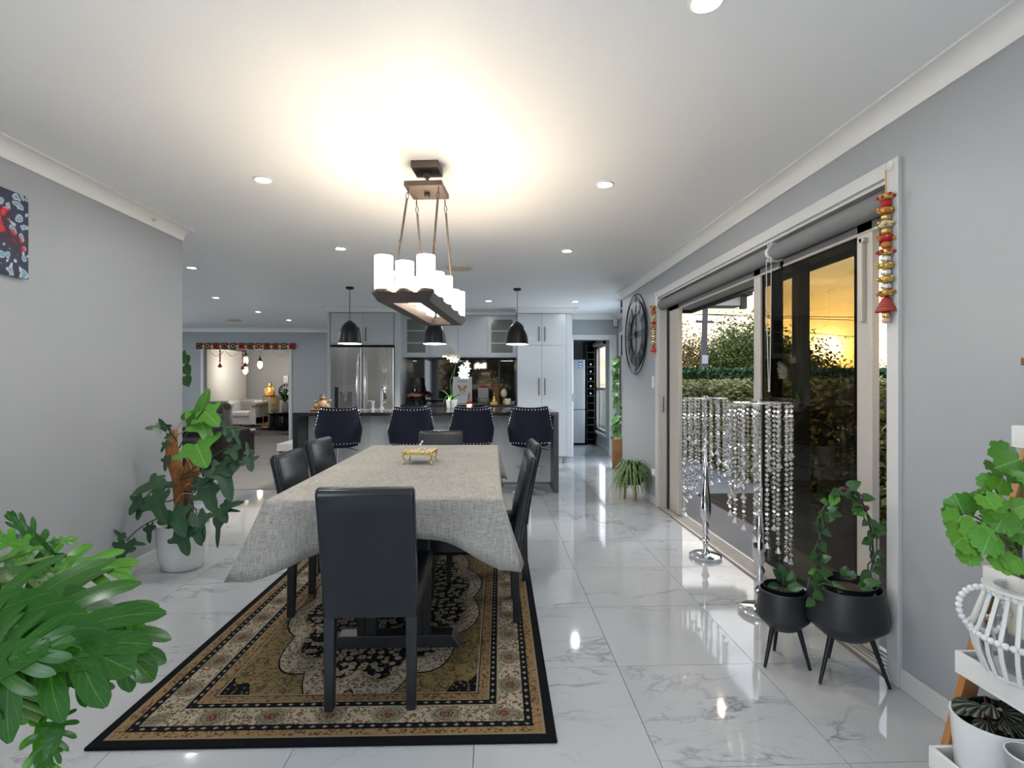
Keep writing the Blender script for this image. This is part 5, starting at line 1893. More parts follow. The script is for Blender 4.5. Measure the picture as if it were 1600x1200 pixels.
tp_ = thing('rounded_ornament', 'small cream rounded ornament beside the vase', 'ornament', (-5.52, 13.45, .502))
MB().lathe([(.06, 0), (.085, .05), (.075, .12), (.05, .16), (.055, .2), (.03, .235)], 16).build('ornament_body', M_CREAM, tp_, 60)
MB().ball((-.02, -.05, .2), .012, 6, 4).ball((.02, -.05, .2), .012, 6, 4).build('dots', M_BLACKMETAL, tp_, 60)
ck = thing('sitting_room_clock', 'black round wall clock with white star pattern in the sitting room', 'clock', (-6.28, 16.185, 1.0))
Mx = Matrix.Rotation(R(90), 4, 'X')
MB().lathe([(.22, -.01), (.22, .01), (.20, .014), (.001, .014)], 36, Mx).build('dial', M_BLACKMETAL, ck, 50)
stp = MB()
for k in range(12):
    a = k * PI / 6
    stp.prism([(math.cos(a) * .06, math.sin(a) * .06), (math.cos(a + .12) * .12, math.sin(a + .12) * .12), (math.cos(a) * .19, math.sin(a) * .19), (math.cos(a - .12) * .12, math.sin(a - .12) * .12)], .0145, .016, Mx)
stp.build('star_pattern', M_WHITECER, ck)
sw = thing('thermostat', 'small white thermostat above the sitting room clock', 'thermostat', (-6.28, 16.19, 1.36))
MB().box(-.07, .07, -.015, .008, -.11, .11).build('case', M_PLASTICW, sw, bevel=.006)
MB().box(-.045, .045, -.017, -.014, .02, .08).build('display', M_SILV, sw)
M_EDISON = emis('warm_bulb', (1, .78, .48), 14)
M_SMOKE = glass('bulb_glass', (.85, .8, .72), .8)
for (x, y, zb, lab) in ((-6.70, 14.5, 1.75, 'left of the three, hanging higher'), (-6.62, 14.3, 1.47, 'lowest of the three'), (-6.32, 14.5, 1.63, 'right of the three')):
    q = thing('drop_pendant', 'teardrop glass pendant with a lit bulb, ' + lab, 'pendant lamp', (x, y, 0), 0, 'teardrop pendants of the sitting room')
    MB().cyl((0, 0, zb + .32), (0, 0, CH), .004, n=6).build('cord', M_BLACKMETAL, q)
    MB().lathe([(.012, zb + .34), (.03, zb + .28), (.055, zb + .22), (.06, zb + .205)], 16).build('cap', M_BLACKMETAL, q, 50)
    MB().lathe([(.06, zb + .205), (.092, zb + .12), (.096, zb + .08), (.08, zb + .02), (.04, zb - .01)], 18, cap=False).build('glass_drop', M_SMOKE, q, 60)
    MB().lathe([(.03, zb + .20), (.055, zb + .16), (.06, zb + .07), (.035, zb + .02), (.001, zb + .015)], 14).build('bulb', M_EDISON, q, 60)
    point_lamp(q, (0, 0, zb - .06), 9, .05, (1, .95, .88))
rg = thing('shaggy_rug', 'black and cream shaggy rug under the drum table', 'rug', (-5.6, 13.35, .009))
MB().box(-1.35, 1.35, -.95, .95, 0, .02).build('backing', mat('rug_cream', (.36, .34, .32), .95), rg)
rnd = random.Random(21)
pa, pb = MB(), MB()
for _ in range(9000):
    x, y = rnd.uniform(-1.35, 1.35), rnd.uniform(-.95, .95)
    a = rnd.uniform(0, 2 * PI)
    dx, dy = math.cos(a) * .025, math.sin(a) * .025
    s_ = math.sin(x * 3.2 + 2.6 * math.sin(y * 2.2)) + .6 * math.sin(y * 5 + x)
    (pa if s_ > .1 else pb).add([(x - dy * .3, y + dx * .3, .018), (x + dy * .3, y - dx * .3, .018), (x + dx, y + dy, .05 + rnd.random() * .02)], [(0, 1, 2)])
pa.build('black_pile', mat('pile_black', (.01, .01, .011), .95), rg)['kind'] = 'stuff'
pb.build('cream_pile', mat('pile_cream', (.42, .39, .37), .95), rg)['kind'] = 'stuff'

# ------------------------------------------------------------------ roller blinds over the sliding door
for i, (y0, y1, lab) in enumerate(((DY0 + .03, 3.01, 'grey rolled up blind over the near half of the sliding door'), (3.05, DY1 - .03, 'grey rolled up blind over the far half of the sliding door'))):
    b = thing('roller_blind', lab, 'roller blind', (XR + .028, (y0 + y1) / 2, 1.985), 0, 'roller blinds of the sliding door')
    L = (y1 - y0) / 2
    MB().cyl((-.005, -L, 0), (-.005, L, 0), .047, n=24).build('roll', M_BLIND, b, 50)
    MB().box(.036, .042, -L, L, -.075, 0).build('hanging_edge', M_BLIND, b)
    MB().cyl((.039, -L, -.078), (.039, L, -.078), .008, n=8).build('bottom_rail', M_ALU, b, 50)
    e = -L if i else L
    MB().box(-.04, .03, e - .006 if i else e, e if i else e + .006, -.05, .06).build('bracket', M_PLASTICW, b, bevel=.004)
bc_ = thing('blind_chain', 'thin white bead chain loop hanging from the blinds in mid door', 'blind chain', (XR + .0, 3.03, 1.985))
MB().lathe([(.03, -.012), (.034, -.004), (.034, .004), (.03, .012)], 18, Matrix.Rotation(R(90), 4, 'X')).build('chain_wheel', M_PLASTICW, bc_, 50)
for s in (-1, 1):
    MB().tube([(-.012, s * .028, -.01), (-.012, s * .022, -.4), (-.010, s * .006, -.80)], .0022, 6).build('chain_strand', M_PLASTICW, bc_, 60)
MB().ball((-.01, 0, -.81), .008, 8, 6).build('chain_joiner', M_PLASTICW, bc_, 60)


# ------------------------------------------------------------------ door garlands
def garland(label, x, y, ztop, zb, s):
    g = thing('hanging_garland', label, 'garland', (x, y, 0), 0, 'hanging garlands on the door frame')
    hk = MB().lathe([(.017 * s, -.002), (.017 * s, .006), (.012 * s, .009), (.001, .009)], 18, Matrix.Translation((.018, 0, ztop + .035)) @ Matrix.Rotation(R(-90), 4, 'Y'))
    hk.tube([(.006, 0, ztop + .03), (-.004, 0, ztop + .012), (-.010, 0, ztop + .016), (-.008, 0, ztop + .026)], .0025, 6)
    hk.build('hook', M_PLASTICW, g, 50)
    MB().tube([(-.006, 0, ztop + .012), (-.004, 0, ztop - .08 * s)], .003, 6).build('cord', M_GOLDTHREAD, g, 50)
    rnd = random.Random(int(y * 100))
    z0, z1 = ztop - .08 * s, zb + .11 * s
    n = 15
    cols = (M_GOLDTHREAD, M_RED, M_ORANGE, M_MARBLEBEAD, M_CREAM)
    for k in range(n):
        z = z0 + (z1 - z0) * (k + .5) / n
        h = (z0 - z1) / n
        big = k % 2 == 0
        r_ = (.026 if big else .018) * s
        mb = MB().lathe([(r_ * .5, -h * .5), (r_, -h * .3), (r_ * 1.05, 0), (r_, h * .3), (r_ * .5, h * .5)], 12, Matrix.Translation((-.004, 0, z)))
        o = mb.build('bead', cols[k % 5] if k < 9 else (M_MARBLEBEAD if big else M_CRYSTAL), g, 60)
        if big:
            sp_ = MB()
            for q in range(7):
                a = 2 * PI * q / 7 + k
                sp_.ball((-.004 + math.cos(a) * r_ * 1.15, math.sin(a) * r_ * 1.15, z + rnd.uniform(-.3, .3) * h), r_ * .27, 6, 4)
            sp_.build('bead_cluster', cols[(k + 1 + k // 2) % 4], o, 60)
    zc = z1
    MB().lathe([(.006 * s, zc), (.016 * s, zc - .008 * s), (.034 * s, zc - .05 * s), (.040 * s, zc - .062 * s), (.030 * s, zc - .060 * s)], 14, Matrix.Translation((-.004, 0, 0))).build('bell', M_PINK if s < 1 else mat('crimson_bell', (.42, .02, .05), .7), g, 60)
    rb_ = MB()
    for k in range(4):
        f = .2 + .22 * k
        rb_.tube([(-.004 + math.cos(a) * (.015 + .025 * f) * s, math.sin(a) * (.015 + .025 * f) * s, zc - .008 * s - .052 * f * s) for a in [2 * PI * q / 14 for q in range(14)]], .0018, 5, closed=True)
    rb_.build('bell_stitching', M_GOLDTHREAD, g, 60)
    MB().lathe([(.012 * s, zc - .06 * s), (.016 * s, zc - .072 * s), (.013 * s, zc - .084 * s)], 10, Matrix.Translation((-.004, 0, 0))).build('lower_bead', M_MARBLEBEAD, g, 60)
    MB().lathe([(.008 * s, zc - .084 * s), (.016 * s, zc - .092 * s), (.014 * s, zc - .106 * s), (.004 * s, zc - .11 * s)], 10, Matrix.Translation((-.004, 0, 0))).build('end_tuft', mat('pale_pink', (.75, .45, .38), .8), g, 60)
    return g


garland('red and gold bead garland with a crimson bell at the near door corner', XR - .034, DY0 - .025, 2.07, 1.46, 1.0)
garland('gold bead garland with a magenta bell beside the wall clock', XR - .034, DY1 + .05, 2.07, 1.49, .95)

# ------------------------------------------------------------------ skeleton wall clock
ckr = thing('wall_clock', 'large dark metal skeleton wall clock with two outer rings', 'clock', (XR - .012, 5.87, 1.775))
Mw = Matrix.Rotation(R(-90), 4, 'Y')      # local z -> -x (out of the wall)


def ring(r, rr, z=.012, n=48):
    return [Mw @ Vector((math.cos(2 * PI * k / n) * r, math.sin(2 * PI * k / n) * r, z)) for k in range(n)]


MB().tube(ring(.452, .006), .006, 6, closed=True).build('outer_ring', M_BLACKMETAL, ckr, 60)
MB().tube([p + Vector((0, .028, 0)) for p in ring(.405, .005)], .005, 6, closed=True).build('middle_ring', M_BLACKMETAL, ckr, 60)
MB().lathe([(.235, .0), (.235, .012), (.365, .012), (.365, 0), (.235, 0)], 56, Mw, cap=False).build('numeral_band', M_GREYMETAL, ckr, 40)
ROM = ['XII', 'I', 'II', 'III', 'IV', 'V', 'VI', 'VII', 'VIII', 'IX', 'X', 'XI']
for h, txt in enumerate(ROM):
    mb = MB()
    wd_ = {'I': .016, 'V': .036, 'X': .036}
    tot = sum(wd_[c] for c in txt) + .006 * (len(txt) - 1)
    x = -tot / 2
    def stroke(x0, y0, x1, y1):
        p, q = Vector((x0, y0, 0)), Vector((x1, y1, 0))
        dr = (q - p).normalized()
        nn = Vector((-dr.y, dr.x, 0)) * .0055
        a = PI / 2 - h * PI / 6
        RotM = Matrix.Rotation(a - PI / 2, 4, 'Z')
        pts = [p - nn, q - nn, q + nn, p + nn]
        mb.prism([((RotM @ v).x, (RotM @ v).y) for v in pts], .012, .017, Mw)
    for c in txt:
        w_ = wd_[c]
        if c == 'I':
            stroke(x + w_ / 2, .25, x + w_ / 2, .35)
        elif c == 'V':
            stroke(x + w_ / 2, .25, x, .35)
            stroke(x + w_ / 2, .25, x + w_, .35)
        else:
            stroke(x, .25, x + w_, .35)
            stroke(x + w_, .25, x, .35)
        x += w_ + .006
    mb.build('numeral', M_BLACKMETAL, ckr)
sp_ = MB()
for k in range(4):
    a = k * PI / 2
    for off in (-.022, .022):
        p = Vector((math.cos(a) * .03 - math.sin(a) * off, math.sin(a) * .03 + math.cos(a) * off, .008))
        q = Vector((math.cos(a) * .45 - math.sin(a) * off, math.sin(a) * .45 + math.cos(a) * off, .008))
        sp_.tube([Mw @ p, Mw @ q], .004, 6)
sp_.build('spokes', M_BLACKMETAL, ckr, 60)
MB().lathe([(.035, 0), (.04, .006), (.03, .022), (.012, .028)], 20, Mw).build('hub', M_BLACKMETAL, ckr, 50)
MB().box(-.006, .006, -.02, .20, .026, .030, Mw @ Matrix.Rotation(R(8), 4, 'Z')).build('minute_hand', M_BLACKMETAL, ckr)
MB().box(-.008, .008, -.02, .14, .022, .026, Mw @ Matrix.Rotation(R(-115), 4, 'Z')).build('hour_hand', M_BLACKMETAL, ckr)

# switches and sensor
for (y, z, h, lab, nm, ct_) in ((5.28, 1.235, .058, 'white light switch beside the sliding door', 'light_switch', 'switch'), (5.28, .315, .036, 'white power socket low on the wall beside the spider plant', 'power_socket', 'socket')):
    s_ = thing(nm, lab, ct_, (XR, y, z))
    w_ = .036 if nm == 'light_switch' else .058
    MB().box(-.008, 0, -w_, w_, -h, h).build('plate', M_PLASTICW, s_, bevel=.002)
    for q in ((0,) if nm == 'light_switch' else (-.025, .025)):
        MB().box(-.011, -.008, q - .008, q + .008, -.012, .012).build('rocker', M_WHITECER, s_, bevel=.001)
al = thing('alarm_sensor', 'small white motion sensor in the corner above the hall doorway', 'sensor', (2.03, 8.62, 2.225))
MB().box(-.035, .035, -.02, .03, -.055, .055).build('housing', M_PLASTICW, al, bevel=.012)
MB().box(-.024, .024, -.024, -.019, -.035, .005).build('lens', mat('sensor_lens', (.55, .54, .52), .3), al, bevel=.003)

# ------------------------------------------------------------------ painting on the left wall
pt_ = thing('canvas_painting', 'unframed canvas with a blue and red abstract floral print on the left wall', 'painting', (XL + .003, 2.35, 1.935))
MB().box(0, .022, -.333, .333, -.203, .203).build('canvas', M_ART, pt_, bevel=.002)

# ------------------------------------------------------------------ crystal floor candelabra
bead_sz = .0105


def octa(mb, c, r, rz=0):
    x, y, z = c
    n = 6
    vs = [(x, y, z - r)]
    for zz in (-.38, .38):
        for k in range(n):
            a = 2 * PI * k / n + rz
            vs.append((x + math.cos(a) * r * .95, y + math.sin(a) * r * .95, z + zz * r))
    vs.append((x, y, z + r))
    fs = []
    for k in range(n):
        k2 = (k + 1) % n
        fs += [(0, 1 + k2, 1 + k), (1 + k, 1 + k2, 1 + n + k2, 1 + n + k), (1 + n + k, 1 + n + k2, 1 + 2 * n)]
    mb.add(vs, fs)


def crystal_lamp(label, loc, start, rr):
    c = thing('crystal_stand', label, 'floor stand', loc, 0, 'crystal strand floor stands')
    MB().lathe([(.105, 0), (.108, .006), (.108, .02), (.098, .028), (.03, .034), (.022, .05)], 36).build('round_base', M_CHROME, c, 45)
    MB().lathe([(.022, .05), (.013, .07), (.017, .085), (.017, .10), (.030, .125), (.013, .15), (.016, .165), (.024, .18), (.013, .20), (.026, .225), (.014, .25), (.019, .262)], 22).build('turned_foot', M_CHROME, c, 60)
    MB().lathe([(.019, .262), (.036, .30), (.038, .36), (.03, .45), (.021, .53), (.019, .545)], 24).build('lower_column', M_CHROME, c, 60)
    MB().lathe([(.019, .545), (.019, .66), (.016, .665), (.012, .67), (.011, 1.115), (.018, 1.12), (.008, 1.135)], 16).build('upper_column', M_CHROME, c, 60)
    n = 40
    for r_ in (rr, rr * .62):
        MB().tube([(math.cos(2 * PI * k / n) * r_, math.sin(2 * PI * k / n) * r_, 1.115) for k in range(n)], .0038, 6, closed=True).build('top_ring', M_CHROME, c, 60)
    sk_ = MB()
    for k in range(6):
        a = k * PI / 3 + .2
        sk_.tube([(0, 0, 1.12), (math.cos(a) * rr, math.sin(a) * rr, 1.115)], .003, 6)
    sk_.build('spokes', M_CHROME, c, 60)
    for (r_, cnt, l0, l1) in ((rr, 17, .26, .80), (rr * .62, 7, .22, .62)):
        for k in range(cnt):
            f = k / (cnt - 1)
            a = start + f * 2 * PI * (cnt - 1) / cnt
            L = l0 + (l1 - l0) * f
            x, y = math.cos(a) * r_, math.sin(a) * r_
            mb = MB()
            nb = int(L / .0245)
            for j in range(nb):
                octa(mb, (x, y, 1.10 - j * .0245), .0112, j * .4)
            zb = 1.10 - nb * .0245 - .008
            mb.lathe([(.002, zb + .014), (.008, zb + .004), (.017, zb - .012), (.012, zb - .018), (.001, zb - .02)], 8, Matrix.Translation((x, y, 0)))
            mb.tube([(x, y, 1.113), (x, y, zb)], .001, 3, cap=False)
            mb.build('crystal_strand', M_CRYSTAL, c)
    return c


crystal_lamp('chrome stand hung with crystal strands, further along the door', (1.487, 3.62, 0), R(200), .142)
crystal_lamp('chrome stand hung with crystal strands, behind the small planter', (1.417, 2.735, 0), R(-20), .150)


# ------------------------------------------------------------------ leaf shapes
def outline_leaf(outl, curl=.12, fold=.10, rings=(.5, .8, 1.0), wav=0.0, mid=(0, .4)):
    """leaf in the xy plane, base at the origin, tip at y=1; outl = polygon, star shaped about mid"""
    n = len(outl)
    mx, my = mid
    vs, uvs, fs = [], [], []
    def zz(x, y, k=0):
        return fold * abs(x) * .8 - curl * (y * y) - curl * .6 * x * x + wav * math.sin(k * 2.3)
    vs.append((mx, my, zz(mx, my)))
    uvs.append((mx, my))
    for r_ in rings:
        for k, (x, y) in enumerate(outl):
            px_, py_ = mx + (x - mx) * r_, my + (y - my) * r_
            vs.append((px_, py_, zz(px_, py_, k if r_ > .9 else 0)))
            uvs.append((px_, py_))
    for k in range(n):
        fs.append((0, 1 + k, 1 + (k + 1) % n))
    for j in range(len(rings) - 1):
        for k in range(n):
            a, b = 1 + j * n + k, 1 + j * n + (k + 1) % n
            fs.append((a, a + n, b + n, b))
    return vs, fs, uvs


def leaf_mesh(name, data, m):
    vs, fs, uvs = data
    me = bpy.data.meshes.new(name)
    me.from_pydata(vs, [], fs)
    me.materials.append(m)
    ul = me.uv_layers.new(name='UVMap')
    for lp in me.loops:
        ul.data[lp.index].uv = uvs[lp.vertex_index]
    me.polygons.foreach_set('use_smooth', [True] * len(me.polygons))
    me.update()
    return me


def mirror(right):
    """outline from the right half (base -> tip), points (x, y)"""
    return [(x, y) for x, y in right] + [(-x, y) for x, y in reversed(right) if x > 1e-4]


def sub(poly, it=2):
    for _ in range(it):
        q = []
        n = len(poly)
        for i in range(n):
            a, b = poly[i], poly[(i + 1) % n]
            q += [(a[0] * .75 + b[0] * .25, a[1] * .75 + b[1] * .25), (a[0] * .25 + b[0] * .75, a[1] * .25 + b[1] * .75)]
        poly = q
    return poly


OUT_HEART = sub(mirror([(0, .06), (.12, -.06), (.30, -.02), (.42, .18), (.40, .42), (.27, .68), (.10, .90), (0, 1.02)]), 1)
OUT_OVAL = sub(mirror([(0, 0), (.14, .06), (.27, .28), (.29, .52), (.20, .78), (0, 1.02)]), 1)
OUT_FIDDLE = sub(mirror([(0, .12), (.10, .0), (.22, -.10), (.33, -.04), (.36, .10), (.46, .16), (.60, .12), (.66, .22), (.56, .34), (.36, .40), (.25, .48), (.25, .62), (.22, .80), (.10, .98), (0, 1.04)]), 1)
OUT_ROUND = [(.5 * math.sin(a) * (1 + .07 * math.cos(a * 9)) * (1 if abs(a - PI) > .25 else .55), .46 - .5 * math.cos(a) * (1 + .07 * math.cos(a * 9)) * -1 if False else .46 + .5 * math.cos(a) * (1 + .07 * math.cos(a * 9)) * (1 if abs(a - PI) > .25 else .55)) for a in [2 * PI * k / 54 for k in range(54)]]
OUT_PEP = [(.42 * math.sin(a), .48 + .5 * math.cos(a)) for a in [2 * PI * k / 26 for k in range(26)]]


def selloum(n=6, wid=.5, curl=.35, fw=.5, seed=1):
    """deeply lobed leaf: a web along the midrib with rounded fingers on both sides and a tip lobe"""
    rnd = random.Random(seed)
    vs, uvs, fs = [], [], []

    def zc(x, y):
        return .14 * abs(x) - .9 * curl * x * x - curl * max(0, y) ** 2

    def finger(p, ang, L, w0, w1, dz):
        """strip from p in direction ang (0 = toward the tip, + = right side)"""
        o = len(vs)
        N, K = 12, 5
        dx, dy = math.sin(ang), math.cos(ang)
        bend = .35 * (1 if ang > 0 else -1) * (abs(ang) > .05)
        for i in range(N):
            s_ = i / (N - 1)
            a2 = ang - bend * s_ * .8
            cx = p[0] + L * s_ * (math.sin(ang) + math.sin(a2)) / 2
            cy = p[1] + L * s_ * (math.cos(ang) + math.cos(a2)) / 2
            nx, ny = math.cos(a2), -math.sin(a2)
            w = (w0 + (w1 - w0) * min(1, s_ * 1.6)) * (1 if s_ < .72 else math.sqrt(max(0, 1 - ((s_ - .72) / .285) ** 2)))
            for k in range(K):
                q = (k / (K - 1)) * 2 - 1
                x, y = cx + nx * w * q, cy + ny * w * q
                vs.append((x, y, zc(x, y) + .10 * w * abs(q) - .25 * L * s_ * s_ * curl * 2 + dz))
                uvs.append((q * .5, s_ * .6))
        for i in range(N - 1):
            for k in range(K - 1):
                c = o + i * K + k
                fs.append((c, c + 1, c + K + 1, c + K))

    prof = [.66, .92, 1.0, .94, .78, .55, .42]
    # web along the midrib
    o = len(vs)
    for i in range(20):
        v = i / 19 * .9
        w = wid * .36 * math.sin(PI * min(1, v * .9 + .12)) ** .6
        for k in range(5):
            q = k / 2 - 1
            vs.append((w * q, v, zc(w * q, v) + .001))
            uvs.append((q * .5, v))
    for i in range(19):
        for k in range(4):
            c = o + i * 5 + k
            fs.append((c, c + 1, c + 6, c + 5))
    for j in range(n):
        f = j / (n - 1)
        v = .05 + .74 * f
        for sd in (-1, 1):
            ang = sd * (R(128) - R(88) * f ** .8 + rnd.uniform(-.08, .08))
            L = wid * prof[min(j, 6)] * rnd.uniform(.9, 1.08)
            w0 = .74 / n * fw * .72
            finger((0, v), ang, L, w0, w0 * rnd.uniform(.95, 1.2), .0015 * (j % 2) + .001 * sd)
    finger((0, .78), 0.0, .26, .07, .085, 0)
    return vs, fs, uvs


def put_leaf(me, parent, base, tip, nrm, width=1.0, name='leaf'):
    """leaf from base to tip, upper face toward nrm (world coordinates; parent has no rotation)"""
    base, tip = Vector(base), Vector(tip)
    y = tip - base
    L = y.length
    y.normalize()
    nrm = Vector(nrm)
    x = y.cross(nrm).normalized()
    z = x.cross(y)
    M = Matrix(((x.x, y.x, z.x, 0), (x.y, y.y, z.y, 0), (x.z, y.z, z.z, 0), (0, 0, 0, 1)))
    M = Matrix.Translation(base - parent.location) @ M @ Matrix.Diagonal((L * width, L, L, 1))
    o = inst(me, name, parent)
    o.matrix_local = M
    return o


def stem(parent, pts, r, m, name='stem'):
    """smooth stem through world points"""
    pts = [Vector(p) - parent.location for p in pts]
    if len(pts) == 3:
        a, b, c = pts
        pts = [a * (1 - t_) ** 2 + b * 2 * t_ * (1 - t_) + c * t_ * t_ for t_ in [k / 8 for k in range(9)]]
    return MB().tube(pts, r, 6).build(name, m, parent, 60)


# ------------------------------------------------------------------ modern planters by the door
def planter(label, loc, R_, H, leg_h, cat='planter'):
    p = thing('planter_pot', label, cat, loc, 0, 'grey tripod planters')
    zb = leg_h
    body = [(R_ * .50, zb), (R_ * .56, zb + .004), (R_ * .98, zb + H * .30), (R_ * 1.0, zb + H * .36), (R_ * .86, zb + H), (R_ * .83, zb + H + .003), (R_ * .80, zb + H - .004), (R_ * .92, zb + H * .42), (R_ * .5, zb + .03)]
    MB().lathe(body, 40).build('pot_body', M_GREYMETAL, p, 35)
    for k in range(3):
        a = loc[3] + k * 2 * PI / 3 if len(loc) > 3 else R(200) + k * 2 * PI / 3
        c_, s_ = math.cos(a), math.sin(a)
        MB().tube([(c_ * R_ * .55, s_ * R_ * .55, zb + .02), (c_ * R_ * .97, s_ * R_ * .97, .004)], [.011, .0065], 10).build('leg', M_BLACKMETAL, p, 50)
    ip = MB().lathe([(R_ * .5, zb + .05), (R_ * .70, zb + H + .012), (R_ * .74, zb + H + .018), (R_ * .70, zb + H + .018), (R_ * .66, zb + H - .01)], 32).build('inner_pot', M_BLACKMETAL, p, 35)
    MB().lathe([(R_ * .67, zb + H - .012), (R_ * .3, zb + H - .006), (.001, zb + H - .004)], 24, cap=False).build('soil', M_SOIL, p, 60)
    return p


pb_ = planter('large dark grey tripod planter holding a vine trained on a hoop', (1.462, 2.125, 0), .155, .205, .175)
ps_ = planter('small dark grey tripod planter with a young rubbery plant', (1.262, 2.24, 0), .108, .165, .155)

# vine on a hoop
vn = thing('hoop_vine', 'trailing green vine trained round a hoop in the large planter', 'plant', (1.462, 2.125, .375))
O = vn.location
hoop = [(math.cos(a) * .118, 0, .12 + (.285 if math.sin(a) > 0 else .15) * math.sin(a)) for a in [R(-50) + R(280) * k / 30 for k in range(31)]]
MB().tube(hoop, .004, 6).build('hoop', M_BLACKMETAL, vn, 60)
tw = [Vector(h) + Vector((math.cos(k * 1.4) * .010, math.sin(k * 1.4) * .012, 0)) for k, h in enumerate(hoop)]
MB().tube(tw, .0038, 6).build('vine_stem', M_STEMDK, vn, 60)
tw2 = [Vector(h) + Vector((math.sin(k * 1.1) * .018, -math.cos(k * 1.1) * .014, 0)) for k, h in enumerate(hoop)]
MB().tube(tw2, .003, 6).build('vine_stem', M_STEMDK, vn, 60)
L_HOYA = leaf_mesh('leaf', outline_leaf(OUT_HEART, .2, .15), M_LEAF_HOY)
L_HOYA2 = leaf_mesh('leaf', outline_leaf(OUT_HEART, .2, .15), M_LEAF_BR)
rnd = random.Random(5)
for k in range(58):
    i = rnd.randrange(0, 31)
    h = O + Vector(hoop[i])
    s = rnd.uniform(.034, .055)
    a = rnd.uniform(0, 2 * PI)
    d_ = Vector((math.cos(a), -.35 + rnd.uniform(-.4, .2), math.sin(a) * .8 - .35)).normalized()
    put_leaf(L_HOYA2 if k % 6 == 0 else L_HOYA, vn, h + d_ * .012, h + d_ * (s + .012), (rnd.uniform(-.4, .4), -1, .5), 1.0)
for k in range(16):
    a = rnd.uniform(0, 2 * PI)
    b_ = O + Vector((math.cos(a) * .07, math.sin(a) * .07, 0.02))
    put_leaf(L_HOYA, vn, b_, b_ + Vector((math.cos(a) * .05, math.sin(a) * .05 - .01, rnd.uniform(-.03, .04))), (0, -.6, 1), 1.0)
for (x, z) in ((-.02, .408), (.075, .33), (.05, .36)):
    MB().ball((x, -.02, z - .0), .011, 8, 6).build('flower_bud', mat('maroon_bud', (.10, .01, .025), .6), vn, 60)
stem(vn, [O + Vector((-.10, -.03, .02)), O + Vector((-.165, -.05, .05)), O + Vector((-.175, -.06, -.05))], .003, M_STEMDK, 'trailing_stem')
for (dx, dz, tx, tz) in ((-.15, .03, -.04, .02), (-.165, .0, .03, -.03), (-.172, -.03, -.035, -.02)):
    p0 = O + Vector((dx, -.055, dz))
    put_leaf(L_HOYA, vn, p0, p0 + Vector((tx, -.015, tz)), (-.3, -1, .3), 1.0)

# little plant
yp = thing('young_plant', 'young plant with oval green leaves in the small planter', 'plant', (1.262, 2.24, .315))
O = yp.location
L_OVAL = leaf_mesh('leaf', outline_leaf(OUT_OVAL, .15, .25), M_LEAF_HOY)
L_OVALP = leaf_mesh('leaf', outline_leaf(OUT_OVAL, .15, .25), M_LEAF_DK)
for k, (dx, dy, dz, l) in enumerate(((-.035, -.01, .10, .07), (.03, -.01, .095, .065), (.06, .02, .07, .06), (-.06, -.02, .035, .075), (.05, -.04, .035, .07), (-.02, -.05, .03, .06), (.012, .03, .105, .06), (.0, -.03, .055, .06))):
    b_ = O + Vector((dx * .25, dy * .25, dz * .45))
    put_leaf(L_OVAL if k % 3 else L_OVALP, yp, b_, O + Vector((dx * 1.25, dy * 1.2, dz)), (0, -.8, .6), 1.0)
stem(yp, [O + Vector((0, 0, -.01)), O + Vector((.004, 0, .05)), O + Vector((0, 0, .07))], .004, M_STEMDK)

# ------------------------------------------------------------------ spider plant and pothos by the hall
st_ = thing('spider_plant_pot', 'black pot on copper coloured legs holding the spider plant', 'planter', (1.462, 5.47, 0), 0)
MB().lathe([(.085, .165), (.10, .17), (.122, .21), (.122, .33), (.115, .335), (.11, .32), (.001, .315)], 28).build('pot_body', mat('dark_ribbed_pot', (.02, .024, .03), .55), st_, 45)
for k in range(3):
    a = R(-75) + k * 2 * PI / 3
    MB().cyl((math.cos(a) * .065, math.sin(a) * .065, .17), (math.cos(a) * .075, math.sin(a) * .075, 0.002), .016, .014, 12).build('leg', mat('copper_wood', (.45, .20, .09), .35), st_, 50)
sp = thing('spider_plant', 'bushy striped spider plant spilling over its black pot', 'plant', (1.462, 5.47, .322))
rnd = random.Random(31)
vs, fs, uvs = [], [], []


def blade(b, d, L, w, drop):
    n = 8
    side = Vector((-d.y, d.x, 0)).normalized()
    o = len(vs)
    for i in range(n):
        f = i / (n - 1)
        c = b + Vector((d.x * L * f, d.y * L * f, d.z * L * f - drop * f * f))
        ww = w * (1 - f * .85)
        for q in (-1, 0, 1):
            vs.append(tuple(c + side * ww * q + Vector((0, 0, .3 * ww * abs(q)))))
            uvs.append((q, f))
    for i in range(n - 1):
        for q in range(2):
            a = o + i * 3 + q
            fs.append((a, a + 1, a + 4, a + 3))


for k in range(330):
    a = rnd.uniform(0, 2 * PI)
    up = rnd.uniform(.3, 1.4)
    L = rnd.uniform(.17, .34)
    blade(Vector((rnd.uniform(-.04, .04), rnd.uniform(-.04, .04), 0)), Vector((math.cos(a) * .75, math.sin(a) * .75, up)), L, .012, L * (up * .8 + rnd.uniform(.1, 1.1)))
for k in range(40):
    a = rnd.uniform(0, 2 * PI)
    blade(Vector((-.13 + rnd.uniform(-.02, .02), -.10, -.12)), Vector((math.cos(a) * .6, math.sin(a) * .6, .5)), rnd.uniform(.07, .12), .005, rnd.uniform(.08, .16))
vs_ = [v if (v[2] > -.32) else (v[0], v[1], -.315) for v in vs]
vs_ = [(min(v[0], XR - .02 - 1.462), v[1], v[2]) for v in vs_]
so2 = bpy.data.objects.new('foliage', leaf_mesh('foliage', (vs_, fs, uvs), M_SPIDER))
COL.objects.link(so2)
so2.parent = sp
so2['kind'] = 'stuff'
MB().tube([(-.05, -.04, .02), (-.11, -.08, .04), (-.13, -.10, -.1)], .003, 5).build('runner', M_STEM, sp, 60)

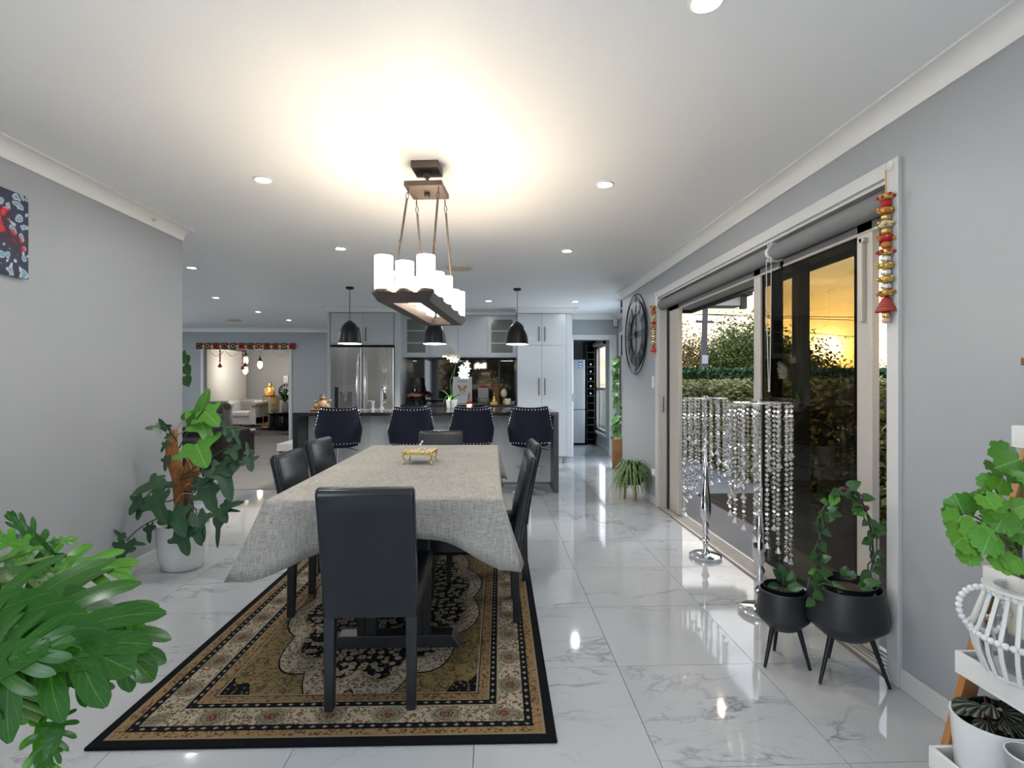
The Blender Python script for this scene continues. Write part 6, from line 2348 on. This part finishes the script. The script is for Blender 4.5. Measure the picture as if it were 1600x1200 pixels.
po = thing('climbing_pothos', 'tall climbing pothos in a wicker basket in the recess by the hall', 'potted plant', (1.83, 7.45, 0))
MB().lathe([(.115, .0), (.12, .01), (.125, .42), (.12, .43), (.11, .42), (.10, .38), (.001, .38)], 24).build('basket', M_WICKER, po, 50)
MB().cyl((0, 0, .3), (0, 0, 1.62), .018, n=10).build('moss_pole', M_BARK, po, 50)
L_PO = leaf_mesh('leaf', outline_leaf(OUT_HEART, .18, .12), M_LEAF_BR)
L_PO2 = leaf_mesh('leaf', outline_leaf(OUT_HEART, .18, .12), M_LEAF_HOY)
rnd = random.Random(8)
O = po.location
for k in range(34):
    z = .48 + 1.18 * (k / 34) ** 1.25
    if .98 < z < 1.3 and k % 2:
        z -= .35
    a = rnd.uniform(PI * .6, PI * 1.7)
    r_ = rnd.uniform(.03, .09)
    b_ = O + Vector((math.cos(a) * r_, math.sin(a) * r_, z))
    s = rnd.uniform(.09, .15)
    put_leaf(L_PO if k % 3 else L_PO2, po, b_, b_ + Vector((math.cos(a) * s * .7, math.sin(a) * s * .6, -s * .6)), (math.cos(a) * .6 - .2, -1, .5), 1.0)
    if k % 2 == 0:
        stem(po, [O + Vector((0, 0, z - .05)), (O + Vector((0, 0, z)) + b_) / 2, b_], .004, M_STEM, 'petiole')

# ------------------------------------------------------------------ tall philodendron beside the left wall
ph_pot = thing('white_plant_pot', 'white oval ceramic floor pot against the left wall', 'plant pot', (-2.055, 3.56, 0))
MB().lathe([(.118, 0), (.128, .006), (.150, .10), (.166, .288), (.163, .294), (.156, .29), (.148, .24), (.001, .235)], 40, None, True, 1.0, .85).build('pot_body', M_WHITECER, ph_pot, 50)
MB().lathe([(.148, .25), (.001, .262)], 28, None, False, 1, .85).build('soil', M_SOIL, ph_pot, 60)
ph = thing('philodendron', 'tall lobed philodendron climbing a coir pole in the white pot', 'plant', (-2.055, 3.56, .25))
O = ph.location
pole = [at(275, 825, 3.56), at(282, 790, 3.56), at(279, 745, 3.56), at(270, 715, 3.56), at(268, 690, 3.56), at(272, 672, 3.56)]
MB().tube([p - O for p in pole], [.040, .036, .040, .042, .034, .022], 12).build('coir_pole', M_COIR, ph, 60)
MB().tube([at(293, 765, 3.55) - O, at(298, 745, 3.55) - O, at(300, 728, 3.55) - O, at(296, 715, 3.55) - O], [.03, .05, .045, .02], 10).build('coir_pole', M_COIR, ph, 60)
MB().tube([at(297, 830, 3.57) - O, at(296, 790, 3.57) - O, at(294, 755, 3.57) - O], [.026, .026, .024], 10).build('trunk', M_BARK, ph, 60)
for (a, b, c_) in (((272, 795), (277, 765), (300, 772)), ((296, 790), (310, 797), (318, 800)), ((268, 690), (285, 670), (300, 672)), ((274, 680), (277, 660), (292, 655)), ((300, 735), (296, 722), (290, 715)), ((290, 758), (310, 752), (345, 756))):
    stem(ph, [at(*a, 3.50), at(*b, 3.48), at(*c_, 3.49)], .004, mat('aerial_root', (.50, .34, .19), .8), 'aerial_root')
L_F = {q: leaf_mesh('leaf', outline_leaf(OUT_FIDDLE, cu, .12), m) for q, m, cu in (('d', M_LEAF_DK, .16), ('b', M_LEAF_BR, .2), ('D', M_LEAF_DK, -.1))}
L_O = leaf_mesh('leaf', outline_leaf(OUT_OVAL, .2, .2), M_LEAF_DK)
# (base px, tip px, depth base, depth tip, kind, width, normal)
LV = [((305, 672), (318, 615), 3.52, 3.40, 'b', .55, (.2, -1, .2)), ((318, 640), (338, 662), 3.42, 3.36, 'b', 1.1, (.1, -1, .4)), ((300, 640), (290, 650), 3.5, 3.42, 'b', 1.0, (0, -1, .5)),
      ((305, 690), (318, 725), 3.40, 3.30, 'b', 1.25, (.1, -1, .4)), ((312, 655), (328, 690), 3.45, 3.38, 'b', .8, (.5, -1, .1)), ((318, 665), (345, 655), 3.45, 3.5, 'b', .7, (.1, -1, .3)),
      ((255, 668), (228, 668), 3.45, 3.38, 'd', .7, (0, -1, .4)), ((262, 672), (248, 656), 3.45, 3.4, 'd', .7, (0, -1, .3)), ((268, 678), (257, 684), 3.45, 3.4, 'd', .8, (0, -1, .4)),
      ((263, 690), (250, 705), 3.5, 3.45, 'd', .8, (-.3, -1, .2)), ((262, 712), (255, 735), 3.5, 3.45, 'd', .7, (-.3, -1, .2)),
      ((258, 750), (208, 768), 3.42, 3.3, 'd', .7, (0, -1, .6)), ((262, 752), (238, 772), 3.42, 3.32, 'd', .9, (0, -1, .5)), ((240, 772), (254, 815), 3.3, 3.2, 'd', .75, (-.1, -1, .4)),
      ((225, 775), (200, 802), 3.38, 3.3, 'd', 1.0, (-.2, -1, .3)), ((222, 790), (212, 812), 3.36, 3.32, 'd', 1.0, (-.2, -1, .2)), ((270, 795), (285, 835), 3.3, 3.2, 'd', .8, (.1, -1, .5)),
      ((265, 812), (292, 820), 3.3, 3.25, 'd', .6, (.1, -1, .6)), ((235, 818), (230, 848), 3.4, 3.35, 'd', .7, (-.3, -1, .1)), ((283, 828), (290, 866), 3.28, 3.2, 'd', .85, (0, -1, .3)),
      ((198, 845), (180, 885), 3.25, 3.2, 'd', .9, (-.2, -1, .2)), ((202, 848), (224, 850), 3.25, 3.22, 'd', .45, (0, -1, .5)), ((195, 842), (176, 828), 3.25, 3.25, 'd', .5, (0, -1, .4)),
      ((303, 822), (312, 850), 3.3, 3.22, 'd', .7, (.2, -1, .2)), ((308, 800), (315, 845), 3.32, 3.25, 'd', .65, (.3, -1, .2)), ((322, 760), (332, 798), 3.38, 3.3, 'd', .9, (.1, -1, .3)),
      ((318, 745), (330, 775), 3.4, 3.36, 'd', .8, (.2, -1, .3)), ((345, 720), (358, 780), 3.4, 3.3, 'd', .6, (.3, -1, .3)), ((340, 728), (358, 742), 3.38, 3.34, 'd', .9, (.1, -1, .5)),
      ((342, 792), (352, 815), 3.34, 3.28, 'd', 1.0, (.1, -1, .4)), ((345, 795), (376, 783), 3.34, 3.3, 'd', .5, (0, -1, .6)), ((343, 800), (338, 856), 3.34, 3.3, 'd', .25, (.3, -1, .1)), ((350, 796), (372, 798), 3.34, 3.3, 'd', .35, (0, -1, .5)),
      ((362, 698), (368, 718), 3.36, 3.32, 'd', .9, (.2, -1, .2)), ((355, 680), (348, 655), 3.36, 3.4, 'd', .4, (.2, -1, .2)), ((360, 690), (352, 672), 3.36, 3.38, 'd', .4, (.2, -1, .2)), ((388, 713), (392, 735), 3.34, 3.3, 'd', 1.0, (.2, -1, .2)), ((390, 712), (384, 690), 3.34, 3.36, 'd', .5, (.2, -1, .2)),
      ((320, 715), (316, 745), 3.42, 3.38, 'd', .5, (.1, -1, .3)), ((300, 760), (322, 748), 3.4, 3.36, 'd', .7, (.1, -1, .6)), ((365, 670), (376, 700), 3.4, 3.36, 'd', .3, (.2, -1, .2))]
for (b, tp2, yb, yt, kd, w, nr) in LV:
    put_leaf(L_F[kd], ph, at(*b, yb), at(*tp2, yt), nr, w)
for (a, b, c_) in (((280, 750), (330, 735), (388, 713)), ((284, 745), (320, 720), (362, 695)), ((278, 760), (240, 750), (225, 785)), ((276, 800), (220, 815), (198, 845)), ((290, 780), (320, 775), (343, 795)), ((280, 700), (300, 660), (318, 642)),
                   ((276, 690), (265, 668), (250, 665)), ((292, 740), (330, 735), (343, 725)), ((282, 790), (300, 780), (308, 802)), ((286, 720), (300, 690), (306, 690)), ((274, 780), (250, 790), (240, 775))):
    stem(ph, [at(*a, 3.5), at(*b, 3.42), at(*c_, 3.34)], .0042, M_STEMDK, 'petiole')
hp_ = thing('trailing_pothos', 'trailing pothos on a tall stand just behind the end of the left wall', 'plant', (-2.9, 4.62, 0))
MB().lathe([(.14, 0), (.14, .02), (.02, .03), (.02, .98), (.12, 1.0), (.12, 1.02)], 20).build('tall_stand', M_BLACKWOOD, hp_, 50)
MB().lathe([(.07, 1.02), (.1, 1.05), (.11, 1.2), (.1, 1.2), (.001, 1.18)], 20).build('pot', M_WHITECER, hp_, 50)
O2 = hp_.location
for (b, tp2) in (((288, 556), (292, 570)), ((287, 572), (296, 585)), ((288, 588), (294, 604)), ((283, 560), (288, 548))):
    put_leaf(L_PO2, hp_, at(*b, 4.6), at(*tp2, 4.58), (.2, -1, .3), 1.2)
MB().tube([Vector((0, 0, 1.18)), Vector((.1, 0, 1.35)), at(286, 556, 4.62) - O2], .005, 6).tube([Vector((0, 0, 1.18)), Vector((.12, 0, 1.2)), at(285, 590, 4.62) - O2], .005, 6).build('vine', M_STEM, hp_, 60)

# ------------------------------------------------------------------ big lobed plant in the left foreground
fgp = thing('foreground_plant', 'large glossy deeply lobed plant in the left foreground', 'potted plant', (-1.62, 1.22, 0))
O = fgp.location
MB().lathe([(.15, 0), (.16, .01), (.2, .34), (.205, .36), (.19, .36), (.18, .32), (.001, .31)], 32).build('pot', M_WHITECER, fgp, 50)
MB().lathe([(.18, .325), (.001, .335)], 24, None, False).build('soil', M_SOIL, fgp, 60)
MB().tube([(0, 0, .3), (.02, 0, .45), (.05, .02, .58)], [.04, .035, .03], 10).build('trunk', M_BARK, fgp, 60)
L_S1 = leaf_mesh('leaf', selloum(6, .50, .30, .62, 1), M_LEAF_FG)
L_S2 = leaf_mesh('leaf', selloum(6, .56, .34, .66, 2), M_LEAF_FG)
L_S3 = leaf_mesh('leaf', selloum(5, .46, .22, .58, 3), M_LEAF_FG2)
FGL = [((60, 925), (215, 1000), 1.45, 1.32, L_S1, .95, (.1, -.45, 1)),      # big glossy leaf drooping right
       ((-60, 960), (130, 985), 1.25, 1.12, L_S2, 1.05, (.05, -.75, 1)),   # nearest broad leaf
       ((-40, 905), (110, 880), 1.35, 1.5, L_S1, .9, (0, -.8, .9)),
       ((30, 890), (190, 870), 1.5, 1.55, L_S3, .8, (0, -.7, 1)),
       ((60, 1000), (20, 1130), 1.30, 1.22, L_S3, 1.0, (.2, -1, .25)),
       ((75, 1010), (140, 1085), 1.28, 1.22, L_S1, .9, (.3, -1, .3)),
       ((65, 1125), (60, 1235), 1.18, 1.08, L_S3, .6, (.4, -1, .2)),
       ((95, 1120), (70, 1190), 1.16, 1.10, L_S2, .9, (.5, -1, .2)),
       ((85, 870), (10, 805), 1.5, 1.45, L_S1, .45, (0, -.8, .7)),
       ((50, 860), (-30, 825), 1.4, 1.35, L_S3, .6, (0, -.8, .8)),
       ((70, 850), (115, 838), 1.6, 1.62, L_S3, .8, (0, -.6, 1)),
       ((-30, 1000), (60, 1050), 1.2, 1.1, L_S1, .8, (.2, -1, .5)),
       ((200, 960), (210, 1010), 1.42, 1.36, L_S3, .7, (.2, -1, .2)),
       ((-50, 1060), (20, 1010), 1.15, 1.05, L_S2, .8, (0, -1, .6))]
crown_pt = O + Vector((.06, .02, .58))
for k, (b, tp2, yb, yt, me, w, nr) in enumerate(FGL):
    B_, T_ = at(*b, yb), at(*tp2, yt)
    put_leaf(me, fgp, B_, T_, nr, w)
    mid_ = (crown_pt + B_) / 2 + Vector((0, 0, .06))
    stem(fgp, [crown_pt, mid_, B_], .008, M_STEM, 'petiole')
stem(fgp, [at(-20, 1090, 1.2), at(60, 1060, 1.18), at(88, 1122, 1.16)], .008, M_STEM, 'petiole')

# ------------------------------------------------------------------ ladder shelf at the right edge
ls = thing('ladder_shelf', 'ladder plant shelf with honey wood legs and white trays at the right edge', 'shelf', (1.42, 1.1, 0))
O = ls.location
YE, YN = 1.45, .70
def legx(z):
    return 1.245 + .285 * z
for yy in (YE + .0125, YN + .012):
    x0, x1 = legx(0) - O.x, legx(1.32) - O.x
    y_ = yy - O.y
    MB().hexa([(x0, y_ - .011, 0), (x0 + .06, y_ - .011, 0), (x0 + .06, y_ + .011, 0), (x0, y_ + .011, 0)], [(x1, y_ - .011, 1.32), (x1 + .06 - .045, y_ - .011, 1.32), (x1 + .06 - .045, y_ + .011, 1.32), (x1, y_ + .011, 1.32)]).build('leg', M_OAK, ls, bevel=.002)
    MB().box(XR - .03 - O.x, XR - .006 - O.x, y_ - .011, y_ + .011, 0, 1.32).build('rear_leg', M_OAK, ls, bevel=.002)
for (z, x0) in ((.125, 1.240), (.395, 1.317), (.635, 1.399), (1.035, 1.484)):
    tr = MB()
    X0, X1, Y0, Y1 = x0 - O.x, XR - .035 - O.x, YN - O.y + .026, YE - O.y - .0
    tr.box(X0, X1, Y0, Y1, z, z + .01)
    tr.box(X0, X0 + .011, Y0, Y1, z + .01, z + .062).box(X1 - .011, X1, Y0, Y1, z + .01, z + .062)
    tr.box(X0 + .011, X1 - .011, Y0, Y0 + .011, z + .01, z + .062).box(X0 + .011, X1 - .011, Y1 - .011, Y1, z + .01, z + .062)
    tr.build('tray', M_WHITEPAINT, ls, bevel=.0015)

# white beaded lantern basket on the second tray
bk = thing('beaded_basket', 'white rattan lantern basket with a beaded hoop handle on the second tray', 'basket', (1.39, 1.31, .4585))
O = bk.location
RB, RT, HB = .116, .082, .215
rb_ = MB()
for k in range(22):
    a = 2 * PI * k / 22
    c_, s_ = math.cos(a), math.sin(a)
    rib = MB().tube([(c_ * .088, s_ * .088, .0), (c_ * (RB - .006), s_ * (RB - .006), .06), (c_ * RB, s_ * RB, .10), (c_ * (RB - .012), s_ * (RB - .012), .14), (c_ * RT, s_ * RT, HB)], .0055, 6).build('rib', M_WHITEPAINT, bk, 60)
for (r_, z, br) in ((RB + .003, .10, .0088), (RT + .002, HB - .004, .0085)):
    n = int(2 * PI * r_ / (br * 1.75))
    mb = MB()
    for k in range(n):
        a = 2 * PI * k / n
        mb.ball((math.cos(a) * r_, math.sin(a) * r_, z), br, 8, 6)
    mb.build('bead_ring', M_WHITEPAINT, bk, 70)
MB().lathe([(RT + .012, HB + .004), (RT + .012, HB + .012), (RT - .012, HB + .012), (RT - .012, HB + .004), (RT + .012, HB + .004)], 32, cap=False).build('rim', M_WHITEPAINT, bk, 40)
hn = MB()
for k in range(24):
    a = 2 * PI * k / 24
    # upright bead loop on the room side of the basket
    hn.ball((-.092 + math.cos(a) * .038, .035 + math.cos(a) * -.030, .160 + math.sin(a) * .058), .0085, 8, 6)
hn.build('bead_handle', M_WHITEPAINT, bk, 70)
MB().lathe([(.09, 0), (.09, .006), (.001, .007)], 28).build('base_disc', M_WHITEPAINT, bk)
cnd = thing('pillar_candle', 'cream pillar candle in a glass inside the white basket', 'candle', (1.39, 1.31, .466))
MB().lathe([(.04, 0), (.042, .01), (.042, .17), (.036, .178), (.001, .172)], 24).build('wax', mat('candle_wax', (.76, .72, .60), .5), cnd, 50)
MB().lathe([(.052, 0), (.055, .01), (.055, .1), (.053, .1), (.052, .01)], 24, cap=False).build('glass_sleeve', mat('frosted_glass', (.7, .72, .72), .1, 0, .6, Transmission_Weight=.7), cnd, 50)
# geranium on the third tray
ge = thing('geranium_plant', 'bright green scalloped geranium in a clear vase on the third tray', 'potted plant', (1.462, 1.395, .6455))
O = ge.location
MB().lathe([(.03, 0), (.036, .005), (.042, .10), (.046, .12), (.044, .12), (.038, .1), (.032, .01)], 24, cap=False).build('glass_vase', mat('clear_vase', (.82, .86, .86), .03, 0, .6, Transmission_Weight=.9), ge, 60)
L_G = leaf_mesh('leaf', outline_leaf(OUT_ROUND, .10, .16, wav=.02, mid=(0, .46)), M_LEAF_GER)
L_G2 = leaf_mesh('leaf', outline_leaf(OUT_ROUND, .22, -.1, wav=.03, mid=(0, .46)), M_LEAF_BR)
GL = [((1508, 812), (1496, 768), 1.32, 1.30), ((1505, 800), (1488, 838), 1.30, 1.27), ((1512, 832), (1488, 856), 1.28, 1.24), ((1556, 765), (1536, 738), 1.34, 1.36), ((1555, 770), (1572, 742), 1.33, 1.34), ((1560, 780), (1536, 800), 1.3, 1.26),
      ((1575, 790), (1560, 835), 1.3, 1.26), ((1530, 805), (1524, 760), 1.35, 1.36), ((1525, 815), (1530, 862), 1.28, 1.24), ((1548, 830), (1540, 868), 1.26, 1.22), ((1565, 860), (1578, 905), 1.25, 1.20), ((1580, 870), (1588, 900), 1.24, 1.2), ((1600, 715), (1566, 728), 1.36, 1.3),
      ((1545, 738), (1560, 726), 1.36, 1.38), ((1575, 800), (1600, 790), 1.3, 1.28), ((1590, 830), (1606, 850), 1.3, 1.24), ((1510, 855), (1518, 885), 1.27, 1.24), ((1545, 798), (1553, 788), 1.28, 1.27), ((1610, 740), (1640, 760), 1.3, 1.2), ((1620, 700), (1650, 690), 1.3, 1.25), ((1535, 770), (1552, 790), 1.28, 1.25)]
for k, (b, tp2, yb, yt) in enumerate(GL):
    B_, T_ = at(*b, yb), at(*tp2, yt)
    D_ = (T_ - B_).normalized()
    T_ = B_ + D_ * max((T_ - B_).length * .85, .050)
    put_leaf(L_G if k % 3 else L_G2, ge, B_, T_, (-.35, -1, .35), 1.12)
    stem(ge, [O + Vector((0, 0, .02)), O + Vector((-.02, 0, .16)), B_], .0026, M_STEM, 'petiole')

# dark peperomia in a white pot on the lowest tray
pw = thing('white_trough', 'white rounded pot on the lowest tray', 'plant pot', (1.33, 1.352, .1355))
MB().lathe([(.068, 0), (.074, .006), (.088, .18), (.089, .188), (.083, .188), (.078, .13), (.001, .125)], 36).build('pot_body', M_WHITECER, pw, 50)
MB().lathe([(.072, .15), (.078, .18), (.074, .18), (.07, .15)], 32, cap=False).build('liner', M_BLACKMETAL, pw, 50)
MB().lathe([(.074, .148), (.001, .155)], 24, None, False).build('soil', M_SOIL, pw, 60)
pp = thing('peperomia_plant', 'dark ridged peperomia growing in the white pot', 'plant', (1.33, 1.352, .29))
O = pp.location
L_P = leaf_mesh('leaf', outline_leaf(OUT_PEP, .25, -.12, mid=(0, .45)), M_LEAF_PEP)
rnd = random.Random(44)
for k in range(20):
    a = k * 2.4 + .6
    r_ = .012 + .07 * math.sqrt(k / 20)
    b_ = O + Vector((math.cos(a) * r_ * .6, math.sin(a) * r_ * .6, .085 - r_ * .5 + .02 * math.sin(k * 5)))
    s = rnd.uniform(.048, .066)
    put_leaf(L_P, pp, b_, b_ + Vector((math.cos(a) * s * .75, math.sin(a) * s * .75, -s * rnd.uniform(-.2, .6))), (math.cos(a) * .5 + rnd.uniform(-.4, .3), math.sin(a) * .5 - .5, 1), 1.15)
    if k % 3 == 0:
        stem(pp, [O, (O + b_) / 2, b_], .0025, mat('red_petiole', (.16, .03, .03), .5), 'petiole')
sc_ = thing('metal_cup', 'small grey metal cup with a pale rim in front of the peperomia', 'cup', (1.295, 1.215, .1355))
MB().lathe([(.03, 0), (.034, .005), (.05, .185), (.048, .187), (.044, .18), (.03, .02), (.001, .018)], 28).build('cup_body', mat('pewter', (.34, .36, .35), .45, .3), sc_, 50)
MB().tube([(math.cos(2 * PI * k / 28) * .049, math.sin(2 * PI * k / 28) * .049, .186) for k in range(28)], .0025, 6, closed=True).build('rim', M_WHITECER, sc_, 60)

# wooden bead abacus on the top tray
ab = thing('bead_rack', 'carved brown wooden rack with dark pegs on the top tray', 'rack', (1.54, 1.235, 1.0455))
for (z0, z1) in ((0, .022), (.222, .244)):
    MB().box(-.045, .045, -.2, .2, z0, z1).build('rail', M_WICKER, ab, bevel=.003)
for k in range(8):
    y_ = .185 - k * .052
    MB().cyl((0, y_, .02), (0, y_, .225), .004, n=8).build('rod', M_OAK, ab, 50)
pg = MB()
for k in range(8):
    y_ = .185 - k * .052
    for j in range(13):
        pg.lathe([(.004, -.003), (.02, -.001), (.02, .001), (.004, .003)], 8, Matrix.Translation((0, y_, .032 + j * .0148)))
pg.build('peg_discs', M_BLACKMETAL, ab, 40)['kind'] = 'stuff'
